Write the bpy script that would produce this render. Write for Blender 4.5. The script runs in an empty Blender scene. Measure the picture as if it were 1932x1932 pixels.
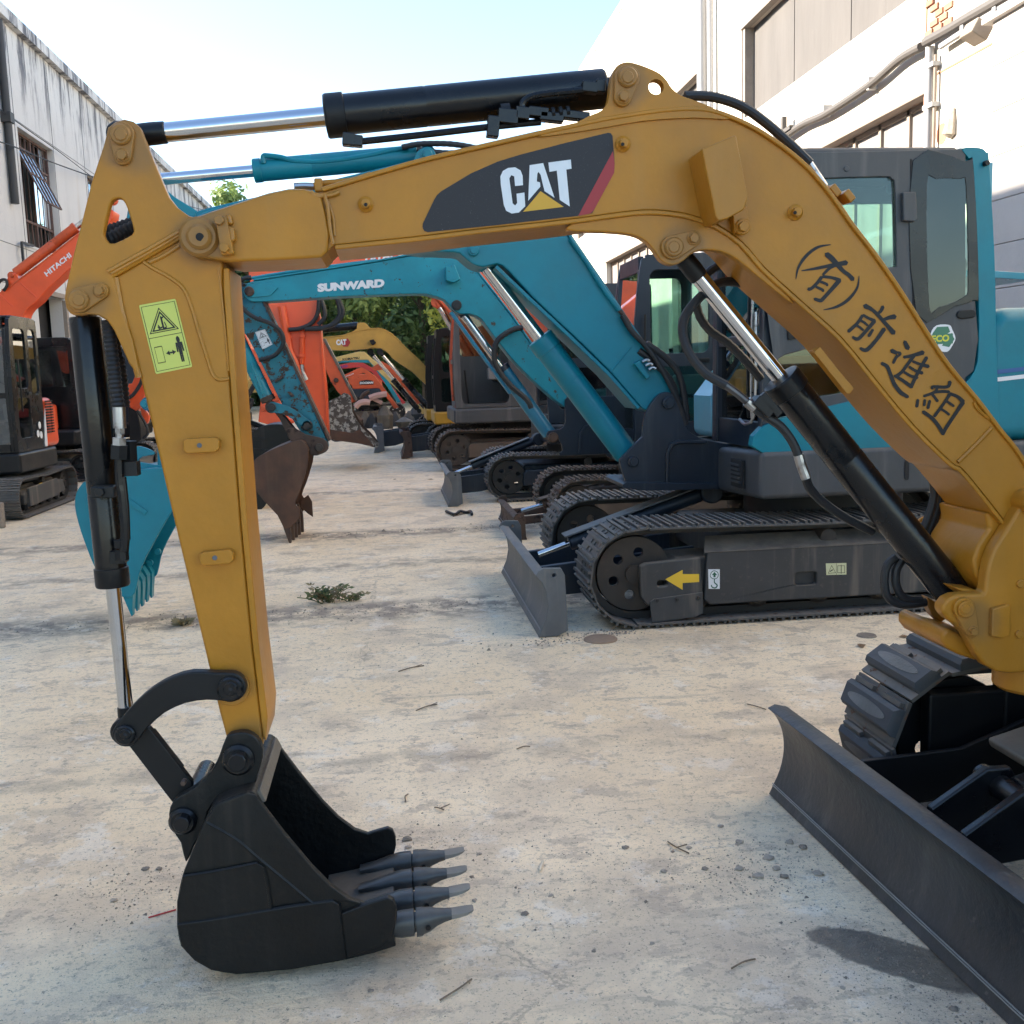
import bpy, bmesh, math, random
from math import radians, sin, cos, pi
from mathutils import Vector, Matrix
from mathutils.geometry import tessellate_polygon, delaunay_2d_cdt
random.seed(7)
V = Vector
scene = bpy.context.scene
COL = scene.collection
# ---------------------------------------------------------------- camera
FPX, CPX, EYE = 1917.0, 966.0, 1.5          # focal length and centre in survey units (photo scaled to 1932 px), eye height in m
_d = V(((733 - CPX) / FPX, (712 - CPX) / FPX, 1.0)).normalized()      # the yard's long axis (+Y) seen from the camera
_r = 0.031
_u = V((-_r, -1.0, -(-_d[1] - _d[0] * _r) / _d[2])).normalized()
_x = _u.cross(_d)
if _x[0] < 0: _x = -_x
MW = Matrix((_x, _d, _u))                    # rows: world axes in camera axes (right, down, forward)
cam = bpy.data.objects.new('camera', bpy.data.cameras.new('camera'))
COL.objects.link(cam); scene.camera = cam
cam.data.sensor_width = 36.0; cam.data.lens = 36.0 * FPX / 1932.0
cam.data.clip_start = 0.05; cam.data.clip_end = 2000
_R = MW.col[0].copy(); _U = -MW.col[1].copy(); _B = -MW.col[2].copy()
cam.matrix_world = Matrix(((_R.x, _U.x, _B.x, 0), (_R.y, _U.y, _B.y, 0), (_R.z, _U.z, _B.z, EYE), (0, 0, 0, 1)))
# ---------------------------------------------------------------- sky, sun, exposure
SUN = V((-1.0, 0.30, 0.465)).normalized()    # towards the sun: low, front left, behind the white building
el = math.asin(SUN.z); az = math.atan2(SUN.x, SUN.y)
world = bpy.data.worlds.new('World'); scene.world = world; world.use_nodes = True
wn, wl = world.node_tree.nodes, world.node_tree.links
bg = wn['Background']; bg.inputs[1].default_value = 0.098
sky = wn.new('ShaderNodeTexSky'); sky.sky_type = 'NISHITA'; sky.sun_disc = False
sky.sun_elevation = el; sky.sun_rotation = az; sky.air_density = 1.0; sky.dust_density = 0.5; sky.ozone_density = 1.0; sky.altitude = 50
hs = wn.new('ShaderNodeHueSaturation'); hs.inputs['Saturation'].default_value = 1.05
wl.new(sky.outputs[0], hs.inputs['Color']); wl.new(hs.outputs[0], bg.inputs[0])
sun = bpy.data.objects.new('sun', bpy.data.lights.new('sun', 'SUN')); COL.objects.link(sun)
sun.data.energy = 4.2; sun.data.angle = radians(0.5); sun.data.color = (1.0, 0.89, 0.74)
sun.rotation_euler = SUN.to_track_quat('Z', 'Y').to_euler()
vs = scene.view_settings
vs.view_transform = 'Standard'; vs.look = 'None'; vs.gamma = 1.0; vs.use_curve_mapping = False
vs.exposure = 2.34
scene.cycles.max_bounces = 6; scene.cycles.diffuse_bounces = 3; scene.cycles.glossy_bounces = 3; scene.cycles.transparent_max_bounces = 12
scene.cycles.use_denoising = True; scene.cycles.use_adaptive_sampling = True; scene.cycles.adaptive_threshold = 0.025
# ---------------------------------------------------------------- survey helpers: photo reading -> point on a world plane
def ray(px, py): return MW @ V(((px - CPX) / FPX, (py - CPX) / FPX, 1.0))
def P(px, py, Y): r = ray(px, py); k = Y / r.y; return V((r.x * k, Y, EYE + r.z * k))
def PX(px, py, X): r = ray(px, py); k = X / r.x; return V((X, r.y * k, EYE + r.z * k))
def PZ(px, py, Z=0.0): r = ray(px, py); k = (Z - EYE) / r.z; return V((r.x * k, r.y * k, Z))
def M(px, py, Y, n=1.0): return Y / ray(px, py).y * n / FPX             # n survey units in metres at that point
def zz(pts, ox, oy, s): return [(ox + p[0] * s, oy + p[1] * s) + tuple(p[2:]) for p in pts]
# ---------------------------------------------------------------- objects
def link(o, parent=None):
    COL.objects.link(o)
    if parent is not None:
        o.parent = parent
        if parent.type == 'EMPTY': o.matrix_parent_inverse = (Matrix.Translation(parent.location) @ parent.rotation_euler.to_matrix().to_4x4()).inverted()
    return o
def thing(name, label, cat, loc=(0, 0, 0), group=None):
    o = bpy.data.objects.new(name, None); o.location = loc; o.empty_display_size = 0.1; COL.objects.link(o)
    return tag(o, label, cat, group)
def tag(o, label=None, cat=None, group=None, kind=None):
    if label: o['label'] = label
    if cat: o['category'] = cat
    if group: o['group'] = group
    if kind: o['kind'] = kind
    return o
def mesh(name, verts, faces, mat, parent=None, bevel=0.0, ang=35, flat=False, seg=2):
    me = bpy.data.meshes.new(name); me.from_pydata([tuple(v) for v in verts], [], faces); me.validate()
    bm = bmesh.new(); bm.from_mesh(me); bmesh.ops.recalc_face_normals(bm, faces=bm.faces); bm.to_mesh(me); bm.free()
    if not flat:
        for p in me.polygons: p.use_smooth = True
        me.set_sharp_from_angle(angle=radians(ang))
    if mat: me.materials.append(MT[mat] if isinstance(mat, str) else mat)
    o = bpy.data.objects.new(name, me); link(o, parent)
    if bevel > 0:
        b = o.modifiers.new('edge', 'BEVEL'); b.width = bevel; b.segments = seg; b.limit_method = 'ANGLE'; b.angle_limit = radians(40); b.use_clamp_overlap = True
        b.harden_normals = True
    return o
def fill(loops):
    """faces of a planar outline with holes"""
    pts = [p for l in loops for p in l]; o = pts[0]; nn = V((0, 0, 0)); l0 = loops[0]
    for i in range(len(l0)): nn += (l0[i] - o).cross(l0[(i + 1) % len(l0)] - o)
    nn.normalize(); a = nn.orthogonal().normalized(); b_ = nn.cross(a); p2 = [V(((p - o).dot(a), (p - o).dot(b_))) for p in pts]; ed = []; k = 0
    for l in loops: m = len(l); ed += [(k + i, k + (i + 1) % m) for i in range(m)]; k += m
    r = delaunay_2d_cdt(p2, ed, [], 4, 1e-7); orig = r[3]; rings = []; k = 0
    for l in loops: rings.append(p2[k:k + len(l)]); k += len(l)
    def inside(q, R_):
        c_ = False
        for i in range(len(R_)):
            u, w = R_[i], R_[i - 1]
            if (u.y > q.y) != (w.y > q.y) and q.x < (w.x - u.x) * (q.y - u.y) / (w.y - u.y) + u.x: c_ = not c_
        return c_
    out = []
    for fc in r[2]:
        if not all(orig[i] for i in fc): continue
        best = None
        for t in tessellate_polygon([[V((r[0][i].x, r[0][i].y, 0)) for i in fc]]):
            A_, B_, C_ = (r[0][fc[j]] for j in t); ar = abs((B_ - A_).cross(C_ - A_))
            if best is None or ar > best[0]: best = (ar, (A_ + B_ + C_) / 3)
        if best and inside(best[1], rings[0]) and not any(inside(best[1], h) for h in rings[1:]): out.append(tuple(orig[i][0] for i in fc))
    return out
class G:
    """collects pieces of ONE part; build() links them as one mesh"""
    def __init__(s): s.v = []; s.f = []
    def add(s, v, f): n = len(s.v); s.v += [V(a) for a in v]; s.f += [[i + n for i in q] for q in f]; return s
    def box(s, c, d, rot=None):
        c = V(c); R = rot or Matrix.Identity(3)
        v = [c + R @ V((x * d[0] / 2, y * d[1] / 2, z * d[2] / 2)) for x in (-1, 1) for y in (-1, 1) for z in (-1, 1)]
        return s.add(v, [(0, 1, 3, 2), (4, 6, 7, 5), (0, 4, 5, 1), (2, 3, 7, 6), (0, 2, 6, 4), (1, 5, 7, 3)])
    def bar(s, a, b, w, h=None, up=V((0, 0, 1))):
        a, b = V(a), V(b); d = b - a; L = d.length; d.normalize()
        if abs(d.dot(up)) > .98: up = V((0, 1, 0))
        e = d.cross(up).normalized(); u = e.cross(d); R = Matrix((d, e, u)).transposed()
        return s.box((a + b) / 2, (L, w, h or w), R)
    def lathe(s, p0, p1, prof, seg=20):
        p0, p1 = V(p0), V(p1); d = (p1 - p0).normalized()
        a = d.orthogonal().normalized(); b = d.cross(a)
        v = []; f = []
        for (t, r) in prof:
            for k in range(seg):
                q = 2 * pi * k / seg; v.append(p0 + d * t + (a * cos(q) + b * sin(q)) * max(r, 1e-5))
        for i in range(len(prof) - 1):
            for k in range(seg):
                k2 = (k + 1) % seg; f.append((i * seg + k, i * seg + k2, (i + 1) * seg + k2, (i + 1) * seg + k))
        f.append(tuple(range(seg))[::-1]); n = (len(prof) - 1) * seg; f.append(tuple(range(n, n + seg)))
        return s.add(v, f)
    def cyl(s, p0, p1, r, seg=20, ch=0.0):
        L = (V(p1) - V(p0)).length
        return s.lathe(p0, p1, [(0, r), (L, r)] if ch <= 0 else [(0, r - ch), (ch, r), (L - ch, r), (L, r - ch)], seg)
    def tube(s, pts, r, seg=8, n=6, ribs=0.0, rib=.14):
        pts = crv(pts, n) if n > 1 else [V(p) for p in pts]
        if ribs > 0: pts = resample(pts, ribs / 2)
        v = []; f = []; fr = None
        for i, p in enumerate(pts):
            d = (pts[min(i + 1, len(pts) - 1)] - pts[max(i - 1, 0)]).normalized()
            fr = d.orthogonal().normalized() if fr is None else (fr - d * fr.dot(d)).normalized()
            b = d.cross(fr); rr = r * ((1 + rib) if i % 2 else (1 - rib)) if ribs > 0 else r
            for k in range(seg): q = 2 * pi * k / seg; v.append(p + (fr * cos(q) + b * sin(q)) * rr)
        for i in range(len(pts) - 1):
            for k in range(seg):
                k2 = (k + 1) % seg; f.append((i * seg + k, i * seg + k2, (i + 1) * seg + k2, (i + 1) * seg + k))
        f.append(tuple(range(seg))[::-1]); m = (len(pts) - 1) * seg; f.append(tuple(range(m, m + seg)))
        return s.add(v, f)
    def prism(s, loop, ext, holes=()):
        """loop (and holes) of points in one plane, pushed along ext"""
        ext = V(ext); loops = [[V(p) for p in loop]] + [[V(p) for p in h] for h in holes]
        flat = [p for l in loops for p in l]; n = len(flat)
        v = flat + [p + ext for p in flat]; f = []
        if holes:
            for t in fill(loops): f.append(tuple(t)); f.append(tuple(i + n for i in reversed(t)))
        else: f.append(tuple(range(n))); f.append(tuple(range(2 * n - 1, n - 1, -1)))
        o = 0
        for l in loops:
            m = len(l)
            for i in range(m): j = (i + 1) % m; f.append((o + i, o + j, o + j + n, o + i + n))
            o += m
        return s.add(v, f)
    def plateY(s, pts, Y0, Y1, holes=()):
        return s.prism([P(p[0], p[1], Y0) for p in pts], (0, Y1 - Y0, 0), [[P(p[0], p[1], Y0) for p in h] for h in holes])
    def strip(s, path, Y0, Y1, th, side=1):
        """a flange: a path in the plane Y0, thickened by th metres to one side, running to Y1"""
        pts = [P(p[0], p[1], Y0) for p in path]; out = []
        for i, p in enumerate(pts):
            d = (pts[min(i + 1, len(pts) - 1)] - pts[max(i - 1, 0)]).normalized(); out.append(p + V((d.z, 0, -d.x)) * th * side)
        return s.prism(pts + out[::-1], (0, Y1 - Y0, 0))
    def build(s, name, mat, parent=None, bevel=0.0, **k): return mesh(name, s.v, s.f, mat, parent, bevel, **k)
def crv(pts, n=5, closed=False):
    """Catmull-Rom through points (any dimension); a point with a trailing True is a sharp corner"""
    q = []; sh = []
    for p in pts:
        if isinstance(p, Vector): q.append(p); sh.append(False)
        else:
            s = isinstance(p[-1], bool) and p[-1]; q.append(V([float(c) for c in p if not isinstance(c, bool)])); sh.append(s)
    m = len(q); out = []
    for i in range(m if closed else m - 1):
        a, b = q[i], q[(i + 1) % m]
        if sh[i] and sh[(i + 1) % m]: out.append(a.copy()); continue
        p0 = a if sh[i] or (not closed and i == 0) else q[i - 1]
        p3 = b if sh[(i + 1) % m] or (not closed and i == m - 2) else q[(i + 2) % m]
        for k in range(n):
            t = k / n; t2 = t * t; t3 = t2 * t
            out.append(0.5 * ((2 * a) + (b - p0) * t + (2 * p0 - 5 * a + 4 * b - p3) * t2 + (3 * a - p0 - 3 * b + p3) * t3))
    if not closed: out.append(q[-1].copy())
    return out
def resample(pts, step):
    out = [pts[0]]; acc = 0.0
    for a, b in zip(pts, pts[1:]):
        L = (b - a).length
        if L < 1e-7: continue
        t = step - acc
        while t <= L: out.append(a.lerp(b, t / L)); t += step
        acc = L - (t - step)
    return out
def circ(cx, cy, r, n=20, a0=0.0): return [(cx + r * cos(a0 + 2 * pi * k / n), cy + r * sin(a0 + 2 * pi * k / n)) for k in range(n)]
def capsule(a, ra, b, rb, n=10):
    th = math.atan2(b[1] - a[1], b[0] - a[0]); out = []
    for k in range(n + 1): q = th + pi / 2 + pi * k / n; out.append((a[0] + ra * cos(q), a[1] + ra * sin(q)))
    for k in range(n + 1): q = th - pi / 2 + pi * k / n; out.append((b[0] + rb * cos(q), b[1] + rb * sin(q)))
    return out
def rrect(x0, y0, x1, y1, r, n=4):
    o = []
    for cx, cy, a in ((x1 - r, y1 - r, 0), (x0 + r, y1 - r, 90), (x0 + r, y0 + r, 180), (x1 - r, y0 + r, 270)):
        for k in range(n + 1): q = radians(a + 90 * k / n); o.append((cx + r * cos(q), cy + r * sin(q)))
    return o
def plate(name, pts, Y0, Y1, mat, parent, bevel=0.004, holes=(), **k): return G().plateY(pts, Y0, Y1, holes).build(name, mat, parent, bevel, **k)
def pinY(g, px, py, Y, r, out, seg=20, ch=.15):
    """a round boss of r survey units on the plane Y, standing out by `out` metres towards the camera"""
    c = P(px, py, Y); rr = M(px, py, Y, r); g.cyl(c + V((0, .01, 0)), c - V((0, out, 0)), rr, seg, rr * ch); return g
# flat print -----------------------------------------------------
def ribbon(pts, ws):
    """outline polygon of a brush stroke in 2-D with widths along it"""
    q = crv([p for p in pts], 5) if len(pts) > 2 else [V(p) for p in pts]; n = len(q)
    L = []; R = []
    for i, p in enumerate(q):
        d = (q[min(i + 1, n - 1)] - q[max(i - 1, 0)]).normalized(); t = i / (n - 1) * (len(ws) - 1); k = min(int(t), len(ws) - 2)
        w = (ws[k] + (ws[k + 1] - ws[k]) * (t - k)) / 2; e = V((-d.y, d.x)) * w; L.append(p + e); R.append(p - e)
    d0 = (q[0] - q[1]).normalized() * ws[0] * .4; d1 = (q[-1] - q[-2]).normalized() * ws[-1] * .4
    return L + [q[-1] + d1] + R[::-1] + [q[0] + d0]
def printed(name, polys, fn, mat, parent, dy=0.0003):
    """polygons in some 2-D space mapped by fn(x, y, lift) onto a surface; each lifted a little more than the one before"""
    v = []; f = []
    for i, poly in enumerate(polys):
        n = len(v); pts = [fn(p[0], p[1], i * dy) for p in poly]; v += pts
        for t in tessellate_polygon([pts]): f.append(tuple(a + n for a in t))
    return mesh(name, v, f, mat, parent, flat=True)
_tc = {}
def text_polys(body, bold=0.0, shear=0.0):
    key = (body, bold, shear)
    if key in _tc: return _tc[key]
    cu = bpy.data.curves.new('t', 'FONT'); cu.body = body; cu.size = 1; cu.offset = bold; cu.shear = shear; cu.resolution_u = 3
    o = bpy.data.objects.new('t', cu); COL.objects.link(o); bpy.context.view_layer.update()
    dg = bpy.context.evaluated_depsgraph_get(); me = bpy.data.meshes.new_from_object(o.evaluated_get(dg))
    vs_ = [v.co.copy() for v in me.vertices]; fs = [tuple(p.vertices) for p in me.polygons]
    x0 = min(v.x for v in vs_); x1 = max(v.x for v in vs_); y0 = min(v.y for v in vs_); y1 = max(v.y for v in vs_)
    r = ([((v.x - x0) / (x1 - x0), (v.y - y0) / (y1 - y0)) for v in vs_], fs)
    bpy.data.objects.remove(o); bpy.data.curves.remove(cu); bpy.data.meshes.remove(me); _tc[key] = r; return r
def lettering(name, body, corners, mat, parent, bold=0.02, shear=0.0):
    """text stretched onto a quad given as 3-D corners: bottom left, bottom right, top right, top left"""
    uv, fs = text_polys(body, bold, shear); a, b, c, d = [V(q) for q in corners]
    v = [a * (1 - x) * (1 - y) + b * x * (1 - y) + c * x * y + d * (1 - x) * y for x, y in uv]
    return mesh(name, v, fs, mat, parent, flat=True)
# ---------------------------------------------------------------- materials
MT = {}
class NB:
    def __init__(s, name):
        s.m = bpy.data.materials.new(name); s.m.use_nodes = True; s.t = s.m.node_tree; s.t.nodes.clear(); MT[name] = s.m
        s.out = s.t.nodes.new('ShaderNodeOutputMaterial'); s._co = None
    def n(s, ty, ins=None, **pr):
        nd = s.t.nodes.new('ShaderNode' + ty)
        for k, v in pr.items(): setattr(nd, k, v)
        for k, v in (ins or {}).items():
            if isinstance(v, bpy.types.NodeSocket): s.t.links.new(v, nd.inputs[k])
            else: nd.inputs[k].default_value = v
        return nd
    def co(s):
        if s._co is None: s._co = s.n('TexCoord').outputs['Object']
        return s._co
    def noise(s, scale, detail=4, rough=.55, stretch=None, off=(0, 0, 0), vec=None):
        vec = vec or s.co()
        if stretch or off != (0, 0, 0): vec = s.n('Mapping', {'Vector': vec, 'Scale': stretch or (1, 1, 1), 'Location': off}).outputs[0]
        return s.n('TexNoise', {'Vector': vec, 'Scale': scale, 'Detail': detail, 'Roughness': rough}).outputs[0]
    def ramp(s, fac, lo, hi, a=0.0, b=1.0): return s.n('MapRange', {'Value': fac, 'From Min': lo, 'From Max': hi, 'To Min': a, 'To Max': b}, interpolation_type='SMOOTHSTEP').outputs[0]
    def math(s, op, a, b=0.0): return s.n('Math', {0: a, 1: b}, operation=op).outputs[0]
    def mix(s, fac, a, b):
        nd = s.n('Mix', data_type='RGBA')
        for k, v in ((0, fac), (6, a), (7, b)):
            if isinstance(v, bpy.types.NodeSocket): s.t.links.new(v, nd.inputs[k])
            else: nd.inputs[k].default_value = (v if k == 0 else (tuple(v) + (1,) if len(v) == 3 else v))
        return nd.outputs[2]
    def bump(s, h, dist, strength=1.0): return s.n('Bump', {'Height': h, 'Distance': dist, 'Strength': strength}).outputs[0]
    def bsdf(s, color, rough, metal=0.0, normal=None, **extra):
        ins = {'Roughness': rough, 'Metallic': metal}
        ins['Base Color'] = color if isinstance(color, bpy.types.NodeSocket) else tuple(color) + (1,)
        if normal is not None: ins['Normal'] = normal
        ins.update(extra); b = s.n('BsdfPrincipled', ins); s.t.links.new(b.outputs[0], s.out.inputs[0]); return b
    def up(s): return s.n('SeparateXYZ', {0: s.n('NewGeometry').outputs['Normal']}).outputs[2]
    def xyz(s): return s.n('SeparateXYZ', {0: s.n('NewGeometry').outputs['Position']}).outputs
DUST = (.30, .25, .20)
def paint(name, col, rough=.38, dust=.35, dustc=DUST, mottle=.12, chips=0.0, chipc=(.09, .055, .04), bump=.0006, streak=0.0, coat=0.0, spec=.5, grease=()):
    b = NB(name); n1 = b.noise(3.2, 5, .6); n2 = b.noise(38, 4, .6)
    c = b.mix(b.ramp(n1, .3, .75), tuple(x * (1 - mottle) for x in col), tuple(min(1, x * (1 + mottle)) for x in col))
    if streak: c = b.mix(b.math('MULTIPLY', b.ramp(b.noise(9, 4, .6, (1, 1, .08)), .52, .72), streak), c, dustc)
    d = b.math('MULTIPLY', b.ramp(b.up(), .2, .95), dust)
    d = b.math('ADD', d, b.math('MULTIPLY', b.ramp(n2, .58, .8), dust * .35))
    d = b.math('MULTIPLY', d, b.ramp(b.noise(6, 5, .65, None, (3, 1, 2)), .3, .65, .35, 1.0))
    c = b.mix(d, c, dustc); r = b.ramp(n1, .2, .8, rough - .06, rough + .1); r = b.math('ADD', r, b.math('MULTIPLY', d, .5))
    if chips:
        k = b.ramp(b.noise(14, 8, .7, None, (7, 2, 5)), 1 - chips - .02, 1 - chips + .03); c = b.mix(k, c, chipc); r = b.math('ADD', r, b.math('MULTIPLY', k, .3))
    for (px_, pz_, rr_) in grease:
        x_, y_, z_ = b.xyz(); dd = b.math('SQRT', b.math('ADD', b.math('POWER', b.math('SUBTRACT', x_, px_), 2.0), b.math('POWER', b.math('SUBTRACT', z_, pz_), 2.0)))
        gk = b.math('MULTIPLY', b.ramp(b.math('ADD', dd, b.math('MULTIPLY', b.math('SUBTRACT', n1, .5), rr_ * 1.2)), rr_, rr_ * .45), .42); c = b.mix(gk, c, (.16, .105, .055))
    h = b.math('ADD', n2, b.math('MULTIPLY', n1, 2.0))
    b.bsdf(c, r, 0.0, b.bump(h, bump), **{'Specular IOR Level': spec}, **({'Coat Weight': coat, 'Coat Roughness': .2} if coat else {}))
def metal(name, col, rough, dirt=.0, dirtc=(.1, .07, .05), metallic=1.0, bump=.0003, scale=12):
    b = NB(name); n1 = b.noise(scale, 5, .65); c = tuple(col)
    if dirt: c = b.mix(b.ramp(n1, .62 - dirt * .4, .78 - dirt * .3), col, dirtc)
    b.bsdf(c, b.ramp(n1, .3, .75, rough * .75, rough * 1.35), metallic, b.bump(b.noise(60, 3), bump))
def flat(name, col, rough=.6): NB(name).bsdf(col, rough)
YEL = (.435, .180, .015)
paint('yellow_paint', YEL, .36, .10, (.40, .25, .10), .13, bump=.0009, streak=.10, chips=.285, chipc=(.24, .11, .035), spec=.34, grease=[(P(a_, c_, 2.55).x, P(a_, c_, 2.55).z, r_) for a_, c_, r_ in ((235, 275, .085), (170, 560, .075), (385, 450, .09), (1180, 165, .08), (1285, 462, .075), (1822, 1160, .08), (440, 1300, .07), (470, 1395, .09))])
paint('yellow_weld', tuple(x * .96 for x in YEL), .34, .1, (.40, .28, .12), .14, bump=.003)
paint('yellow_far', (.52, .29, .05), .45, .25, chips=.33)
paint('yellow_pale', (.62, .43, .14), .5, .3)
paint('black_paint', (.004, .0045, .006), .24, .06, (.16, .14, .12), .2, bump=.0006, spec=.42)
paint('black_bucket', (.0045, .005, .0055), .40, .09, (.15, .125, .10), .25, bump=.0022, spec=.32, streak=.14, chips=.30, chipc=(.03, .027, .025))
paint('black_satin', (.005, .0055, .007), .42, .09, (.15, .13, .11), spec=.35)
paint('blade_grey', (.030, .034, .040), .36, .30, (.15, .14, .13), .30, bump=.0030, chips=.36, chipc=(.10, .095, .09), streak=.30)
paint('blade_light', (.11, .115, .12), .5, .45, (.25, .23, .2), .2, bump=.0015, streak=.5)
paint('teal_paint', (.004, .175, .235), .36, .04, (.16, .19, .17), .1, spec=.35)
paint('teal_worn', (.005, .225, .295), .42, .07, (.17, .17, .14), .16, chips=.37, chipc=(.05, .032, .022))
paint('teal_rust', (.012, .16, .22), .6, .45, (.14, .10, .07), .25, chips=.45, chipc=(.055, .033, .022))
paint('teal_light', (.05, .27, .36), .32, .25, (.3, .32, .3), .08, coat=.3)
paint('blue_cylinder', (.010, .165, .27), .36, .15, (.16, .19, .18), .1)
paint('navy_paint', (.007, .015, .028), .40, .10, (.13, .13, .13), .15, streak=.2)
paint('cab_grey', (.052, .055, .060), .5, .25, (.18, .17, .16), .12, streak=.35)
paint('orange_paint', (.74, .082, .014), .36, .08, (.45, .2, .1), .08, coat=.2)
paint('orange_dirty', (.60, .09, .024), .5, .22, (.24, .14, .09), .15, chips=.36, chipc=(.10, .05, .03))
paint('red_paint', (.50, .035, .03), .5, .3)
paint('rust_steel', (.075, .042, .028), .62, .45, (.15, .11, .08), .35, bump=.002, chips=.42, chipc=(.035, .022, .017))
paint('bucket_rust', (.085, .036, .018), .55, .15, (.12, .07, .04), .4, bump=.0014, streak=.3)
paint('bucket_chalk', (.060, .045, .036), .6, .3, (.2, .16, .12), .3, chips=.48, chipc=(.32, .30, .26))
paint('shoe_steel', (.085, .080, .075), .5, .75, (.25, .215, .18), .25, chips=.40, chipc=(.12, .06, .035))
paint('shoe_rust', (.105, .080, .062), .62, .7, (.24, .19, .145), .3, chips=.45, chipc=(.07, .04, .028))
paint('link_black', (.018, .017, .017), .5, .5, (.13, .105, .085))
paint('frame_grey', (.042, .042, .043), .55, .95, (.22, .18, .14), .2, streak=.4)
paint('wheel_brown', (.050, .038, .030), .6, .5, (.18, .135, .095), .3)
paint('frame_brown', (.105, .075, .055), .68, .6, (.2, .15, .11), .3)
paint('pad_rubber', (.045, .050, .058), .62, .45, (.17, .165, .16), .15, bump=.001)
paint('pad_worn', (.15, .15, .148), .85, .3, (.25, .235, .21), .3, bump=.004)
paint('hose_rubber', (.012, .012, .014), .5, .3, (.14, .12, .1))
paint('greasy_steel', (.115, .095, .074), .6, .2, (.3, .25, .19), .3, bump=.002)
paint('tooth_steel', (.050, .049, .048), .33, .18, (.26, .22, .17), .3, bump=.001)
paint('adapter_black', (.016, .017, .019), .38, .25, (.2, .17, .14), .3, bump=.001)
paint('tooth_tip', (.20, .178, .15), .6, .4, (.3, .26, .21), .2, bump=.001)
paint('skirt_yellow', (.55, .30, .03), .4, .3)
metal('chrome', (.62, .62, .64), .10, .1, (.4, .38, .36), bump=.0001, scale=5)
metal('fitting', (.42, .42, .43), .35, .3)
metal('steel_dark', (.10, .10, .11), .45, .3)
flat('scratch_pale', (.30, .30, .29), .6); flat('white_print', (.72, .73, .74), .5); flat('black_print', (.006, .005, .006), .55); flat('red_print', (.33, .018, .022), .45); flat('logo_yellow', (.62, .33, .02), .45)
flat('label_yellow', (.58, .60, .12), .5); flat('label_black', (.014, .014, .010), .6); flat('label_pale', (.60, .60, .36), .55); flat('arrow_yellow', (.75, .47, .035), .55)
flat('hook_green', (.015, .10, .055), .6); flat('eco_green', (.05, .18, .11), .5); flat('eco_yellow', (.6, .6, .05), .5); flat('dark_inside', (.012, .012, .013), .8); flat('seat_black', (.016, .016, .018), .8)
flat('plastic_grey', (.14, .145, .15), .6); flat('white_paint', (.66, .67, .68), .5); flat('blue_print', (.03, .10, .28), .5); flat('purple_print', (.08, .03, .25), .5); flat('pink_paint', (.55, .33, .28), .6); flat('red_thread', (.5, .04, .04), .6)
flat('cigarette', (.65, .55, .42), .8)
b = NB('decal_black'); s_ = b.ramp(b.noise(420, 2, .5), .68, .75); b.bsdf(b.mix(s_, (.010, .007, .010), (.09, .08, .08)), .5)
b = NB('twig'); b.bsdf(b.mix(b.noise(30), (.10, .065, .04), (.25, .18, .12)), .9)
b = NB('dry_leaf'); b.bsdf(b.mix(b.noise(40), (.16, .085, .045), (.30, .19, .10)), .8)
b = NB('clod'); n = b.noise(60, 5, .7); b.bsdf(b.mix(n, (.13, .105, .082), (.36, .295, .235)), .95, 0, b.bump(n, .006))
b = NB('clod_pale'); n = b.noise(60, 5, .7); b.bsdf(b.mix(n, (.26, .21, .165), (.52, .43, .34)), .95, 0, b.bump(n, .006))
b = NB('rusty_lid'); n = b.noise(25, 5, .7); b.bsdf(b.mix(n, (.20, .12, .075), (.36, .26, .18)), .85, 0, b.bump(n, .002))
def glass(name, tint, trans, rough=.02, base=.06):
    b = NB(name); lw = b.n('LayerWeight', {'Blend': .35}); f = b.ramp(lw.outputs['Fresnel'], 0, 1, base, .95)
    g = b.n('BsdfGlossy', {'Color': (.95, .97, 1, 1), 'Roughness': rough}); t = b.n('BsdfTransparent', {'Color': tuple(tint) + (1,)})
    d = b.n('BsdfDiffuse', {'Color': (.35, .36, .34, 1)}); dm = b.math('MULTIPLY', b.ramp(b.noise(4, 5, .65), .4, .8), 1 - trans)
    m1 = b.n('MixShader', {0: dm, 1: t.outputs[0], 2: d.outputs[0]}); m2 = b.n('MixShader', {0: f, 1: m1.outputs[0], 2: g.outputs[0]}); b.t.links.new(m2.outputs[0], b.out.inputs[0])
glass('cab_glass', (.70, .84, .78), .95, base=.035)
glass('dark_glass', (.30, .34, .33), .9, base=.14)
glass('window_glass', (.35, .42, .42), .55, base=.30)
b = NB('frosted_glass'); n = b.noise(1.1, 4, .6, (1, 3, .2)); b.bsdf(b.mix(b.ramp(n, .35, .65), (.17, .155, .155), (.26, .24, .235)), .45)
# concrete ground: pale cast slabs, broom streaks, dirt, dark wet patch, joints
b = NB('concrete_ground')
x, y, z = b.xyz()
big = b.noise(.45, 5, .6); mid = b.noise(2.2, 6, .62, None, (4, 9, 0)); fine = b.noise(26, 4, .7); grit = b.noise(170, 2, .6)
strk = b.noise(7, 5, .65, (.25, 1.4, 1), (2, 5, 0)); rag = b.noise(5.5, 6, .74, (.75, 1, 1), (1, 1, 4))
c = b.mix(b.ramp(big, .34, .66), (.84, .635, .40), (.94, .755, .525))
c = b.mix(b.math('MULTIPLY', b.ramp(mid, .46, .66), .55), c, (.58, .45, .325))
c = b.mix(b.math('MULTIPLY', b.ramp(rag, .55, .60), .62), c, (.49, .38, .28))
c = b.mix(b.math('MULTIPLY', b.ramp(b.noise(4.2, 6, .76, None, (5, 3, 1)), .56, .62), .55), c, (.90, .79, .65))
msk = b.ramp(b.noise(.8, 4, .6, None, (3, 7, 0)), .42, .58)
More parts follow.
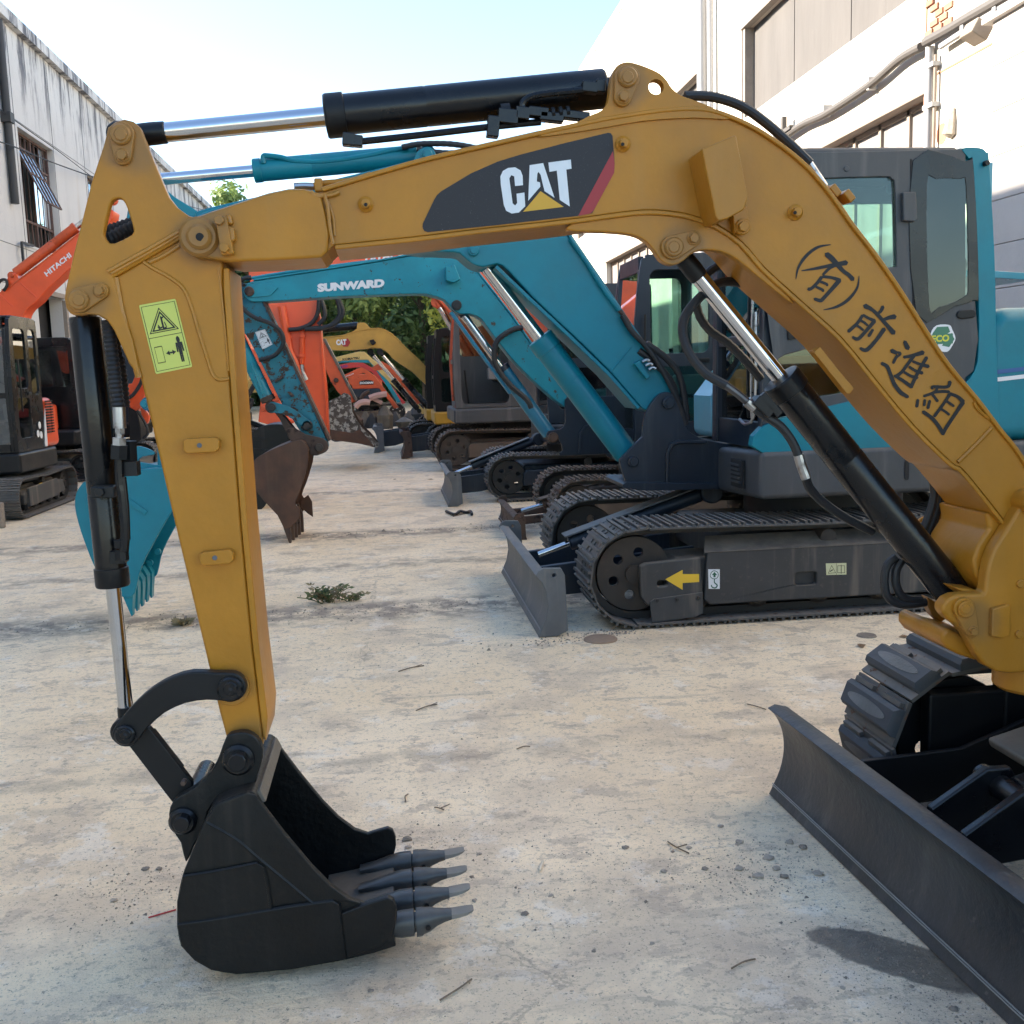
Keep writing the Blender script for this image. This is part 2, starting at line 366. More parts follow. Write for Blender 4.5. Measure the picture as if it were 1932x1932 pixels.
c = b.mix(b.math('MULTIPLY', b.math('MULTIPLY', b.ramp(strk, .56, .64), .42), msk), c, (.34, .265, .205))
c = b.mix(b.math('MULTIPLY', b.ramp(b.noise(20, 5, .65, (.09, 1.2, 1), (8, 1, 0)), .655, .69), .5), c, (.30, .235, .18))
near = b.ramp(y, 5.0, 2.2); c = b.mix(b.math('MULTIPLY', b.math('MULTIPLY', b.ramp(b.noise(1.3, 6, .7, None, (2, 9, 3)), .44, .56), .42), near), c, (.54, .41, .295))
c = b.mix(b.math('MULTIPLY', b.ramp(fine, .54, .66), .55), c, (.34, .27, .205))
c = b.mix(b.math('MULTIPLY', b.ramp(b.noise(46, 5, .8, None, (2, 2, 7)), .595, .635), .8), c, (.19, .155, .125))
c = b.mix(b.math('MULTIPLY', b.ramp(b.noise(110, 3, .75, (.6, 1, 1), (2, 4, 7)), .60, .66), .7), c, (.22, .18, .145))
c = b.mix(b.math('MULTIPLY', b.ramp(grit, .60, .72), .5), c, (.25, .20, .16))
c = b.mix(b.math('MULTIPLY', b.ramp(b.noise(80, 4, .65, None, (1, 2, 3)), .64, .70), .6), c, (.92, .84, .73))
crk = b.n('TexVoronoi', {'Vector': b.n('Mapping', {'Vector': b.co(), 'Scale': (.33, .33, 1)}).outputs[0], 'Scale': 1.0, 'Randomness': 1.0}, feature='DISTANCE_TO_EDGE').outputs[0]
crk = b.math('ADD', crk, b.math('MULTIPLY', b.math('SUBTRACT', b.noise(6, 5, .7, None, (9, 9, 9)), .5), .06))
c = b.mix(b.math('MULTIPLY', b.math('MULTIPLY', b.ramp(b.math('ABSOLUTE', crk), .003, .0008), .35), msk), c, (.16, .13, .105))
wob = b.math('MULTIPLY', b.math('SUBTRACT', b.noise(1.6, 5, .65, None, (6, 6, 0)), .5), .55)
def joint(cx, width, ax, amt, col):
    global c
    d = b.math('ABSOLUTE', b.math('SUBTRACT', b.math('ADD', ax, wob), cx))
    k = b.math('MULTIPLY', b.ramp(d, width, width * .25), amt); k = b.math('MULTIPLY', k, b.ramp(b.noise(5, 5, .7, None, (cx, 0, 0)), .36, .6)); c = b.mix(k, c, col)
for cy, w, a in ((6.55, .42, .95), (8.15, .22, .7), (9.85, .34, .9), (13.6, .3, .8), (18.0, .4, .7), (3.9, .10, .4)): joint(cy, w, y, a, (.27, .21, .16))
# the damp oily patch in front of the blade
dx_, dy_ = b.math('SUBTRACT', x, 1.205), b.math('SUBTRACT', y, 2.285)
uu = b.math('DIVIDE', b.math('SUBTRACT', b.math('MULTIPLY', dx_, .72), b.math('MULTIPLY', dy_, .69)), .25); vv = b.math('DIVIDE', b.math('ADD', b.math('MULTIPLY', dx_, .69), b.math('MULTIPLY', dy_, .72)), .10)
ell = b.math('SQRT', b.math('ADD', b.math('POWER', uu, 2.0), b.math('POWER', vv, 2.0)))
ell = b.math('ADD', ell, b.math('MULTIPLY', b.math('SUBTRACT', b.noise(3.2, 6, .66), .5), 1.05))
pud = b.ramp(ell, .95, .84); c = b.mix(b.math('MULTIPLY', pud, .80), c, b.mix(b.ramp(fine, .45, .65), (.050, .041, .034), (.13, .105, .085)))
# scattered grey-blue spill stains
stn = b.ramp(b.noise(.9, 4, .55, None, (11, 3, 0)), .60, .74); c = b.mix(b.math('MULTIPLY', stn, .22), c, (.45, .40, .345))
rgh = b.math('SUBTRACT', b.ramp(mid, .3, .7, .78, .93), b.math('MULTIPLY', pud, .45))
h = b.math('ADD', b.math('MULTIPLY', strk, 1.2), b.math('ADD', b.math('MULTIPLY', fine, .8), b.math('ADD', b.math('MULTIPLY', grit, .3), b.math('MULTIPLY', mid, 1.6))))
b.bsdf(c, rgh, 0, b.bump(h, .010, .8))
def plaster(name, col, stain, z0, z1, rs=1.0):
    b = NB(name); x, y, z = b.xyz(); c = b.mix(b.ramp(b.noise(.5, 5, .6), .3, .7), tuple(v * .93 for v in col), col)
    c = b.mix(b.math('MULTIPLY', b.ramp(b.noise(2.5, 5, .6, (1, 1, .12)), .5, .72), .35), c, tuple(v * .72 for v in col))
    st = b.noise(1.5, 8, .72, (1, 1, .22)); st2 = b.noise(6.0, 6, .7, (1, 1, .09), (3, 3, 3))
    k = b.math('MULTIPLY', b.ramp(b.math('ADD', b.math('MULTIPLY', st, .6), b.math('MULTIPLY', st2, .4)), .47, .57), b.ramp(b.math('ADD', z, b.math('MULTIPLY', b.noise(.7, 4), 1.2)), z0 + .5, z1 + .5))
    c = b.mix(b.math('MULTIPLY', k, rs), c, stain)
    k2 = b.ramp(b.noise(1.1, 8, .75, (1, 1, .35), (9, 2, 1)), .66, .72); c = b.mix(b.math('MULTIPLY', k2, .55), c, tuple(v * .55 for v in col))
    k3 = b.ramp(b.noise(.8, 6, .6, (1, 1, .08), (2, 8, 1)), .62, .72); c = b.mix(b.math('MULTIPLY', k3, .35), c, (col[0] * .75, col[1] * .6, col[2] * .42))
    b.bsdf(c, .9, 0, b.bump(b.math('ADD', b.noise(14, 4), b.noise(3, 3)), .008))
plaster('plaster_left', (.57, .555, .535), (.085, .085, .10), 7.0, 9.4, .95)
plaster('plaster_right', (.60, .555, .475), (.20, .14, .10), 8.0, 11.0, .5)
b = NB('panel_board'); n = b.noise(2.4, 6, .65, (1, 1, .25)); n2 = b.noise(.7, 3, .5); b.bsdf(b.mix(n, (.065, .06, .058), (.12, .112, .107)), .85, 0, b.bump(n, .01))
b = NB('old_wood'); n = b.noise(5, 6, .6, (1, .2, 1)); b.bsdf(b.mix(n, (.17, .13, .10), (.36, .31, .26)), .85)
b = NB('brick_red'); n = b.noise(9, 5, .7); b.bsdf(b.mix(n, (.26, .10, .055), (.42, .24, .16)), .9, 0, b.bump(n, .006))
b = NB('mortar_grey'); n = b.noise(20, 5, .7); b.bsdf(b.mix(n, (.25, .21, .17), (.44, .40, .35)), .95, 0, b.bump(n, .012))
b = NB('pipe_grey'); n = b.noise(3, 4, .6, (1, 1, .3)); b.bsdf(b.mix(n, (.26, .265, .28), (.40, .40, .41)), .55)
flat('conduit_dark', (.075, .068, .064), .7); flat('pipe_black', (.03, .03, .032), .6); flat('cable_black', (.012, .012, .014), .6); flat('frame_rust', (.11, .065, .055), .8); flat('steel_shed', (.10, .13, .18), .6)
b = NB('column_tile'); n = b.noise(1.6, 6, .65); b.bsdf(b.mix(n, (.36, .335, .31), (.52, .485, .455)), .85, 0, b.bump(b.noise(12, 4), .004))
b = NB('bark'); n = b.noise(8, 5, .7, (1, 1, .3)); b.bsdf(b.mix(n, (.05, .038, .028), (.14, .11, .08)), .9)
def leaf(name, a, c_):
    b = NB(name); oi = b.noise(.9, 3, .6); f = b.noise(7, 3, .5); cc = b.mix(b.ramp(b.math('ADD', b.math('MULTIPLY', oi, .5), b.math('MULTIPLY', f, .5)), .35, .65), a, c_)
    d = b.n('BsdfPrincipled', {'Base Color': cc, 'Roughness': .6}); t = b.n('BsdfTranslucent', {'Color': cc}); m = b.n('MixShader', {0: .35, 1: d.outputs[0], 2: t.outputs[0]}); b.t.links.new(m.outputs[0], b.out.inputs[0])
leaf('leaf_dark', (.045, .085, .03), (.11, .18, .055)); leaf('leaf_mid', (.10, .16, .04), (.23, .30, .075)); leaf('leaf_bright', (.24, .29, .045), (.40, .43, .085)); leaf('weed_leaf', (.07, .10, .035), (.17, .19, .075)); leaf('weed_dry', (.22, .17, .08), (.34, .27, .15))
# ---------------------------------------------------------------- the setting: ground, buildings, far trees
g = G(); g.add([(-60, -12, 0), (60, -12, 0), (60, 400, 0), (-60, 400, 0)], [(0, 1, 2, 3)]); tag(g.build('ground', 'concrete_ground'), kind='structure')
g = G(); g.add([(-900, 400, -.02), (900, 400, -.02), (900, 1200, -.02), (-900, 1200, -.02)], [(0, 1, 2, 3)])
g.add([(-900, -300, -.02), (-60, -300, -.02), (-60, 400, -.02), (-900, 400, -.02)], [(0, 1, 2, 3)]).add([(60, -300, -.02), (900, -300, -.02), (900, 400, -.02), (60, 400, -.02)], [(0, 1, 2, 3)]); g.add([(-60, -300, -.02), (60, -300, -.02), (60, -12, -.02), (-60, -12, -.02)], [(0, 1, 2, 3)])
tag(g.build('terrain', 'clod'), kind='structure')
def wallX(name, X0, X1, y0, y1, z0, z1, holes, mat, parent):
    return G().prism([(X0, y0, z0), (X0, y1, z0), (X0, y1, z1), (X0, y0, z1)], (X1 - X0, 0, 0), [[(X0, a, c), (X0, b, c), (X0, b, d), (X0, a, d)] for a, b, c, d in holes]).build(name, mat, parent, ang=20)
# ---- white building along the left side
LX = -8.0
lb = thing('white_building', 'long white plastered building with black mould streaks under its roof edge and steel windows', 'building', (LX, 30, 0))
wins = [(24.87, 27.33, 4.75, 7.33), (30.2, 32.7, 4.75, 7.33), (35.6, 38.1, 4.75, 7.33), (41.0, 43.5, 4.75, 7.33), (19.5, 22.0, 4.75, 7.33)]
doors = [(25.15, 26.95, 0, 3.68), (31.0, 33.0, 0, 3.6)]
wallX('wall', LX, LX - .3, -6, 53, 0, 9.45, wins + doors, 'plaster_left', lb)
G().box((LX - 6.4, 23.5, 4.7), (12, 58.6, 9.4)).build('body', 'dark_inside', lb)
G().box((LX - 6.2, 23.5, 9.58), (12.72, 59.3, .25)).build('parapet_coping', 'plaster_left', lb)
G().box((LX - 13, 66, 3.4), (19, 25, 6.8)).build('unseen_shade_wing', 'plaster_left', lb); G().box((LX - 6, 53.15, 4.7), (12, .3, 9.5)).build('end_wall', 'plaster_left', lb)  # the wing is unseen, added to keep the far ground in shade
for k, yy in enumerate((24.7, 27.36, 30.05, 32.8, 35.5, 38.2, 22.1)):                                      # shallow panel joints down the wall
    G().box((LX + .002, yy, 6.5), (.012, .018, 5.8)).build('joint_line', 'plastic_grey', lb)
for zz_ in (7.45, 4.62, 3.75):
    G().box((LX + .002, 24.0, zz_), (.012, 44, .016)).build('joint_line', 'plastic_grey', lb)
for wi, (a, c, z0, z1) in enumerate(wins):
    w = G().box((LX - .16, (a + c) / 2, z0 - .03), (.36, c - a + .16, .06)).build('window', 'plaster_left', lb, .01)
    xi = LX - .17; g = G(); m_ = (a + c) / 2
    for yy in (a + .03, m_, c - .03): g.box((xi, yy, (z0 + z1) / 2), (.06, .06, z1 - z0))
    for zz_ in (z0 + .03, z1 - .03, z0 + .62 * (1 if wi != 0 else .98), z1 - .62): g.box((xi, m_, zz_), (.05, c - a, .05))
    for q in range(1, 8):
        if q != 4: g.box((xi, a + (c - a) * q / 8, (z0 + z1) / 2), (.03, .03, z1 - z0))
    g.build('frame', 'frame_rust', w)
    for q in range(8):
        ya = a + (c - a) * q / 8 + .02; yb = a + (c - a) * (q + 1) / 8 - .02
        for r_, (za, zb) in enumerate(((z0 + .06, z0 + .58), (z0 + .66, z1 - .66), (z1 - .6, z1 - .06))):
            if (wi == 0 and ((q < 4 and r_ == 1) or (r_ == 0 and q not in (7,)) or (r_ == 2 and q < 4))) or random.random() < .22: continue
            G().add([(xi + .005, ya, za), (xi + .005, yb, za), (xi + .005, yb, zb), (xi + .005, ya, zb)], [(0, 1, 2, 3)]).build('pane', 'window_glass', w, flat=True)
    if wi == 0:                                                                                              # the top-hung sash swung open
        g = G(); A = V((xi + .04, a + .08, z1 - .35)); B = V((xi + .62, a + .08, z0 + .95)); dy = V((0, m_ - a - .12, 0))
        for t in (0, .25, .5, .75, 1): g.bar(A + dy * t, B + dy * t, .035)
        for t in (0, .5, 1): g.bar(A.lerp(B, t), A.lerp(B, t) + dy, .035)
        g.build('open_sash', 'frame_rust', w)
        for q in range(4):
            p = A + dy * (q / 4 + .02); p2 = A + dy * (q / 4 + .23); off = V((B - A)) * .97
            G().add([p + V((0, 0, .0)), p2, p2 + off, p + off], [(0, 1, 2, 3)]).build('pane', 'window_glass', w, flat=True)
G().box((LX + .05, 27.05, 1.8), (.10, .16, 3.7)).build('door_post', 'old_wood', lb, .01)
G().box((LX + .03, 26.0, 3.74), (.12, 2.1, .12)).build('door_lintel', 'old_wood', lb, .01)
G().cyl((LX + .10, 23.98, 5.5), (LX + .10, 23.98, 9.3), .085, 12).build('rain_pipe', 'pipe_black', lb)
G().box((LX + .10, 23.98, 7.3), (.22, .26, .22)).build('pipe_collar', 'pipe_black', lb, .01)
g = G(); g.bar((LX + .1, 24.15, 4.2), (LX + .1, 24.15, 4.7), .05).bar((LX + .1, 24.15, 4.7), (LX + .1, 24.9, 4.72), .05); g.build('wall_bracket', 'pipe_black', lb)
def cable(name, label, pts, r, grp=None):
    o = G().tube(pts, r, 6, 10).build(name, 'cable_black'); tag(o, label, 'cable', grp); return o
cable('wall_cable', 'thin black cable sagging across the open window of the white building', [PX(-30, 258, LX + .25), PX(30, 278, LX + .25), PX(90, 303, LX + .25), PX(165, 330, LX + .25), PX(230, 350, LX + .2), PX(330, 382, LX + .2), PX(400, 400, LX + .2)], .016)
cable('wall_cable', 'thin grey cable running above the open window of the white building', [PX(-30, 185, LX + .12), PX(4, 210, LX + .12), PX(60, 250, LX + .12), PX(110, 285, LX + .12), PX(175, 335, LX + .12)], .010)
# ---- weathered building along the right side
RX = 6.5
rb = thing('workshop_building', 'tall sunlit cream plastered workshop with boarded upper bays and pipes down its wall', 'building', (RX, 25, 0))
ub = [(12.35, 18.37, 5.87, 7.42), (20.45, 26.5, 5.87, 7.42), (28.4, 34.5, 5.87, 7.42), (36.5, 42.5, 5.87, 7.42)]
lwn = [(11.88, 16.4, 1.2, 4.74), (18.2, 23.0, 1.2, 4.74), (25.0, 30.0, 1.2, 4.74), (32.0, 37.0, 1.2, 4.74)]
wallX('wall', RX, RX + .3, 2, 50, 0, 10.84, ub + lwn, 'plaster_right', rb)
G().box((RX + 5, 26, 5.3), (9.2, 47.6, 10.6)).build('body', 'dark_inside', rb)
G().box((RX + 5.13, 26, 10.95), (10.3, 48.2, .22)).build('roof_coping', 'plaster_right', rb)
G().box((RX + 5, 50.1, 5.4), (9.9, .2, 10.8)).build('end_wall', 'plaster_right', rb)
for a, c, z0, z1 in ub:
    yy = a; k = 0
    while yy < c - .05:
        wd = min(1.02, c - yy); G().box((RX + .20 + .006 * (k % 2), yy + wd / 2, (z0 + z1) / 2), (.03, wd - .012, z1 - z0 + .1)).build('panel', 'panel_board', rb, .003); yy += wd; k += 1
    G().box((RX + .13, c - .06, (z0 + z1) / 2), (.22, .10, z1 - z0)).build('bay_post', 'old_wood', rb, .01)
    G().box((RX + .05, (a + c) / 2, z1 + .02), (.14, c - a + .1, .06)).build('bay_lintel', 'mortar_grey', rb, .01)
for a, c, z0, z1 in lwn:
    w = G().box((RX + .10, (a + c) / 2, z1 - .05), (.3, c - a, .12)).build('window', 'old_wood', rb, .01)
    n = 6; g = G()
    for q in range(n + 1): g.box((RX + .17, a + (c - a) * q / n, (z0 + z1) / 2), (.06, .07, z1 - z0))
    for zz_ in (z0 + .03, z0 + 1.6, z1 - .14): g.box((RX + .17, (a + c) / 2, zz_), (.06, c - a, .07))
    g.build('frame', 'old_wood', w)
    for q in range(n):
        for za, zb in ((z0 + .06, z0 + 1.57), (z0 + 1.63, z1 - .17)):
            G().box((RX + .185, a + (c - a) * (q + .5) / n, (za + zb) / 2), (.012, (c - a) / n - .075, zb - za)).build('pane', 'frosted_glass', w)
for yy, r_ in ((20.3, .10), (19.78, .06)): G().cyl((RX - .12, yy, .2), (RX - .12, yy, 10.7), r_, 14).build('rain_pipe', 'pipe_grey', rb)
G().cyl((RX - .06, 11.78, 0.1), (RX - .06, 11.78, 5.12), .05, 12).build('drop_pipe', 'pipe_grey', rb)
G().cyl((RX - .05, 11.66, 0.1), (RX - .05, 11.66, 5.0), .022, 8).build('drop_pipe', 'old_wood', rb)
for zz_ in (4.9, 4.45, 3.6): G().box((RX - .05, 11.74, zz_), (.10, .22, .05)).build('pipe_clip', 'pipe_grey', rb)
q = [(16.4, 5.06), (15.4, 5.10), (14.5, 5.05), (13.2, 5.08), (12.4, 5.17), (11.9, 5.16)]
G().tube([(RX - .10, a, c) for a, c in q], .055, 10, 5).build('conduit', 'conduit_dark', rb)
G().tube([(RX - .10, a, c) for a, c in [(11.8, 5.18), (11.3, 5.16), (10.9, 5.155), (10.3, 5.14), (9.0, 5.12), (7, 5.1)]], .06, 10, 4).build('conduit', 'conduit_dark', rb)
G().tube([(RX - .08, a, c) for a, c in [(11.5, 5.04), (10.8, 5.06), (10.1, 5.07), (8, 5.06)]], .035, 8, 4).build('conduit', 'pipe_grey', rb)
for yy in (13.2, 14.6, 11.0, 10.4): G().box((RX - .06, yy, 5.10), (.14, .06, .16)).build('conduit_clip', 'pipe_grey', rb)
g = G(); g.bar((RX - .15, 16.5, 5.12), (RX - .15, 15.7, 5.14), .06).bar((RX - .15, 16.0, 5.16), (RX - .15, 16.0, 5.36), .07); g.build('tap_bracket', 'conduit_dark', rb)
# patch of fallen plaster with bare bricks
bp = G().prism([(RX - .004, a, c) for a, c in [(11.95, 5.30), (11.80, 5.22), (11.5, 5.2), (11.42, 5.45), (11.36, 5.9), (11.40, 6.15), (11.55, 6.2), (11.7, 6.12), (11.9, 6.2), (11.96, 6.0)]], (.02, 0, 0)).build('bare_patch', 'mortar_grey', rb)
for r_ in range(9):
    for k in range(3):
        yb = 11.88 - k * .2 - (.1 if r_ % 2 else 0); zb = 5.30 + r_ * .085
        if yb < 11.47 or random.random() < .12: continue
        G().box((RX - .012 + random.uniform(-.008, .006), yb, zb), (.03, .17, .065)).build('brick', 'brick_red', bp, .006)
G().box((RX - .004, 11.97, 3.9), (.016, .025, 7.0)).build('rust_strip', 'brick_red', rb)
G().box((RX - .003, 11.0, 4.80), (.012, 1.55, .022)).build('rust_strip', 'brick_red', rb)
G().box((RX - .004, 10.26, 5.9), (.014, .025, 2.3)).build('rust_strip', 'brick_red', rb)
G().lathe((RX - .004, 11.575, 4.10), (RX + .05, 11.575, 4.10), [(0, .12), (.03, .12)], 18).build('round_hole_patch', 'brick_red', rb)
G().lathe((RX - .02, 11.36, 4.0), (RX - .02, 11.30, 4.32), [(0, .02), (.05, .09), (.2, .06), (.33, .01)], 7).build('plaster_chip', 'mortar_grey', rb)
# pilaster in front of the wall, built of courses of blocks
pil = thing('wall_pilaster', 'grey block pilaster standing out from the cream workshop wall', 'pillar', (RX - .15, 9.2, 0))
for k in range(11): G().box((RX - .17, 9.02, .22 + k * .44), (.33, 2.1, .434)).build('block', 'column_tile', pil, .006)
G().box((RX - .19, 9.02, 4.86), (.42, 2.3, .06)).build('cap', 'column_tile', pil, .01)
# floodlight on the wall
fl = thing('floodlight', 'small rusty floodlight bracketed under the conduit on the workshop wall', 'light', (RX - .3, 10.42, 4.9))
G().box((RX - .28, 10.45, 4.86), (.2, .24, .16), Matrix.Rotation(.5, 3, 'Y')).build('housing', 'old_wood', fl, .015); G().bar((RX - .02, 10.42, 5.02), (RX - .28, 10.45, 4.92), .05).build('bracket', 'steel_dark', fl)
# ---- cables coil on the workshop wall
G().tube([(RX - .1 + .03 * sin(k), 10.05 + .16 * cos(k * .7), 2.35 + .22 * sin(k * .7)) for k in range(14)], .02, 6, 4).build('cable_coil', 'hose_rubber', rb)
# ---- far trees
def tree(name, label, x, y, h, rad, mat, n, zc=None, seed=0, lean=0, cat='tree', grp='trees closing the far end of the yard'):
    rnd = random.Random(seed); t = thing(name, label, cat, (x, y, 0), grp); g = G()
    g.tube([(x, y, 0), (x + .1, y, h * .25), (x + lean * .4, y + .1, h * .5), (x + lean, y, h * .85)], .16 * h / 9, 8, 4)
    limbs = []
    for k in range(9):
        a = rnd.uniform(0, 2 * pi); zb = h * rnd.uniform(.28, .65); e = V((x + lean * .5 + cos(a) * rad * .75, y + sin(a) * rad * .75, zb + h * rnd.uniform(.1, .28))); limbs.append(e)
        g.tube([(x + lean * zb / h, y, zb), V((x + lean * .4, y, zb)).lerp(e, .5) + V((0, 0, .2)), e], .05 * h / 9, 5, 3)
    g.build('trunk', 'bark', t)
    cl = []
    for k in range(34):
        a = rnd.uniform(0, 2 * pi); u = rnd.uniform(-1, 1); q = rnd.uniform(.35, 1) ** .6; zm = h * .62; s = math.sqrt(1 - u * u)
        cl.append((V((x + lean * .7 + cos(a) * s * rad * q, y + sin(a) * s * rad * q, zm + u * h * .40 * q)), rad * rnd.uniform(.2, .42)))
    v = []; f = []
    for k in range(n):
        c, r_ = rnd.choice(cl); d = V((rnd.gauss(0, 1), rnd.gauss(0, 1), rnd.gauss(0, .8))); d = d.normalized() * r_ * rnd.uniform(.35, 1.05); p = c + d
        if p.z < h * .12: continue
        s = rnd.uniform(.07, .17); nn = (d.normalized() + V((rnd.uniform(-.7, .7), rnd.uniform(-.7, .7), rnd.uniform(-.2, .9)))).normalized(); a = nn.orthogonal().normalized(); a = Matrix.Rotation(rnd.uniform(0, 6.3), 3, nn) @ a; bb = nn.cross(a)
        i = len(v); v += [p - a * s * 1.5, p - bb * s * .7, p + a * s * 1.5, p + bb * s * .7]; f.append((i, i + 1, i + 2, i + 3))
    me = bpy.data.meshes.new('crown'); me.from_pydata([tuple(q) for q in v], [], f); me.materials.append(MT[mat]); link(bpy.data.objects.new('crown', me), t)
specs = [('dense dark green tree behind the orange excavator stick', -5.2, 52, 9.6, 3.4, 'leaf_dark'), ('broad mid green tree above the sickle of black hoses', -1.6, 54, 9.2, 3.6, 'leaf_mid'),
         ('dark green tree behind the crown of the far yellow boom', 1.8, 53, 8.8, 3.4, 'leaf_dark'), ('sunlit yellow green tree behind the roofs of the black cabs', 4.1, 50, 9.0, 2.7, 'leaf_bright'),
         ('tall green tree rising over the end of the white building', -9.2, 55.5, 12.4, 2.6, 'leaf_mid'), ('green tree beside the end of the workshop wall', 7.4, 54, 9.5, 3.2, 'leaf_mid'),
         ('shadowy tree filling the gap in the second row', .2, 61, 10.4, 4.2, 'leaf_dark'), ('shadowy tree at the back behind the orange stick', -4.0, 62, 10.2, 4.2, 'leaf_dark'), ('shadowy tree at the back right of the far gap', 5.2, 62, 10.4, 4.2, 'leaf_dark')]
for i, (lb_, x, y, h, r_, m) in enumerate(specs): tree('broadleaf_tree', lb_, x, y, h, r_, m, 5200, seed=i + 3)
wd = G(); rnd = random.Random(5)
v = []; f = []
for k in range(26000):
    x = rnd.uniform(-22, 22); y = rnd.uniform(66, 72); z = rnd.uniform(0, 10.2) * rnd.uniform(.75, 1) + .5 * sin(x * 1.3); p = V((x, y, z)); s = rnd.uniform(.12, .28)
    nn = V((rnd.gauss(0, 1), -1 + rnd.gauss(0, .7), rnd.gauss(.4, .8))).normalized(); a = nn.orthogonal().normalized(); a = Matrix.Rotation(rnd.uniform(0, 6.3), 3, nn) @ a; bb = nn.cross(a)
    i = len(v); v += [p - a * s * 1.4, p - bb * s * .8, p + a * s * 1.4, p + bb * s * .8]; f.append((i, i + 1, i + 2, i + 3))
for k in range(7000):
    x = rnd.uniform(-22, 22); y = rnd.uniform(63, 66); z = rnd.uniform(0, 3.0); p = V((x, y, z)); s = rnd.uniform(.12, .28)
    nn = V((rnd.gauss(0, 1), -1 + rnd.gauss(0, .7), rnd.gauss(.4, .8))).normalized(); a = nn.orthogonal().normalized(); a = Matrix.Rotation(rnd.uniform(0, 6.3), 3, nn) @ a; bb = nn.cross(a)
    i = len(v); v += [p - a * s * 1.4, p - bb * s * .8, p + a * s * 1.4, p + bb * s * .8]; f.append((i, i + 1, i + 2, i + 3))
me = bpy.data.meshes.new('far_foliage'); me.from_pydata([tuple(q) for q in v], [], f); me.materials.append(MT['leaf_dark']); o = link(bpy.data.objects.new('far_foliage', me)); tag(o, 'dark mass of woodland foliage closing the far end', 'foliage', kind='stuff')
# steel canopy beyond the trees
sh = thing('steel_canopy', 'open blue grey steel canopy frame above the far end of the yard', 'canopy', (-6.5, 56, 0))
for k in range(5): G().box((-7.9 + k * .8, 58, 10.1), (.36, .4, 1.3)).build('roof_beam', 'steel_shed', sh)
for zz_ in (10.4, 11.0): G().box((-6.3, 58, zz_), (4.2, .2, .16)).build('purlin', 'steel_shed', sh)
for xx in (-7.9, -4.7): G().box((xx, 58, 4.75), (.3, .3, 9.5)).build('post', 'steel_shed', sh)
# ---------------------------------------------------------------- the yellow mini excavator in front
A = thing('mini_excavator', 'yellow mini excavator with black bucket resting on the ground, nearest the camera', 'excavator', (2.4, 2.4, 0))
BN, BF = 2.53, 2.765                      # boom near and far face
SN, SF = 2.56, 2.76                      # stick near and far face
YC = 2.66
Z900 = lambda p: zz(p, 575, 96, .3307)   # survey sheets (windows of the photo) -> survey units
Z4 = lambda p: zz(p, 1293.2, 0, .3307)
Z1 = lambda p: zz(p, 0, 0, .3307)
ZB = lambda p: zz(p, 191.7, 1214, .397)
Z6 = lambda p: zz(p, 1597.5, 958.4, .2976)
ZT = lambda p: zz(p, 1310, 255.6, .3637)
Z3 = lambda p: zz(p, 894.5, 383.4, .3307)
Z22 = lambda p: zz(p, 1421, 639, .2645)
top = [(592, 361), (608, 362), (707, 332), (806, 304), (906, 281), (1015, 256), (1071, 244), (1140, 229), (1214, 217), (1262, 211), (1305, 209), (1340, 212), (1378, 224), (1425, 246), (1478, 281), (1521, 317), (1554, 354), (1581, 390), (1610, 431), (1648, 480), (1696, 549), (1753, 639), (1791, 695), (1844, 758), (1884, 811), (1916, 850), (1940, 888)]
bot = [(1912, 1010), (1897, 985), (1850, 925), (1815, 884), (1795, 872), (1725, 803), (1659, 724), (1590, 639), (1520, 575), (1445, 507), (1401, 457), (1357, 426), (1310, 407), (1270, 399), (1225, 396), (1175, 400), (1071, 414), (906, 432), (773, 448), (631, 462)]
tip = [(618, 474), (606, 486), (560, 489), (500, 492), (436, 494), (395, 488), (372, 486), (354, 477), (343, 463), (340, 447), (344, 431), (354, 417), (367, 410), (400, 398), (441, 385), (506, 364), (545, 356), (572, 356)]
foot = [(1962, 905), (1985, 950), (1980, 1000), (1945, 1025)]
boom = plate('boom', [(p[0], p[1]) for p in crv([(a, c, False) for a, c in top + foot + bot], 3)] + tip, BN + .006, BF - .006, 'yellow_paint', A, .003)
G().strip([tuple(p) for p in crv(top[1:], 3)], BN - .004, BF + .004, M(900, 300, BN, 9), -1).build('top_flange', 'yellow_paint', boom, .004)
G().strip([tuple(p) for p in crv(bot[1:], 3)], BN - .004, BF + .004, M(900, 300, BN, 9), -1).build('bottom_flange', 'yellow_paint', boom, .004)
plate('tip_casting', [(605, 364)] + [(614, 400), (622, 440), (618, 474)] + tip[1:], BN - .006, BF + .006, 'yellow_paint', boom, .008)
def bead(name, pts, Y, r, parent, mat='yellow_weld', n=6): return G().tube([P(a, c, Y) for a, c in crv(pts, 5)] if len(pts) > 2 else [P(a, c, Y) for a, c in pts], M(900, 500, Y, r), 7, 2).build(name, mat, parent)
bead('weld', [(612, 366), (619, 395), (622, 425), (628, 460)], BN - .006, 3.5, boom)
bead('weld', [(618, 380), (628, 410), (631, 445)], BN + .002, 3, boom)
bead('weld', [(1870, 808), (1840, 840), (1807, 872)], BN + .004, 5, boom)
bead('weld', [(1866, 790), (1845, 772), (1838, 758)], BN + .002, 3, boom)
bead('weld', [(586, 362), (598, 370), (625, 368), (640, 362)], BN - .002, 4, boom)
hump = [(1015, 258), (1071, 239), (1111, 219), (1134, 209), (1147, 192), (1152, 158), (1156, 137), (1166, 123), (1183, 117), (1203, 121), (1225, 129), (1245, 139), (1258, 152), (1268, 167), (1285, 180), (1310, 189), (1340, 201), (1378, 224), (1310, 222), (1214, 228), (1120, 244)]
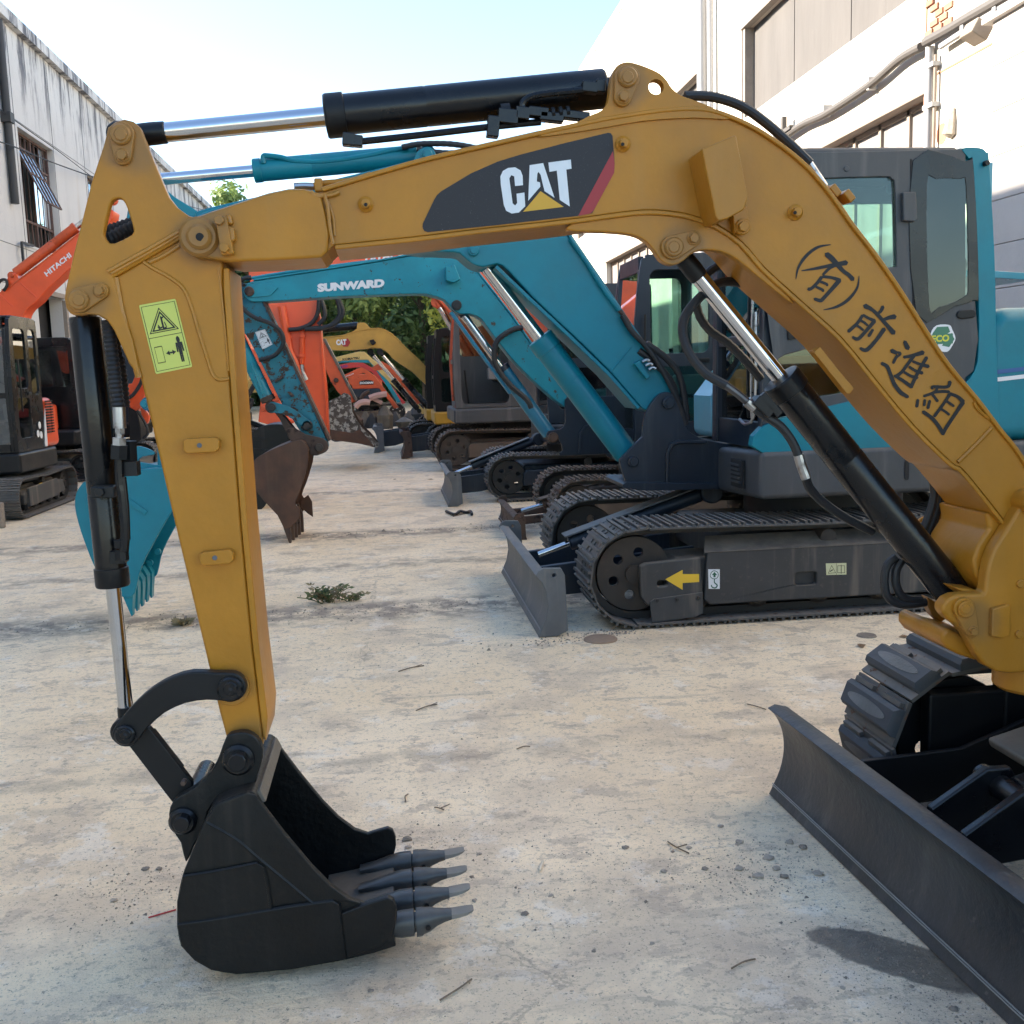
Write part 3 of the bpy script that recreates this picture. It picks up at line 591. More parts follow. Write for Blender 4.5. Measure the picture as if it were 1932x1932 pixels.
for y0, y1 in ((BN - .001, BN + .030), (BF - .030, BF + .001)): plate('cylinder_bracket', [tuple(p) for p in crv(hump, 3, True)], y0, y1, 'yellow_paint', boom, .006, holes=[circ(1238, 164, 14.5, 22)])
cb = [(1069, 434), (1145, 438), (1192, 443), (1218, 455), (1235, 474), (1246, 490), (1261, 499), (1276, 499), (1290, 492), (1304, 480), (1324, 472), (1357, 474), (1390, 489), (1440, 530), (1500, 575), (1445, 507), (1401, 457), (1357, 428), (1310, 408), (1270, 400), (1225, 397), (1175, 401), (1100, 412)]
for y0, y1 in ((BN + .004, BN + .036), (BF - .036, BF - .004)): plate('rod_bracket', [tuple(p) for p in crv(cb, 3, True)], y0, y1, 'yellow_paint', boom, .005)
def keeper(a, ra, c, rc, Y, parent, mat='yellow_paint', hexr=.38):
    """pin head, keeper plate and bolt on the plane Y"""
    plate('pin_keeper', capsule(a, ra, c, rc), Y - .012, Y + .004, mat, parent, .003)
    g = G(); pinY(g, a[0], a[1], Y - .012, ra * .78, .010, 24); pinY(g, a[0], a[1], Y - .020, ra * .5, .006, 8); g.build('pin', mat, parent)
    g = G(); pinY(g, c[0], c[1], Y - .012, rc * .8, .004, 20); pinY(g, c[0], c[1], Y - .015, rc * .55, .012, 6, .1); g.build('bolt', mat, parent)
keeper((1184, 146), 24, (1176, 183), 17, BN - .001, boom); keeper((1271, 466), 23, (1308, 450), 16, BN + .004, boom)
def nub(px, py, parent, Y=BN + .006):
    g = G(); pinY(g, px, py, Y, 15, .010, 20, .35); pinY(g, px, py, Y - .009, 8.5, .020, 14); pinY(g, px, py, Y - .026, 3.2, .004, 8); g.build('threaded_boss', 'yellow_paint', parent)
    G().lathe(P(px, py, Y - .0312), P(px, py, Y - .02), [(0, M(px, py, Y, 3.4)), (.002, M(px, py, Y, 3.4))], 10).build('bolt_hole', 'dark_inside', parent)
for q in ((690, 386), (1175, 272), (1500, 401)): nub(*q, boom)
# light guard: a folded box on the boom side
base = [(1324, 281), (1389, 254), (1412, 372), (1404, 396), (1372, 413), (1356, 417), (1350, 408)]
plate('light_guard', base, BN - .105, BN + .006, 'yellow_paint', boom, .004)
plate('guard_tab', [(1382, 395), (1410, 388), (1416, 432), (1386, 440)], BN - .02, BN + .006, 'yellow_paint', boom, .003)
g = G(); pinY(g, 1401, 428, BN - .02, 15, .006); pinY(g, 1401, 428, BN - .026, 10, .012, 6, .1); g.build('bolt', 'yellow_paint', boom)
# hose clips along the top of the boom
for q in ((602, 352), (1570, 362), (1596, 372)):
    c_ = P(q[0], q[1], 2.60); G().box(c_, (.02, .05, .032), Matrix.Rotation(-.7 if q[0] > 1000 else 0, 3, 'Y')).build('hose_clip', 'yellow_paint', boom, .004)
plate('hose_guard', [(1533, 662), (1546, 655), (1612, 733), (1604, 744), (1596, 742)], BN - .02, BN + .01, 'yellow_paint', boom, .003)
G().bar(P(1538, 660, BN - .02), P(1600, 738, BN - .02), .025, .02).build('hose_guard_rod', 'yellow_paint', boom)
# printed panel on the boom
DY = BN + .006 - .0016
bw = lambda f: (lambda a, c, l: (lambda q: P(q[0], q[1], DY - l))(f([(a, c)])[0]))
f9 = bw(Z900)
panel = [(674, 985), (672, 1008), (682, 1028), (702, 1034), (1100, 993), (1560, 941), (1640, 926), (1700, 815), (1762, 700), (1768, 640), (1756, 485), (1746, 470), (1730, 467), (1480, 527), (1230, 592), (1100, 632), (950, 698), (780, 800), (755, 822), (738, 850)]
pr = printed('decal_panel', [panel], f9, 'decal_black', boom)
red = [(1758, 572), (1768, 640), (1765, 695), (1700, 815), (1650, 908), (1630, 928), (1560, 941)]
f9b = lambda a, c, l: f9(a, c, l + .0007)
printed('decal_stripe', [red], f9b, 'red_print', boom)
Cc = [(1245, 766), (1243, 712), (1231, 682), (1200, 664), (1160, 668), (1130, 685), (1116, 716), (1118, 760), (1136, 880), (1149, 912), (1181, 928), (1222, 922), (1258, 886), (1253, 808), (1208, 815), (1212, 868), (1200, 882), (1186, 870), (1167, 728), (1178, 709), (1195, 716), (1200, 771)]
Aa = [(1283, 652), (1360, 640), (1425, 838), (1368, 800), (1356, 752), (1346, 708), (1334, 690), (1327, 700), (1324, 745), (1342, 750), (1344, 775), (1322, 800), (1275, 855)]
Tt = [(1390, 637), (1518, 620), (1522, 672), (1492, 677), (1512, 888), (1455, 850), (1438, 683), (1396, 690)]
printed('logo_letter', [Cc], f9b, 'white_print', boom); printed('logo_letter', [Aa], f9b, 'white_print', boom); printed('logo_letter', [Tt], f9b, 'white_print', boom); printed('logo_triangle', [[(1345, 800), (1478, 890), (1245, 918)]], f9b, 'logo_yellow', boom)
# brush lettering down the boom
fT = bw(ZT)
S = [([(708, 566), (640, 580), (580, 625), (540, 685), (527, 745)], (3, 13, 15, 11, 3)), ([(855, 728), (845, 790), (800, 850), (740, 888), (670, 905)], (3, 11, 15, 13, 3)),
     ([(686, 616), (715, 640), (770, 700), (800, 722), (822, 746)], (24, 26, 18, 18, 22)), ([(556, 702), (640, 688), (720, 672), (788, 660)], (4, 14, 17, 24)), ([(735, 672), (700, 690), (668, 722)], (14, 14, 12)),
     ([(660, 735), (640, 762), (610, 792), (592, 798)], (16, 15, 15, 16)), ([(668, 732), (715, 738), (755, 752)], (14, 14, 20)), ([(752, 752), (715, 795), (672, 842), (655, 856), (624, 848)], (22, 18, 17, 18, 14)), ([(655, 758), (684, 770), (690, 778)], (12, 13, 12)), ([(632, 785), (664, 800), (668, 808)], (12, 13, 12)),
     ([(885, 884), (925, 905), (965, 945), (1000, 985), (1034, 1024)], (24, 16, 17, 18, 24)), ([(978, 888), (968, 910), (946, 930)], (17, 15, 12)), ([(1040, 940), (1010, 945), (982, 956)], (24, 18, 13)), ([(872, 934), (845, 975), (800, 1016)], (14, 15, 16)), ([(876, 932), (905, 948), (935, 962)], (13, 13, 18)), ([(934, 964), (890, 1015), (850, 1055), (822, 1046)], (18, 16, 17, 12)), ([(862, 958), (884, 972), (898, 984)], (11, 12, 11)), ([(842, 984), (862, 998), (876, 1010)], (11, 12, 11)), ([(926, 1008), (905, 1040)], (13, 15)), ([(985, 1004), (945, 1060), (895, 1112), (862, 1104)], (20, 17, 19, 13)),
     ([(1092, 1070), (1108, 1104)], (18, 22)), ([(1024, 1116), (1050, 1128), (1066, 1132), (1048, 1150), (1032, 1180)], (20, 17, 18, 14, 13)), ([(972, 1182), (1000, 1198), (1016, 1235), (1038, 1290), (1070, 1332), (1108, 1356)], (15, 18, 17, 19, 20, 15)), ([(1088, 1150), (1130, 1142), (1186, 1126)], (14, 15, 22)), ([(1140, 1142), (1108, 1185), (1078, 1225), (1050, 1248)], (16, 15, 15, 16)), ([(1205, 1152), (1168, 1215), (1126, 1300)], (17, 15, 17)), ([(1134, 1172), (1175, 1188), (1214, 1198)], (12, 13, 18)), ([(1116, 1200), (1150, 1222), (1182, 1232)], (12, 13, 17)), ([(1090, 1228), (1124, 1248), (1156, 1256)], (12, 13, 17)), ([(1040, 1246), (1080, 1270), (1128, 1304)], (14, 15, 18)),
     ([(1326, 1278), (1312, 1304), (1240, 1304), (1236, 1312)], (18, 15, 15, 14)), ([(1322, 1330), (1282, 1328), (1236, 1336), (1250, 1362), (1262, 1378)], (14, 14, 14, 13, 14)), ([(1262, 1300), (1248, 1330), (1192, 1352)], (13, 13, 13)), ([(1160, 1372), (1154, 1406)], (14, 15)), ([(1196, 1372), (1192, 1400)], (13, 14)), ([(1222, 1376), (1212, 1414)], (13, 15)), ([(1328, 1340), (1368, 1356), (1394, 1382)], (15, 15, 22)), ([(1325, 1344), (1290, 1396), (1246, 1456)], (16, 14, 15)), ([(1394, 1384), (1350, 1450), (1304, 1520), (1290, 1548)], (20, 16, 17, 16)), ([(1306, 1376), (1330, 1392), (1346, 1404)], (12, 12, 12)), ([(1276, 1416), (1304, 1434), (1322, 1448)], (12, 12, 12)), ([(1188, 1434), (1228, 1462), (1262, 1500), (1292, 1548)], (18, 17, 18, 18))]
printed('brush_lettering', [ribbon(p, [q_ * 1.14 for q_ in w]) for p, w in S], fT, 'black_print', boom, .00002)
# ---- stick
box_ = [(214, 522), (341, 445), (380, 430), (421, 470), (421, 543), (433, 705), (441, 809), (455, 990), (476, 1214), (496, 1385), (498, 1405), (484, 1418), (440, 1420), (426, 1389), (414, 1345), (383, 1214), (319, 945), (279, 773), (265, 717), (245, 640), (226, 575)]
stick = plate('stick', box_, SN + .003, SF - .003, 'yellow_paint', A, .009, seg=3)
sp = [(200, 255), (203, 240), (217, 229), (234, 224.5), (252, 229), (264, 240), (281, 281), (308, 347), (319, 372), (334, 391), (356, 407), (392, 416), (410, 447), (395, 476), (370, 483), (341, 452), (214, 524), (228, 578), (250, 640), (266, 716), (256, 704), (243, 686), (229, 654), (214, 622), (202, 605), (185, 595), (165, 593), (146, 596), (132, 592), (124, 580), (121, 563), (123, 547), (139, 476), (155, 413), (172, 344), (195, 274)]
hole = [(217, 375), (228, 375), (236, 384), (243, 403), (251, 430), (250, 440), (243, 446), (215, 459), (202, 456), (195, 443), (197, 430), (207, 387)]
hole = [tuple(p) for p in crv(hole, 2, True)]
for y0, y1 in ((SN - .008, SN + .018), (SF - .018, SF + .008)): plate('side_plate', sp, y0, y1, 'yellow_paint', stick, .005, holes=[hole])
plate('front_plate', [(421, 505), (432, 505), (445, 705), (467, 990), (488, 1214), (505, 1352), (502, 1400), (496, 1390), (476, 1214), (455, 990), (433, 705), (421, 543)], SN - .002, SF + .002, 'yellow_paint', stick, .004)
bead('weld_ridge', [(210, 516), (250, 494), (300, 466), (341, 441)], SN - .006, 5.0, stick)
bead('weld_ridge', [(204, 512), (250, 487), (300, 459), (338, 437)], SN - .010, 4.5, stick)
bead('weld_ridge', [(262, 486), (284, 503), (318, 522), (345, 543), (360, 575), (376, 628), (392, 678), (402, 706), (414, 716), (433, 714)], SN + .003, 4.0, stick)
bead('weld_ridge', [(218, 524), (227, 575), (243, 640), (262, 712)], SN + .001, 6.5, stick); bead('weld_ridge', [(282, 495), (310, 482), (338, 464)], SN + .002, 4, stick)
bead('weld_ridge', [(412, 505), (420, 580), (432, 700)], SN + .004, 2.5, stick)
keeper((228, 254), 25, (231, 294), 17, SN - .008, stick); keeper((149, 566), 24, (188, 549), 16, SN - .008, stick)
g = G(); pinY(g, 376, 447, BN - .006, 37, .012, 28); pinY(g, 376, 447, BN - .017, 24, .012, 24, .25); g.build('pivot_boss', 'yellow_paint', boom)
G().cyl(P(377, 447, BN - .0305), P(377, 447, BN), M(377, 447, BN, 7.5), 16).build('grease_hole', 'dark_inside', boom)
plate('lock_plate', [(405, 406), (427, 409), (441, 478), (417, 482)], BN - .035, BN - .008, 'yellow_paint', boom, .003)
plate('lock_block', [(428, 425), (441, 430), (444, 452), (433, 460)], BN - .028, BN - .004, 'yellow_weld', boom, .004)
plate('lock_block', [(425, 402), (436, 404), (440, 424), (428, 424)], BN - .02, BN - .004, 'yellow_weld', boom, .006)
for q in ((414, 416), (424, 468)): g = G(); pinY(g, *q, BN - .035, 9.5, .012, 6, .1); g.build('bolt', 'yellow_paint', boom)
for q in ([(345, 832), (352, 828), (406, 825), (414, 831), (413, 847), (406, 853), (352, 856), (346, 851)], [(376, 1046), (383, 1042), (433, 1037), (440, 1043), (440, 1058), (433, 1064), (384, 1068), (377, 1062)]):
    plate('mounting_lug', q, SN - .024, SN + .006, 'yellow_paint', stick, .003); cx = sum(p[0] for p in q) / 8; cy = sum(p[1] for p in q) / 8
    G().cyl(P(cx - 3, cy, SN - .0255), P(cx - 3, cy, SN), M(cx, cy, SN, 4.6), 12).build('lug_hole', 'steel_dark', stick)
# warning label on the stick
Q = [P(*q, SN + .003 - .0012) for q in ((262, 576), (331, 563.5), (363, 692), (294, 706))]
def fq(Q, lift0=0.0): return lambda a, c, l: Q[0] * (1 - a) * (1 - c) + Q[1] * a * (1 - c) + Q[2] * a * c + Q[3] * (1 - a) * c + V((0, -l - lift0, 0))
printed('warning_label', [rrect(0, 0, 1, 1, .03)], fq(Q), 'label_yellow', stick)
def ring(poly, w):
    c0 = (sum(p[0] for p in poly) / len(poly), sum(p[1] for p in poly) / len(poly)); out = []
    for a, c in zip(poly, poly[1:] + poly[:1]):
        i = lambda p: (c0[0] + (p[0] - c0[0]) * (1 - w), c0[1] + (p[1] - c0[1]) * (1 - w)); out.append([a, c, i(c), i(a)])
    return out
def warn(parent, Q, mat, nm='warning_print', man=True):
    f = fq(Q, .0006); T0 = [(.5, .08), (.9, .43), (.1, .43)]; T1 = [(.5, .13), (.82, .405), (.18, .405)]
    pol = [[(.04, .03), (.96, .03), (.96, .037), (.04, .037)], [(.04, .963), (.96, .963), (.96, .97), (.04, .97)], [(.04, .03), (.055, .03), (.055, .97), (.04, .97)], [(.945, .03), (.96, .03), (.96, .97), (.945, .97)], [(.04, .485), (.96, .485), (.96, .493), (.04, .493)]]
    pol += ring(T0, .10) + ring(T1, .20) + [ribbon([(.5, .22), (.5, .38)], (.05, .05)), ribbon([(.5, .24), (.56, .22)], (.02, .02)), ribbon([(.38, .33), (.42, .37), (.47, .36)], (.03, .02)), ribbon([(.56, .30), (.58, .37), (.5, .385)], (.025, .025)), ribbon([(.36, .35), (.40, .39)], (.02, .02))]
    if man:
        pol += [circ(.80, .575, .05, 12), [(.71, .615), (.89, .615), (.90, .75), (.86, .75), (.85, .66), (.84, .90), (.805, .90), (.80, .77), (.795, .90), (.76, .90), (.75, .66), (.74, .75), (.70, .75)], ribbon([(.46, .74), (.62, .74)], (.022, .022)), [(.40, .74), (.50, .705), (.50, .775)], [(.68, .74), (.58, .705), (.58, .775)]] + ring([(.13, .62), (.34, .62), (.34, .86), (.13, .86)], .09)
    return printed(nm, pol, f, mat, parent, .00002)
warn(stick, Q, 'label_black')
# ---- bucket linkage and bucket
hl = ZB([(130, 490), (330, 750), (380, 800), (430, 760), (430, 660), (225, 400), (170, 400)])
for y0, y1 in ((SN + .01, SN + .035), (SF - .035, SF - .01)): plate('link_bar', hl, y0, y1, 'black_satin', A, .004)
plate('link_web', ZB([(180, 500), (330, 690), (345, 675), (195, 485)]), SN + .03, SF - .03, 'black_satin', A, .004)
arc = ZB([(540, 140), (430, 135), (330, 163), (240, 213), (160, 280), (92, 358), (55, 410), (50, 440), (70, 478), (110, 493), (158, 480), (215, 405), (300, 330), (400, 285), (500, 270), (570, 275), (630, 278), (670, 255), (688, 215), (672, 170), (630, 142)])
arc = [tuple(p) for p in crv(arc, 2, True)]
for y0, y1 in ((SN - .045, SN - .012), (SF + .012, SF + .045)): plate('side_link', arc, y0, y1, 'black_satin', A, .005)
for (px, py, r) in ((435, 1299, 24), (237, 1385, 19)): g = G(); pinY(g, px, py, SN - .045, r, .014, 24); pinY(g, px, py, SN - .058, r * .55, .006, 20); g.build('link_pin', 'black_paint', A)
for (px, py) in ((435, 1299), (237, 1385)):
    G().cyl(P(px, py, SN - .0645), P(px, py, SN), M(px, py, SN, 4.5), 6).build('pin_socket', 'dark_inside', A); G().cyl(P(px, py, SN - .04), P(px, py, SN - .04) + V((0, .28, 0)), .022, 16).build('link_pin', 'black_paint', A)
plate('pivot_collar', circ(437, 1299, 34, 26), SN - .010, SN + .01, 'yellow_paint', stick, .004)
K0, K1 = 2.45, 2.87                      # bucket sides
prof = ZB([(490, 845), (540, 765), (690, 707), (735, 720), (770, 775), (870, 905), (1000, 1060), (1090, 1150), (1180, 1215), (1250, 1238), (1300, 1222), (1360, 1205), (1388, 1218), (1403, 1255), (1405, 1300), (1385, 1390), (1400, 1440), (1300, 1472), (1150, 1508), (900, 1552), (640, 1575), (520, 1555), (440, 1510), (375, 1440), (357, 1350), (357, 1230), (385, 1100), (430, 990), (465, 900)])
bucket = plate('bucket', prof, K0, K0 + .018, 'black_bucket', A, .004)
pn = [P(a, c, K0) for a, c in prof]
G().prism([p + V((0, K1 - K0 - .018, 0)) for p in pn], (0, .018, 0)).build('side_wall', 'black_bucket', bucket, .004)
def shell(name, path, y0, y1, th, mat, parent, bevel=.003):
    pts = path; out = []
    for i, p in enumerate(pts):
        d = (pts[min(i + 1, len(pts) - 1)] - pts[max(i - 1, 0)]).normalized(); out.append(p + V((d.z, 0, -d.x)) * th)
    return G().prism([V((p.x, y0, p.z)) for p in pts + out[::-1]], (0, y1 - y0, 0)).build(name, mat, parent, bevel)
back = [P(a, c, K0) for a, c in crv(ZB([(735, 722), (690, 709), (540, 767), (490, 847), (465, 900), (430, 990), (385, 1100), (359, 1230), (359, 1350), (377, 1438), (442, 1508), (522, 1553), (640, 1572), (900, 1549), (1150, 1505), (1300, 1469), (1398, 1438)]), 4)]
shell('shell', back, K0 + .004, K1 - .004, -.014, 'black_bucket', bucket)
# the greasy lip across the top of the mouth
lp = [P(a, c, K0) for a, c in ZB([(735, 722), (770, 775)])]
shell('mouth_lip', [lp[0] + V((-.004, 0, .0)), lp[1] + V((-.006, 0, 0))], K0 + .019, K1 - .019, -.012, 'greasy_steel', bucket)
plate('wear_plate', ZB([(358, 1345), (362, 1335), (600, 1300), (900, 1250), (1100, 1222), (1130, 1240), (1165, 1500), (900, 1548), (640, 1571), (522, 1552), (444, 1507), (378, 1437)]), K0 - .010, K0 + .004, 'black_bucket', bucket, .004)
plate('wear_plate', ZB([(386, 1110), (560, 1082), (740, 1045), (770, 1060), (805, 1262), (600, 1300), (362, 1333), (358, 1240)]), K0 - .006, K0 + .004, 'black_bucket', bucket, .003)
plate('edge_plate', ZB([(494, 845), (542, 769), (690, 711), (733, 724), (768, 778), (868, 908), (998, 1063), (1088, 1153), (1178, 1218), (1230, 1236), (1100, 1222), (1000, 1232), (760, 1030), (640, 930)]), K0 - .005, K0 + .004, 'black_bucket', bucket, .003)
plate('side_cutter', ZB([(1140, 1285), (1250, 1242), (1360, 1208), (1386, 1220), (1401, 1256), (1403, 1300), (1383, 1390), (1330, 1440), (1165, 1498)]), K0 - .012, K0 + .004, 'black_bucket', bucket, .004)
ear = ZB([(590, 450), (630, 428), (690, 425), (740, 455), (766, 510), (760, 570), (735, 640), (722, 700), (640, 712), (560, 740), (505, 800), (480, 900), (440, 960), (400, 1045), (375, 950), (335, 890), (318, 815), (340, 750), (390, 715), (440, 685), (520, 610), (560, 530)])
ear = [tuple(p) for p in crv(ear, 2, True)]
for y0, y1 in ((SN - .045, SN - .014), (SF + .014, SF + .045)): plate('ear', ear, y0, y1, 'black_bucket', bucket, .005)
for (px, py, r) in ((450, 1432, 30), (346, 1547, 26)):
    g = G(); pinY(g, px, py, SN - .045, r, .018, 26, .2); pinY(g, px, py, SN - .060, r * .6, .03, 8, .1); g.build('ear_pin', 'black_paint', bucket)
    c_ = P(px, py, SN - .045); G().cyl(c_, c_ + V((0, .34, 0)), M(px, py, SN, r * .75), 20).build('ear_pin', 'black_paint', bucket)
pinc = G(); pinY(pinc, 347, 1475, SN - .046, 5, .012, 6, .1); pinc.build('grease_nipple', 'rust_steel', bucket)
for q_ in ([(362, 1335), (600, 1300), (900, 1250), (1100, 1222)], [(386, 1108), (560, 1080), (742, 1044)], [(1130, 1240), (1150, 1370), (1163, 1498)], [(770, 1060), (790, 1160), (805, 1262)], [(498, 850), (640, 932), (760, 1032), (1000, 1232)]): G().tube([P(a, c, K0 - .004) for a, c in ZB(q_)], .0045, 6, 5).build('weld', 'black_bucket', bucket)
fl_ = [P(a, c, K0) for a, c in ZB([(1040, 1500), (1180, 1470), (1300, 1440), (1396, 1412)])]; shell('floor_plate', [p + V((0, 0, .012)) for p in fl_], K0 + .02, K1 - .02, -.012, 'greasy_steel', bucket)
# teeth: an adapter on the lip and a pointed cap
lipn = P(*ZB([(1398, 1438)])[0], K0); tipn = P(880, 1735, K0 + .02)
for k in range(4):
    yy = K0 + .045 + k * (K1 - K0 - .09) / 3; a = V((lipn.x - .10, yy, lipn.z + .030)); b0 = V((lipn.x + .055, yy, lipn.z + .035)); e = V((lipn.x + .205, yy, lipn.z + .052))
    def loft(secs):
        v = []; f = []; m = 8
        for c_, w, h in secs:
            for j in range(m): q = 2 * pi * (j + .5) / m; cq, sq = cos(q), sin(q); v.append(c_ + V((0, (abs(cq) ** .5) * (1 if cq > 0 else -1) * w, (abs(sq) ** .5) * (1 if sq > 0 else -1) * h)))
        for i in range(len(secs) - 1):
            for j in range(m): j2 = (j + 1) % m; f.append((i * m + j, i * m + j2, (i + 1) * m + j2, (i + 1) * m + j))
        f.append(tuple(range(m))[::-1]); f.append(tuple(range((len(secs) - 1) * m, len(secs) * m))); return v, f
    v, f = loft([(a, .020, .005), (a.lerp(b0, .3), .023, .014), (a.lerp(b0, .55), .026, .024), (a.lerp(b0, .75), .029, .030), (b0 - V((.006, 0, 0)), .029, .030), (b0 - V((.004, 0, 0)), .022, .022), (b0 + V((.004, 0, 0)), .022, .022)]); t = mesh('tooth_adapter', v, f, 'tooth_steel', bucket, ang=60)
    up = V((0, 0, .003 * (k % 2))); st_ = [(0, .031, .032, -.001), (.10, .032, .031, -.001), (.13, .029, .029, 0), (.24, .028, .026, .001), (.36, .021, .019, .003), (.50, .018, .014, .004), (.62, .019, .0105, .004)]
    v, f = loft([(b0.lerp(e, t_) + V((0, 0, dz)), w_, h_) for t_, w_, h_, dz in st_]); mesh('tooth', v, f, 'tooth_steel', bucket, ang=60)
    v, f = loft([(b0.lerp(e, t_) + V((0, 0, dz)) + up * t_, w_, h_) for t_, w_, h_, dz in ((.615, .0191, .0106, .004), (.75, .021, .008, .004), (.88, .020, .006, .005), (.97, .016, .004, .007), (1.0, .011, .002, .008))]); mesh('tooth_point', v, f, 'tooth_tip', bucket, ang=60)
    G().cyl(b0.lerp(e, .2) - V((0, .0305, .006)), b0.lerp(e, .2) - V((0, .02, .006)), .007, 12).build('tooth_pin', 'black_satin', bucket)
# ---- hydraulic cylinders
def ram(name, p_eye, p_base, t0, r_rod, r_bar, parent, mats=('chrome', 'black_paint', 'black_satin'), eye0=.055, eye1=.055, capr=1.10, hole=True, seg=28, cap_l=.05, es=1.9):
    """rod from p_eye, barrel from fraction t0 to p_base"""
    d = (p_base - p_eye); L = d.length; d.normalize(); g0 = p_eye + d * L * t0
    bl = (p_base - d * eye1 - g0).length
    barrel = G().lathe(g0, p_base, [(cap_l - .01, r_bar), (bl * .35, r_bar), (bl * .35 + .002, r_bar * .985), (bl * .35 + .006, r_bar * .985), (bl * .35 + .008, r_bar), (bl - .006, r_bar), (bl, r_bar * .93)], seg).build(name, mats[1], parent, ang=30)
    G().lathe(g0, p_base, [(0, r_bar * .7), (.002, r_bar * (capr - .06)), (.007, r_bar * capr), (cap_l, r_bar * capr), (cap_l + .004, r_bar * .9)], seg).build('gland_cap', mats[2], barrel, ang=30)
    G().cyl(p_base - d * (eye1 + .003), p_base, r_bar * .55, 14).build('base_eye', mats[2], barrel)
    G().cyl(p_base - V((0, .045, 0)), p_base + V((0, .045, 0)), r_bar * .8, 22, .004).build('base_eye', mats[2], barrel)
    G().cyl(p_eye + d * eye0 * 1.5, g0 + d * .01, r_rod, 24).build('rod', mats[0], barrel)
    G().lathe(p_eye, p_eye + d, [(0, r_rod * 1.1), (eye0 * 1.3, r_rod * 1.16), (eye0 * 1.85, r_rod * 1.12), (eye0 * 1.95, r_rod * .9)], 22).build('rod_eye', mats[2], barrel)
    G().cyl(p_eye - V((0, .04, 0)), p_eye + V((0, .04, 0)), r_rod * es, 22, .004).build('rod_eye', mats[2], barrel); return barrel
sc = ram('stick_cylinder', P(231, 258, YC), P(1184, 163, YC), .388, .0235, .0485, A, eye0=.055, eye1=.06, es=1.25)
bc = ram('bucket_cylinder', P(241, 1372, YC), P(158, 575, YC), .345, .0185, .0385, A, eye0=.03, eye1=.03)
mc = ram('boom_cylinder', P(1273, 466, YC), P(1822, 1149, YC), .342, .0225, .0500, A, eye0=.055, eye1=.045)
# hard lines and fittings on the stick cylinder
g = G(); g.tube([P(a, c, 2.60) for a, c in [(655, 258), (662, 268), (690, 266), (800, 254), (920, 240), (1020, 230)]], .0085, 8, 5); g.tube([P(a, c, 2.585) for a, c in [(992, 212), (985, 198), (998, 184), (1030, 177), (1080, 172), (1130, 166)]], .0085, 8, 5)
g.build('hydraulic_pipe', 'black_paint', sc)
for (a, c, w, h) in ((658, 264, .030, .030), (676, 267, .022, .026), (930, 240, .03, .05), (958, 221, .05, .035), (985, 215, .035, .03), (1015, 213, .05, .024), (1112, 166, .04, .026), (1132, 164, .025, .03), (1040, 222, .06, .022), (1085, 219, .07, .020)): G().box(P(a, c, 2.59), (w, .03, h), Matrix.Rotation(.105, 3, 'Y')).build('pipe_fitting', 'black_paint', sc, .003)
g = G()
for k in range(3): g.cyl(P(1040 + k * 14, 213.5 - k * 1.2, 2.585), P(1046 + k * 14, 213 - k * 1.2, 2.585), .014, 10)
g.cyl(P(945, 212, 2.60), P(962, 210, 2.60), .02, 12); g.build('pipe_nut', 'black_satin', sc)
# lines beside the bucket cylinder
yb = 2.585
G().tube([P(a, c, yb) for a, c in [(203, 604), (208, 640), (214, 690), (219, 735), (224, 772)]], .0150, 10, 6, ribs=.011, rib=.10).build('ribbed_hose', 'hose_rubber', bc)
G().tube([P(a, c, 2.64) for a, c in [(208, 612), (218, 660), (228, 710), (234, 770)]], .0150, 10, 6, ribs=.011, rib=.10).build('ribbed_hose', 'hose_rubber', bc)
G().tube([P(a, c, 2.62) for a, c in [(190, 446), (205, 452), (225, 442), (252, 430), (285, 425)]], .0165, 10, 6, ribs=.011, rib=.11).build('ribbed_hose', 'hose_rubber', bc)
G().tube([P(a, c, 2.68) for a, c in [(190, 438), (215, 434), (245, 424), (285, 412)]], .0165, 10, 6, ribs=.011, rib=.11).build('ribbed_hose', 'hose_rubber', bc)
G().cyl(P(224, 768, yb), P(226, 808, yb), .0155, 14).build('hose_ferrule', 'fitting', bc)
g = G(); g.cyl(P(226, 808, yb), P(226, 818, yb), .0125, 6).cyl(P(226, 818, yb), P(225, 828, yb), .010, 12).cyl(P(225, 826, yb), P(225, 840, yb), .0175, 6); g.build('hose_nut', 'fitting', bc)
g = G(); g.cyl(P(225, 840, yb), P(224, 866, yb), .0215, 6); g.cyl(P(244, 832, 2.62), P(246, 872, 2.62), .019, 6); g.box(P(242, 884, 2.61), (.05, .04, .035)); g.build('hose_nut', 'black_satin', bc)
g = G(); g.tube([P(a, c, yb) for a, c in [(224, 864), (226, 910), (230, 930), (234, 970), (236, 1010), (234, 1040)]], .0115, 8, 4); g.tube([P(a, c, yb) for a, c in [(232, 900), (238, 960), (240, 1018)]], .008, 8, 4); g.build('hydraulic_pipe', 'black_paint', bc)
g = G(); g.box(P(198, 927, 2.60), (.055, .05, .028)); g.build('pipe_clamp', 'black_satin', bc, .003)
g = G(); pinY(g, 194, 926, 2.60, 9, .035, 6, .1); g.build('bolt', 'black_satin', bc)
g = G(); g.cyl(P(228, 1018, 2.60), P(230, 1032, 2.60), .02, 6).cyl(P(229, 1036, 2.60), P(231, 1056, 2.60), .017, 8).box(P(225, 1050, 2.615), (.035, .04, .03)); g.build('hose_nut', 'black_satin', bc)
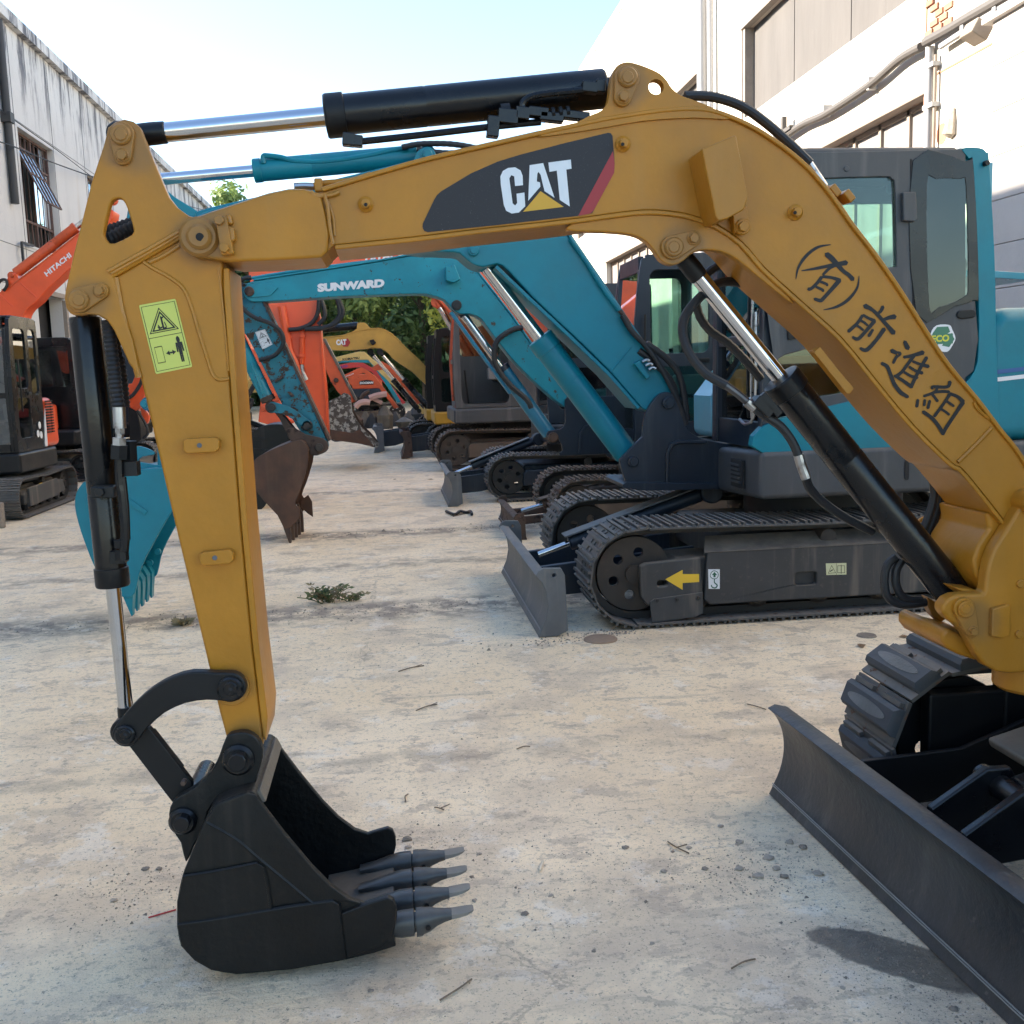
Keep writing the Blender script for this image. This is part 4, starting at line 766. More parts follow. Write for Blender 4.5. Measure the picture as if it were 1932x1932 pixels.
# hoses about the boom cylinder
def hose(pts, r, Y, parent, mat='hose_rubber', ribs=0, name='hose', dy=0.0):
    n = len(pts); return G().tube([P(a, c, Y + dy * i / max(1, n - 1)) for i, (a, c) in enumerate(pts)], r, 10, 6, ribs=ribs, rib=.05).build(name, mat, parent)
hose(Z3([(1760, 590), (1660, 515), (1560, 465), (1450, 447), (1380, 462), (1300, 525), (1215, 625), (1188, 720), (1225, 850), (1320, 970), (1440, 1040)]), .0125, 2.80, mc, dy=-.20)
hose(Z3([(1600, 400), (1480, 348), (1400, 355), (1330, 400), (1290, 450)]), .0125, 2.82, mc, ribs=.018)
hose(Z3([(1262, 540), (1285, 640), (1345, 725), (1450, 800), (1560, 910), (1640, 1010)]), .0125, 2.80, mc, ribs=.022)
hose(Z3([(1430, 1035), (1500, 1085), (1560, 1135)]), .0105, 2.60, mc, mat='steel_dark'); hose(Z3([(1556, 1130), (1585, 1155), (1600, 1165)]), .0145, 2.60, mc, mat='fitting', name='hose_nut')
hose(Z3([(1595, 1160), (1640, 1200), (1745, 1270), (1815, 1360), (1850, 1440)]), .0125, 2.60, mc)
g = G(); g.box(P(*Z3([(1640, 1160)])[0], 2.60), (.06, .05, .03), Matrix.Rotation(.75, 3, 'Y')); g.box(P(*Z3([(1690, 1150)])[0], 2.585), (.075, .02, .022), Matrix.Rotation(.85, 3, 'Y')); g.build('port_block', 'black_satin', mc, .003)
hose(Z3([(1850, 1436), (1868, 1500), (1895, 1570)]), .0135, 2.60, mc, mat='fitting', name='hose_nut')
hose(Z22([(372, 985), (400, 1060), (480, 1150), (600, 1240), (720, 1310), (850, 1375)]), .0125, 2.60, mc, dy=.10)
for s in (0, 90): hose(Z22([(1020, 1560), (960 + s * .7, 1610), (935 + s, 1720), (960 + s, 1840), (1060 + s * .7, 1895), (1230, 1880)] if not s else [(1060, 1580), (1020, 1650), (1020, 1760), (1080, 1850), (1200, 1865)]), .0125, 2.72, mc)
for k, q in enumerate(([(1170, 780), (1235, 900), (1280, 1000), (1290, 1130), (1240, 1300), (1190, 1400)], [(1260, 900), (1320, 980), (1340, 1090), (1300, 1250), (1230, 1440)], [(1330, 960), (1350, 1100), (1300, 1260), (1250, 1470)])): hose(Z22(q), .0125, 2.80 + k * .02, mc)
hose([(1292, 181), (1345, 183), (1398, 200), (1440, 228), (1480, 262), (1515, 295), (1528, 308)], .0125, 2.62, boom, ribs=0)
hose([(1524, 304), (1536, 322), (1556, 352)], .0100, 2.62, boom, mat='fitting', name='hose_nut'); hose([(1556, 352), (1580, 385), (1600, 415)], .008, 2.62, boom, mat='yellow_paint', name='hydraulic_pipe')
hose([(590, 352), (612, 346), (660, 342), (700, 330)], .0085, 2.62, boom, mat='yellow_paint', name='hydraulic_pipe'); hose([(555, 352), (575, 351), (592, 352)], .009, 2.62, boom, mat='fitting', name='hose_nut')
# ---- swing post
np_ = Z6([(1080, 20), (1010, 140), (940, 250), (905, 340), (888, 420), (878, 520), (868, 542), (760, 545), (690, 552), (640, 575), (606, 620), (602, 660), (640, 705), (700, 745), (752, 800), (790, 870), (830, 940), (880, 1000), (950, 1040), (1040, 1052), (1130, 1045), (1330, 1000), (1420, 600), (1420, 0), (1300, -90), (1180, -80)])
swing = plate('swing_post', np_, 2.50, 2.545, 'yellow_paint', A, .010, seg=3)
fp = Z6([(820, 20), (770, 60), (715, 140), (650, 240), (632, 320), (640, 400), (700, 480), (690, 560), (760, 800), (1000, 1040), (1400, 900), (1400, 100)])
plate('side_plate', fp, 2.79, 2.83, 'yellow_paint', swing, .010, seg=3)
plate('inner_web', Z6([(880, 30), (900, 130), (830, 240), (800, 330), (815, 420), (870, 520), (905, 560), (1000, 560), (1100, 200), (1050, 30)]), 2.545, 2.79, 'yellow_paint', swing, .01)
plate('clevis_floor', Z6([(690, 505), (830, 520), (860, 560), (860, 600), (760, 560)]), 2.545, 2.79, 'yellow_paint', swing, .006)
plate('lower_lug', Z6([(602, 800), (605, 850), (640, 895), (720, 935), (820, 968), (900, 965), (950, 930), (880, 840), (760, 815), (640, 760)]), 2.55, 2.80, 'yellow_paint', swing, .012, seg=3)
plate('clevis_cheek', Z6([(510, 560), (560, 590), (620, 600), (640, 700), (600, 730), (545, 680), (520, 630)]), 2.76, 2.80, 'yellow_paint', swing, .006)
keeper(Z6([(752, 640)])[0], 21, Z6([(798, 782)])[0], 13, 2.50, swing)
plate('pad', Z6([(925, 640), (1030, 612), (1042, 625), (1040, 810), (985, 828), (920, 815)]), 2.485, 2.505, 'yellow_paint', swing, .004)
G().cyl(P(*Z6([(1125, 480)])[0], 2.60) + V((.03, 0, -.30)), P(*Z6([(1125, 480)])[0], 2.60) + V((.03, 0, .12)), .10, 28, .01).build('swing_pin', 'yellow_paint', swing)
for q in ((1100, 480), (1092, 800)): g = G(); pinY(g, *Z6([q])[0], 2.499, 8, .006, 14); g.build('bolt', 'yellow_weld', swing)
plate('hose_tab', Z6([(528, 40), (545, 22), (600, 15), (780, 2), (700, 160), (560, 105), (528, 80)]), 2.86, 2.868, 'yellow_paint', swing, .002)
hose(Z6([(462, 92), (480, 75), (530, 60)]), .009, 2.86, swing, mat='yellow_paint', name='tab_rod')
# ---------------------------------------------------------------- tracks, blades, cabs, buckets shared by the machines
def shoe_mesh(name, w, pitch, mat, pad=None):
    g = G(); t = pitch * .46
    if pad:      # flat steel shoe (the rubber pad is a sub-part of its own)
        g.box((0, 0, -.006), (pitch * .96, w, .012)); g.box((-pitch * .36, -w * .27, .006), (.016, w * .36, .018)); g.box((-pitch * .36, w * .27, .006), (.016, w * .36, .018))
    else:
        g.box((0, 0, -.005), (pitch * 1.02, w, .010))
        for q in (-.40, -.02, .36): g.box((q * pitch, 0, .008), (.016, w * .985, .018))
        for q in (-.10, .10):
            for r in (-.18, .18): g.box((r * pitch, q * w, .003), (.022, .022, .012))
    o = g.build(name, mat); me = o.data; bpy.data.objects.remove(o); return me
def oval(Xf, Xr, R, zc, sag=.012, front_top=0.0):
    """outer line of a track loop, resampled evenly by the caller"""
    pts = []
    for k in range(25): a = pi / 2 + pi * k / 24; pts.append(V((Xf + R * cos(a), 0, zc + R * sin(a))))
    for k in range(1, 12): pts.append(V((Xf + (Xr - Xf) * k / 12, 0, zc - R)))
    for k in range(25): a = -pi / 2 + pi * k / 24; pts.append(V((Xr + R * cos(a), 0, zc + R * sin(a))))
    for k in range(1, 12): t = k / 12; pts.append(V((Xr + (Xf - Xr) * t, 0, zc + R - sag * sin(pi * t) + sag * .4 * sin(3 * pi * t))))
    return pts + [pts[0].copy()]
def track(parent, Xf, Xr, Y0, Y1, R, pitch, mats, parts=True, pad=False, sides=(1,), clear=.0):
    """one crawler: chain loop, shoes, front idler, frame, rollers. mats: shoe, chain, frame, wheel"""
    yc = (Y0 + Y1) / 2; w = Y1 - Y0; zc = R + .022; ov = oval(Xf, Xr, R, zc); L = sum((b - a).length for a, b in zip(ov, ov[1:])); n = round(L / pitch); pts = resample(ov, L / n)[:n]
    ch = G(); inn = [V(p) for p in oval(Xf, Xr, R - .055, zc)][:-1]; out = [V(p) for p in oval(Xf, Xr, R - .012, zc)][:-1]
    for s in (-1, 1): ch.prism([p + V((0, yc + s * w * .13 - .02, 0)) for p in out], (0, .04, 0), [[p + V((0, yc + s * w * .13 - .02, 0)) for p in inn]])
    tr = ch.build('track', mats[1], parent, ang=25)
    me = shoe_mesh('track_shoe', w, L / n, MT[mats[0]], pad)
    pm = None
    if pad:
        o = G(); o.add([V((x * L / n * a, y * w * b_, z)) for a, b_, z in ((.29, .5, 0), (.29, .5, .020), (.21, .48, .035)) for x in (-1, 1) for y in (-1, 1)], [(0, 1, 3, 2), (0, 4, 5, 1), (1, 5, 7, 3), (3, 7, 6, 2), (2, 6, 4, 0), (4, 8, 9, 5), (5, 9, 11, 7), (7, 11, 10, 6), (6, 10, 8, 4), (8, 10, 11, 9)])
        q = o.build('pad', 'pad_rubber', None, .003); pm = q.data; bpy.data.objects.remove(q)
        o = G(); e = [V((L / n * .13 * cos(2 * pi * k / 20), w * .38 * sin(2 * pi * k / 20), .0358)) for k in range(20)]; o.prism(e, (0, 0, .0012)); q = o.build('pad_face', 'pad_worn'); pf = q.data; bpy.data.objects.remove(q)
    J = G()
    for i, p in enumerate(pts):
        d = (pts[(i + 1) % n] - pts[i - 1]).normalized(); nrm = V((-d.z, 0, d.x)) * -1
        if (p - V(((Xf + Xr) / 2, 0, zc))).dot(nrm) < 0: nrm = -nrm
        e = nrm.cross(d); R3 = Matrix((d, e, nrm)).transposed().to_4x4(); mw = Matrix.Translation(p + V((0, yc, 0))) @ R3
        if parts:
            o = bpy.data.objects.new('track_shoe', me); o.matrix_world = mw; link(o, tr)
            if pad:
                for nm, m2 in (('rubber_pad', pm), ('pad_face', pf)):
                    if (i + 0) % 2 == 0 or True:
                        o2 = bpy.data.objects.new(nm, m2); o2.matrix_world = mw; link(o2, tr)
        else: J.add([mw @ v.co for v in me.vertices], [tuple(q.vertices) for q in me.polygons])
    if not parts: tag(J.build('track_shoes', mats[0], tr), kind='stuff')
    def disc(x, r, nm, holes=6):
        hs = [[(x + r * .58 * cos(2 * pi * k / holes + .3) + r * .13 * cos(q), Y0 + w * .30, zc + r * .58 * sin(2 * pi * k / holes + .3) + r * .13 * sin(q)) for q in [2 * pi * j / 12 for j in range(12)]] for k in range(holes)]
        G().prism([(x + r * cos(2 * pi * k / 36), Y0 + w * .30, zc + r * sin(2 * pi * k / 36)) for k in range(36)], (0, .03, 0), hs).build(nm, mats[3], tr, .004)
        G().lathe((x, Y0 + w * .24, zc), (x, Y1 - w * .24, zc), [(0, r * .25), (w * .52, r * .25)], 16).build('wheel_hub', mats[3], tr)
        g = G(); ro = [(x + r * cos(2 * pi * k / 36), Y0 + w * .34, zc + r * sin(2 * pi * k / 36)) for k in range(36)]; ri = [(x + r * .84 * cos(2 * pi * k / 36), Y0 + w * .34, zc + r * .84 * sin(2 * pi * k / 36)) for k in range(36)]; g.prism(ro, (0, w * .32, 0), [ri]).build(nm + '_rim', mats[3], tr)
    disc(Xf, R - .062, 'idler_wheel'); disc(Xr, R - .062, 'sprocket')
    fz0, fz1 = zc - R * .42, zc + R * .36
    g = G(); g.prism([(Xf + R * .62, Y0 + w * .16, fz0), (Xf + R * .62, Y0 + w * .16, fz1 - .06), (Xf + R * .85, Y0 + w * .16, fz1 - .01), (Xr - R * .8, Y0 + w * .16, fz1), (Xr - R * .5, Y0 + w * .16, fz0 + .03), (Xr - R * .8, Y0 + w * .16, fz0)], (0, w * .68, 0)); fr = g.build('track_frame', mats[2], tr, .02)
    nr = 5
    for k in range(nr):
        x = Xf + R * .9 + (Xr - Xf - 1.6 * R) * (k + .3) / nr; G().lathe((x, Y0 + w * .22, zc - R + .12), (x, Y1 - w * .22, zc - R + .12), [(0, .05), (.02, .075), (.05, .075), (.06, .05), (w * .56 - .06, .05), (w * .56 - .05, .075), (w * .56 - .02, .075), (w * .56, .05)], 16).build('roller', mats[3], tr)
    G().lathe(((Xf + Xr) / 2, Y0 + w * .2, zc + R * .58), ((Xf + Xr) / 2, Y1 - w * .2, zc + R * .58), [(0, .03), (.005, .05), (w * .6, .05)], 16).build('carrier_roller', mats[3], tr)
    return tr, fr
def dozer(parent, X, Y0, Y1, h, Xa, mat, armmat, z0=.01, skew=0.0, cyl=True, ym=None, cylmat='blade_light'):
    """blade facing -X: curved plate, end plates, two push arms, lift cylinder"""
    f = [(.010, 0), (.020, .06), (.052, .28), (.066, .5), (.060, .72), (.035, .90), (.004, 1.0)]; f = [(a * h / .33, c) for a, c in f]
    prof = [(a, c * h) for a, c in f] + [(.03, h + .012), (.075, h), (.085, h - .03), (.075 + .03 * h / .33, h * .55), (.05, 0)]
    prof = [tuple(p) for p in crv([V(p) for p in prof[:7]], 3)] + prof[7:]
    L = Y1 - Y0; g = G(); v0 = [V((X + a, Y1, z0 + c)) for a, c in prof]; bl = g.prism(v0, (skew * L, -L, 0)).build('dozer_blade', mat, parent, .006, ang=50)
    for yy, s in ((Y0, 1), (Y1 - .02, 0)):
        ep = [(a - .002, c * h) for a, c in f] + [(.02, h + .03), (.05, h + .045), (.12 * h / .33 + .02, h + .04), (.14 * h / .33 + .02, h - .0), (.15 * h / .33 + .02, .03), (.12, 0)]
        if s or not skew: G().prism([(X + a + skew * (Y1 - yy), yy - .003, z0 + c) for a, c in ep], (0, .026, 0), [[(X + .10 * h / .33 + .012 * cos(q) + skew * (Y1 - yy), yy - .003, z0 + h - .0 + .012 * sin(q)) for q in [2 * pi * k / 10 for k in range(10)]]]).build('end_plate', mat, bl, .004)
    for dz in (.10, .125):
        xs_ = X + .022 * h / .33 - .0015; G().bar((xs_, Y1 - .01, z0 + dz * h + .004), (xs_ + skew * L, Y0 + .01, z0 + dz * h + .004), .003, .0022).build('edge_scratch', 'scratch_pale', bl)
    ym = ym if ym is not None else (Y0 + Y1) / 2
    for yy in (ym - .32, ym + .26):
        xo = X + skew * (Y1 - yy) + .045
        G().prism([(xo + .06, yy, z0 + .08), (xo + .06, yy, z0 + h * .78), (xo + .35, yy, z0 + h * .85), (Xa, yy, z0 + h * 1.02), (Xa, yy, z0 + h * .62), (xo + .4, yy, z0 + .10)], (0, .05, 0)).build('push_arm', armmat, bl, .006)
    if cyl:
        p0, p1 = V((X + .16, ym, z0 + h * .85)), V((Xa + .2, ym, z0 + h * 1.9)); d = (p1 - p0).normalized()
        G().cyl(p0, p0 + d * .3, .02, 14).build('lift_rod', 'chrome', bl); G().cyl(p0 + d * .22, p1, .05, 18, .006).build('lift_cylinder', armmat, bl); G().bar(p0 + d * .18 + V((0, 0, .065)), p1 - d * .12 + V((0, 0, .065)), .15, .012).build('cylinder_cover', cylmat, bl, .003)
        G().cyl(p1 - V((0, .09, 0)), p1 + V((0, .09, 0)), .075, 20, .01).build('lift_pin', armmat, bl)
    return bl
def frameXZ(name, loop, holes, Y, th, mat, parent, bevel=.006): return G().prism([(a, Y, c) for a, c in loop], (0, th, 0), [[(a, Y, c) for a, c in h] for h in holes]).build(name, mat, parent, bevel)
def paneXZ(name, loop, Y, mat, parent): return G().prism([(a, Y, c) for a, c in loop], (0, .006, 0)).build(name, mat, parent)
def cab(parent, X0, X1, Y0, Y1, Z0, Z1, mat, gl='cab_glass', door=True, lean=.06, pillar=None, seat=True, rear_mat=None):
    W, H = X1 - X0, Z1 - Z0; r = .13
    out = [tuple(p) for p in crv([(X0, Z0, True), (X0 - .02, Z0 + H * .45), (X0 + lean, Z1 - r), (X0 + lean + r * .4, Z1 - .03), (X0 + lean + r * 1.2, Z1), (X1 - r, Z1), (X1 - .03, Z1 - .04), (X1, Z1 - r), (X1, Z0 + .3), (X1, Z0, True)], 4, True)]
    xd = X0 + W * .60; h1 = rrect(X0 + lean + .09, Z0 + H * .47, xd - .05, Z1 - .14, .07); h2 = rrect(xd + .06, Z0 + H * .42, X1 - .08, Z1 - .13, .08); h3 = rrect(X0 + .12, Z0 + H * .10, xd - .06, Z0 + H * .40, .06)
    c = frameXZ('cab', out, [h1, h2, h3] if door else [rrect(X0 + .10, Z0 + .06, xd - .02, Z1 - .13, .10), h2], Y0, .045, mat, parent)
    frameXZ('cab_side', out, [h1, h2], Y1 - .045, .045, mat, c)
    if door:
        for h in (h1, h3): paneXZ('pane', h, Y0 + .015, gl, c)
        G().box((xd - .10, Y0 - .012, Z0 + H * .43), (.10, .03, .035)).build('door_handle', 'black_satin', c, .006)
        G().tube([(X0 + .10, Y0 - .05, Z0 + H * .30), (X0 + .08, Y0 - .06, Z0 + H * .5), (X0 + .09, Y0 - .05, Z0 + H * .68)], .011, 7, 4).build('grab_rail', 'black_satin', c)
    paneXZ('pane', h2, Y0 + .015, gl, c)
    for h in (h1, h2): paneXZ('pane', h, Y1 - .03, gl, c)
    for yy in (Y0 + .045, Y1 - .085): G().prism([(X0, yy, Z0), (X0 - .02, yy, Z0 + H * .45), (X0 + lean, yy, Z1 - r), (X0 + lean + .07, yy, Z1 - r), (X0 + .06, yy, Z0 + H * .45), (X0 + .07, yy, Z0)], (0, .04, 0)).build('front_pillar', pillar or mat, c, .008)
    fy0, fy1 = Y0 + .085, Y1 - .085
    for za, zb in ((Z0, Z0 + .10), (Z0 + H * .40, Z0 + H * .44), (Z1 - r - .02, Z1 - .01)):
        xx = X0 - .01 if za < Z0 + H * .5 else X0 + lean; G().box((xx + .03, (fy0 + fy1) / 2, (za + zb) / 2), (.05, fy1 - fy0, zb - za)).build('front_rail', mat, c, .005)
    G().add([(X0 + .01, fy0, Z0 + .10), (X0 + .01, fy1, Z0 + .10), (X0, fy1, Z0 + H * .40), (X0, fy0, Z0 + H * .40)], [(0, 1, 2, 3)]).build('pane', gl, c, flat=True)
    G().add([(X0, fy0, Z0 + H * .44), (X0, fy1, Z0 + H * .44), (X0 + lean + .02, fy1, Z1 - r), (X0 + lean + .02, fy0, Z1 - r)], [(0, 1, 2, 3)]).build('pane', gl, c, flat=True)
    G().box(((X0 + lean + .12 + X1 - .08) / 2, (Y0 + Y1) / 2, Z1 - .018), (W - lean - .2, Y1 - Y0 - .02, .05)).build('roof', mat, c, .015)
    G().box(((X0 + X1) / 2, (Y0 + Y1) / 2, Z0 + .03), (W - .04, Y1 - Y0 - .1, .05)).build('floor_plate', 'black_satin', c)
    G().prism([(X1 - .05, Y0 + .045, Z0), (X1 - .05, Y1 - .045, Z0), (X1 - .05, Y1 - .045, Z1 - .05), (X1 - .05, Y0 + .045, Z1 - .05)], (.04, 0, 0), [[(X1 - .05, Y0 + .15, Z0 + H * .5), (X1 - .05, Y1 - .15, Z0 + H * .5), (X1 - .05, Y1 - .15, Z1 - .2), (X1 - .05, Y0 + .15, Z1 - .2)]]).build('rear_wall', mat, c)
    if seat:
        ym = (Y0 + Y1) / 2; sx = X0 + W * .62
        s = G().box((sx, ym, Z0 + H * .27), (.5, .48, .16)).build('seat', 'seat_black', c, .04, seg=3)
        G().box((sx + .26, ym, Z0 + H * .48), (.14, .46, .62), Matrix.Rotation(.12, 3, 'Y')).build('seat_back', 'seat_black', s, .05, seg=3); G().box((sx + .31, ym, Z0 + H * .73), (.10, .26, .2)).build('headrest', 'seat_black', s, .04, seg=3)
        G().box((sx - .12, ym - .32, Z0 + H * .30), (.5, .16, .18)).build('console', 'plastic_grey', c, .02); G().tube([(sx - .34, ym - .32, Z0 + H * .36), (sx - .38, ym - .32, Z0 + H * .42), (sx - .40, ym - .33, Z0 + H * .5)], .02, 8, 3).build('joystick', 'black_satin', c)
        G().tube([(X0 + .25, ym + .1, Z0 + .05), (X0 + .22, ym + .1, Z0 + H * .2), (X0 + .2, ym + .1, Z0 + H * .34)], .015, 7, 3).build('travel_lever', 'black_satin', c)
    return c
def bucketP(parent, side, back, Y0, Y1, mat, teeth, th=.02, inner=None, tooth_mat='tooth_steel', tl=None, ns=None, nm='bucket'):
    """bucket: side outline and back path read on the plane Y0, teeth as (base, tip) pairs in the same reading"""
    b_ = plate(nm, side, Y0, Y0 + th, mat, parent, .005); dv = V((0, Y1 - Y0 - th, 0)); pn = [P(a, c, Y0) for a, c in side]
    G().prism([p + dv for p in pn], (0, th, 0)).build('side_wall', inner or mat, b_, .005)
    pb = [P(a[0], a[1], Y0) for a in crv(back, 4)]; shell('shell', pb, Y0 + .006, Y1 - .006, -th, inner or mat, b_)
    n = len(teeth) if ns is None else ns
    for k in range(n):
        (ba, ti) = teeth[0] if ns else teeth[k]; yy = Y0 + .05 + k * (Y1 - Y0 - .1) / max(1, n - 1); pa, pt = P(ba[0], ba[1], Y0), P(ti[0], ti[1], Y0); pa.y = pt.y = yy; d = (pt - pa); e = V((-d.z, 0, d.x)).normalized(); L = d.length; v = []; f = []
        for t, w, h in ((-.35, .035, .012), (0, .042, .035), (.3, .038, .028), (.7, .034, .014), (1, .028, .004)):
            c_ = pa + d * t; v += [c_ + V((0, -w, 0)) - e * h, c_ + V((0, w, 0)) - e * h, c_ + V((0, w, 0)) + e * h, c_ + V((0, -w, 0)) + e * h]
        for i in range(4):
            for j in range(4): f.append((i * 4 + j, i * 4 + (j + 1) % 4, i * 4 + 4 + (j + 1) % 4, i * 4 + 4 + j))
        f += [(3, 2, 1, 0), (16, 17, 18, 19)]; mesh('tooth', v, f, tooth_mat, b_, .003)
    return b_
def arm(name, pts, Y0, Y1, mat, parent, bevel=.012, n=0): return plate(name, [tuple(p) for p in crv(pts, n, True)] if n else pts, Y0, Y1, mat, parent, bevel)
def through_pin(parent, px, py, Y0, Y1, r, mat, out=.03, nm='pin'):
    c_ = P(px, py, Y0); rr = M(px, py, Y0, r); g = G(); g.cyl(c_ - V((0, out, 0)), c_ + V((0, Y1 - Y0 + out, 0)), rr, 22, rr * .12).cyl(c_ - V((0, out + .012, 0)), c_ - V((0, out - .002, 0)), rr * .6, 16); return g.build(nm, mat, parent)
# ---- tracks and blade of the yellow mini excavator
tA, fA = track(A, 1.785, 3.55, 2.905, 3.245, .258, .158, ('shoe_steel', 'link_black', 'black_satin', 'black_satin'), pad=True)
track(A, 1.785, 3.55, 1.39, 1.73, .258, .158, ('shoe_steel', 'link_black', 'black_satin', 'black_satin'), pad=True)
bA = dozer(A, 1.253, 1.30, 3.29, .315, 1.95, 'blade_grey', 'black_satin', z0=.004, skew=.048, cyl=False)
for dy in (-.06, .10):
    G().prism([(1.40, 2.36 + dy, .20), (1.40, 2.36 + dy, .30), (1.56, 2.36 + dy, .40), (1.63, 2.36 + dy, .40), (1.66, 2.36 + dy, .34), (1.60, 2.36 + dy, .22)], (0, .03, 0)).build('clevis_plate', 'black_paint', bA, .008)
G().cyl((1.60, 2.25, .345), (1.60, 2.55, .345), .035, 18, .004).build('clevis_pin', 'black_paint', bA); G().cyl((1.62, 2.41, .345), (2.2, 2.41, .50), .048, 18, .004).build('lift_cylinder', 'black_paint', bA)
G().prism([(1.33, 2.85, .22), (1.40, 2.85, .285), (1.72, 2.85, .30), (2.1, 2.85, .44), (2.3, 2.85, .44), (2.3, 2.85, .25), (1.5, 2.85, .12)], (0, .02, 0)).build('push_arm', 'black_satin', bA, .004)
G().box((1.95, 2.45, .44), (.5, .5, .03), Matrix.Rotation(-.25, 3, 'Y')).build('belly_plate', 'greasy_steel', bA, .01)
G().box((2.9, 2.31, .33), (1.1, 1.2, .26)).build('car_body', 'black_satin', A, .03)
# the rest of the machine, out of the picture to the right: platform, cab and engine cover
G().cyl((2.75, 2.31, .46), (2.75, 2.31, .62), .42, 36).build('slew_ring', 'black_satin', A)
G().box((2.95, 2.36, .76), (1.75, 1.75, .28)).build('platform', 'yellow_paint', A, .06, seg=3)
cab(A, 2.28, 3.35, 1.50, 2.42, .90, 2.45, 'black_satin', rear_mat='yellow_paint'); G().box((3.45, 2.65, 1.2), (.75, 1.1, .62)).build('engine_cover', 'yellow_paint', A, .08, seg=3)
plate('boom_foot_pin', circ(1955, 950, 24, 20), 2.48, 2.84, 'yellow_paint', A, .004)
G().box((1.86, 2.955, .335), (.42, .06, .24)).build('idler_yoke', 'black_satin', A, .01)
G().box((2.5, 2.955, .335), (1.2, .08, .30)).build('side_beam', 'black_satin', A, .01)
# ---------------------------------------------------------------- the teal and navy excavator behind (near track Y 5.64)
B = thing('excavator', 'teal and navy excavator with grey dozer blade and a yellow arrow on its track frame', 'excavator', (2.6, 6.6, 0), 'excavators parked down the yard')
mB = ('shoe_steel', 'link_black', 'frame_grey', 'wheel_brown')
tB, fB = track(B, 1.385, 3.75, 5.64, 6.09, .285, .135, mB); track(B, 1.385, 3.75, 7.08, 7.53, .285, .135, mB)
dozer(B, .772, 5.60, 7.56, .355, 1.9, 'blade_light', 'navy_paint', z0=.003, cyl=True)
# side frame of the near track: bevelled beam, shield, slot, labels
yn = 5.64
frameXZ('side_beam', [(1.78, .145), (1.80, .43), (2.0, .44), (3.55, .44), (3.60, .40), (3.60, .15), (3.5, .115), (1.82, .115)], [rrect(2.34, .20, 2.47, .28, .02)], yn + .035, .05, 'frame_grey', tB, .012)
G().prism([(1.78, yn + .03, .43), (1.84, yn + .20, .50), (3.55, yn + .20, .50), (3.6, yn + .03, .43)], (0, .02, -.02)).build('beam_top', 'frame_grey', tB)
frameXZ('idler_yoke', [(1.40, .19), (1.395, .37), (1.43, .385), (1.76, .405), (1.775, .15), (1.44, .13)], [rrect(1.50, .245, 1.56, .275, .013)], yn + .03, .05, 'frame_grey', tB, .012)
frameXZ('idler_shield', [(1.46, .03), (1.45, .16), (1.475, .175), (1.77, .20), (1.77, .07), (1.72, .05)], [], yn + .018, .012, 'frame_grey', tB, .006)
for x in (1.49, 1.61, 1.74): g = G(); g.cyl((x, yn + .02, .165), (x, yn + .006, .165), .011, 6); g.build('bolt', 'link_black', tB)
fXZ = lambda Y: (lambda a, c, l: V((a, Y - l, c)))
printed('yellow_arrow', [[P(1255, 1093, yn + .028).xz, P(1288, 1075, yn + .028).xz, P(1288, 1083, yn + .028).xz, P(1319, 1083, yn + .028).xz, P(1319, 1098, yn + .028).xz, P(1288, 1100, yn + .028).xz, P(1288, 1113, yn + .028).xz]], fXZ(yn + .028), 'arrow_yellow', tB)
q = lambda pts, Y: [P(a, c, Y).xz for a, c in pts]
printed('hook_label', [q([(1336, 1074), (1358, 1074), (1358, 1111), (1337, 1111)], yn + .0335)], fXZ(yn + .0335), 'white_print', tB)
hk = [ribbon(q([(1340, 1085), (1343, 1079), (1348, 1077), (1354, 1080), (1355, 1086), (1352, 1091), (1346, 1092), (1341, 1089), (1340, 1085)], yn + .033), (.004,) * 3), ribbon(q([(1348, 1092), (1348, 1099), (1353, 1104), (1350, 1109), (1344, 1108), (1342, 1104)], yn + .033), (.006, .007, .008, .007, .006)), q([(1343, 1085), (1348, 1079), (1353, 1085), (1350, 1085), (1350, 1089), (1346, 1089), (1346, 1085)], yn + .033)]
printed('hook_print', hk, fXZ(yn + .0325), 'hook_green', tB, .00002)
printed('manual_label', [q([(1558, 1063), (1597, 1062), (1597, 1084), (1559, 1085)], yn + .0335)], fXZ(yn + .0335), 'label_pale', tB)
printed('manual_print', ring(q([(1562, 1082), (1569, 1066), (1577, 1081)], yn + .033), .16) + ring(q([(1580, 1067), (1594, 1067), (1594, 1081), (1580, 1081)], yn + .033), .12) + [ribbon(q([(1587, 1066), (1587, 1082)], yn + .033), (.004, .004)), ribbon(q([(1578, 1063), (1578, 1084)], yn + .033), (.002, .002)), ribbon(q([(1566, 1078), (1571, 1075)], yn + .033), (.006, .006))], fXZ(yn + .0325), 'label_black', tB, .00002)
G().box((2.75, 6.58, .38), (1.5, 1.0, .22)).build('car_body', 'frame_grey', B, .04); G().cyl((2.9, 6.6, .44), (2.9, 6.6, .73), .52, 40, .02).build('slew_ring', 'link_black', B)
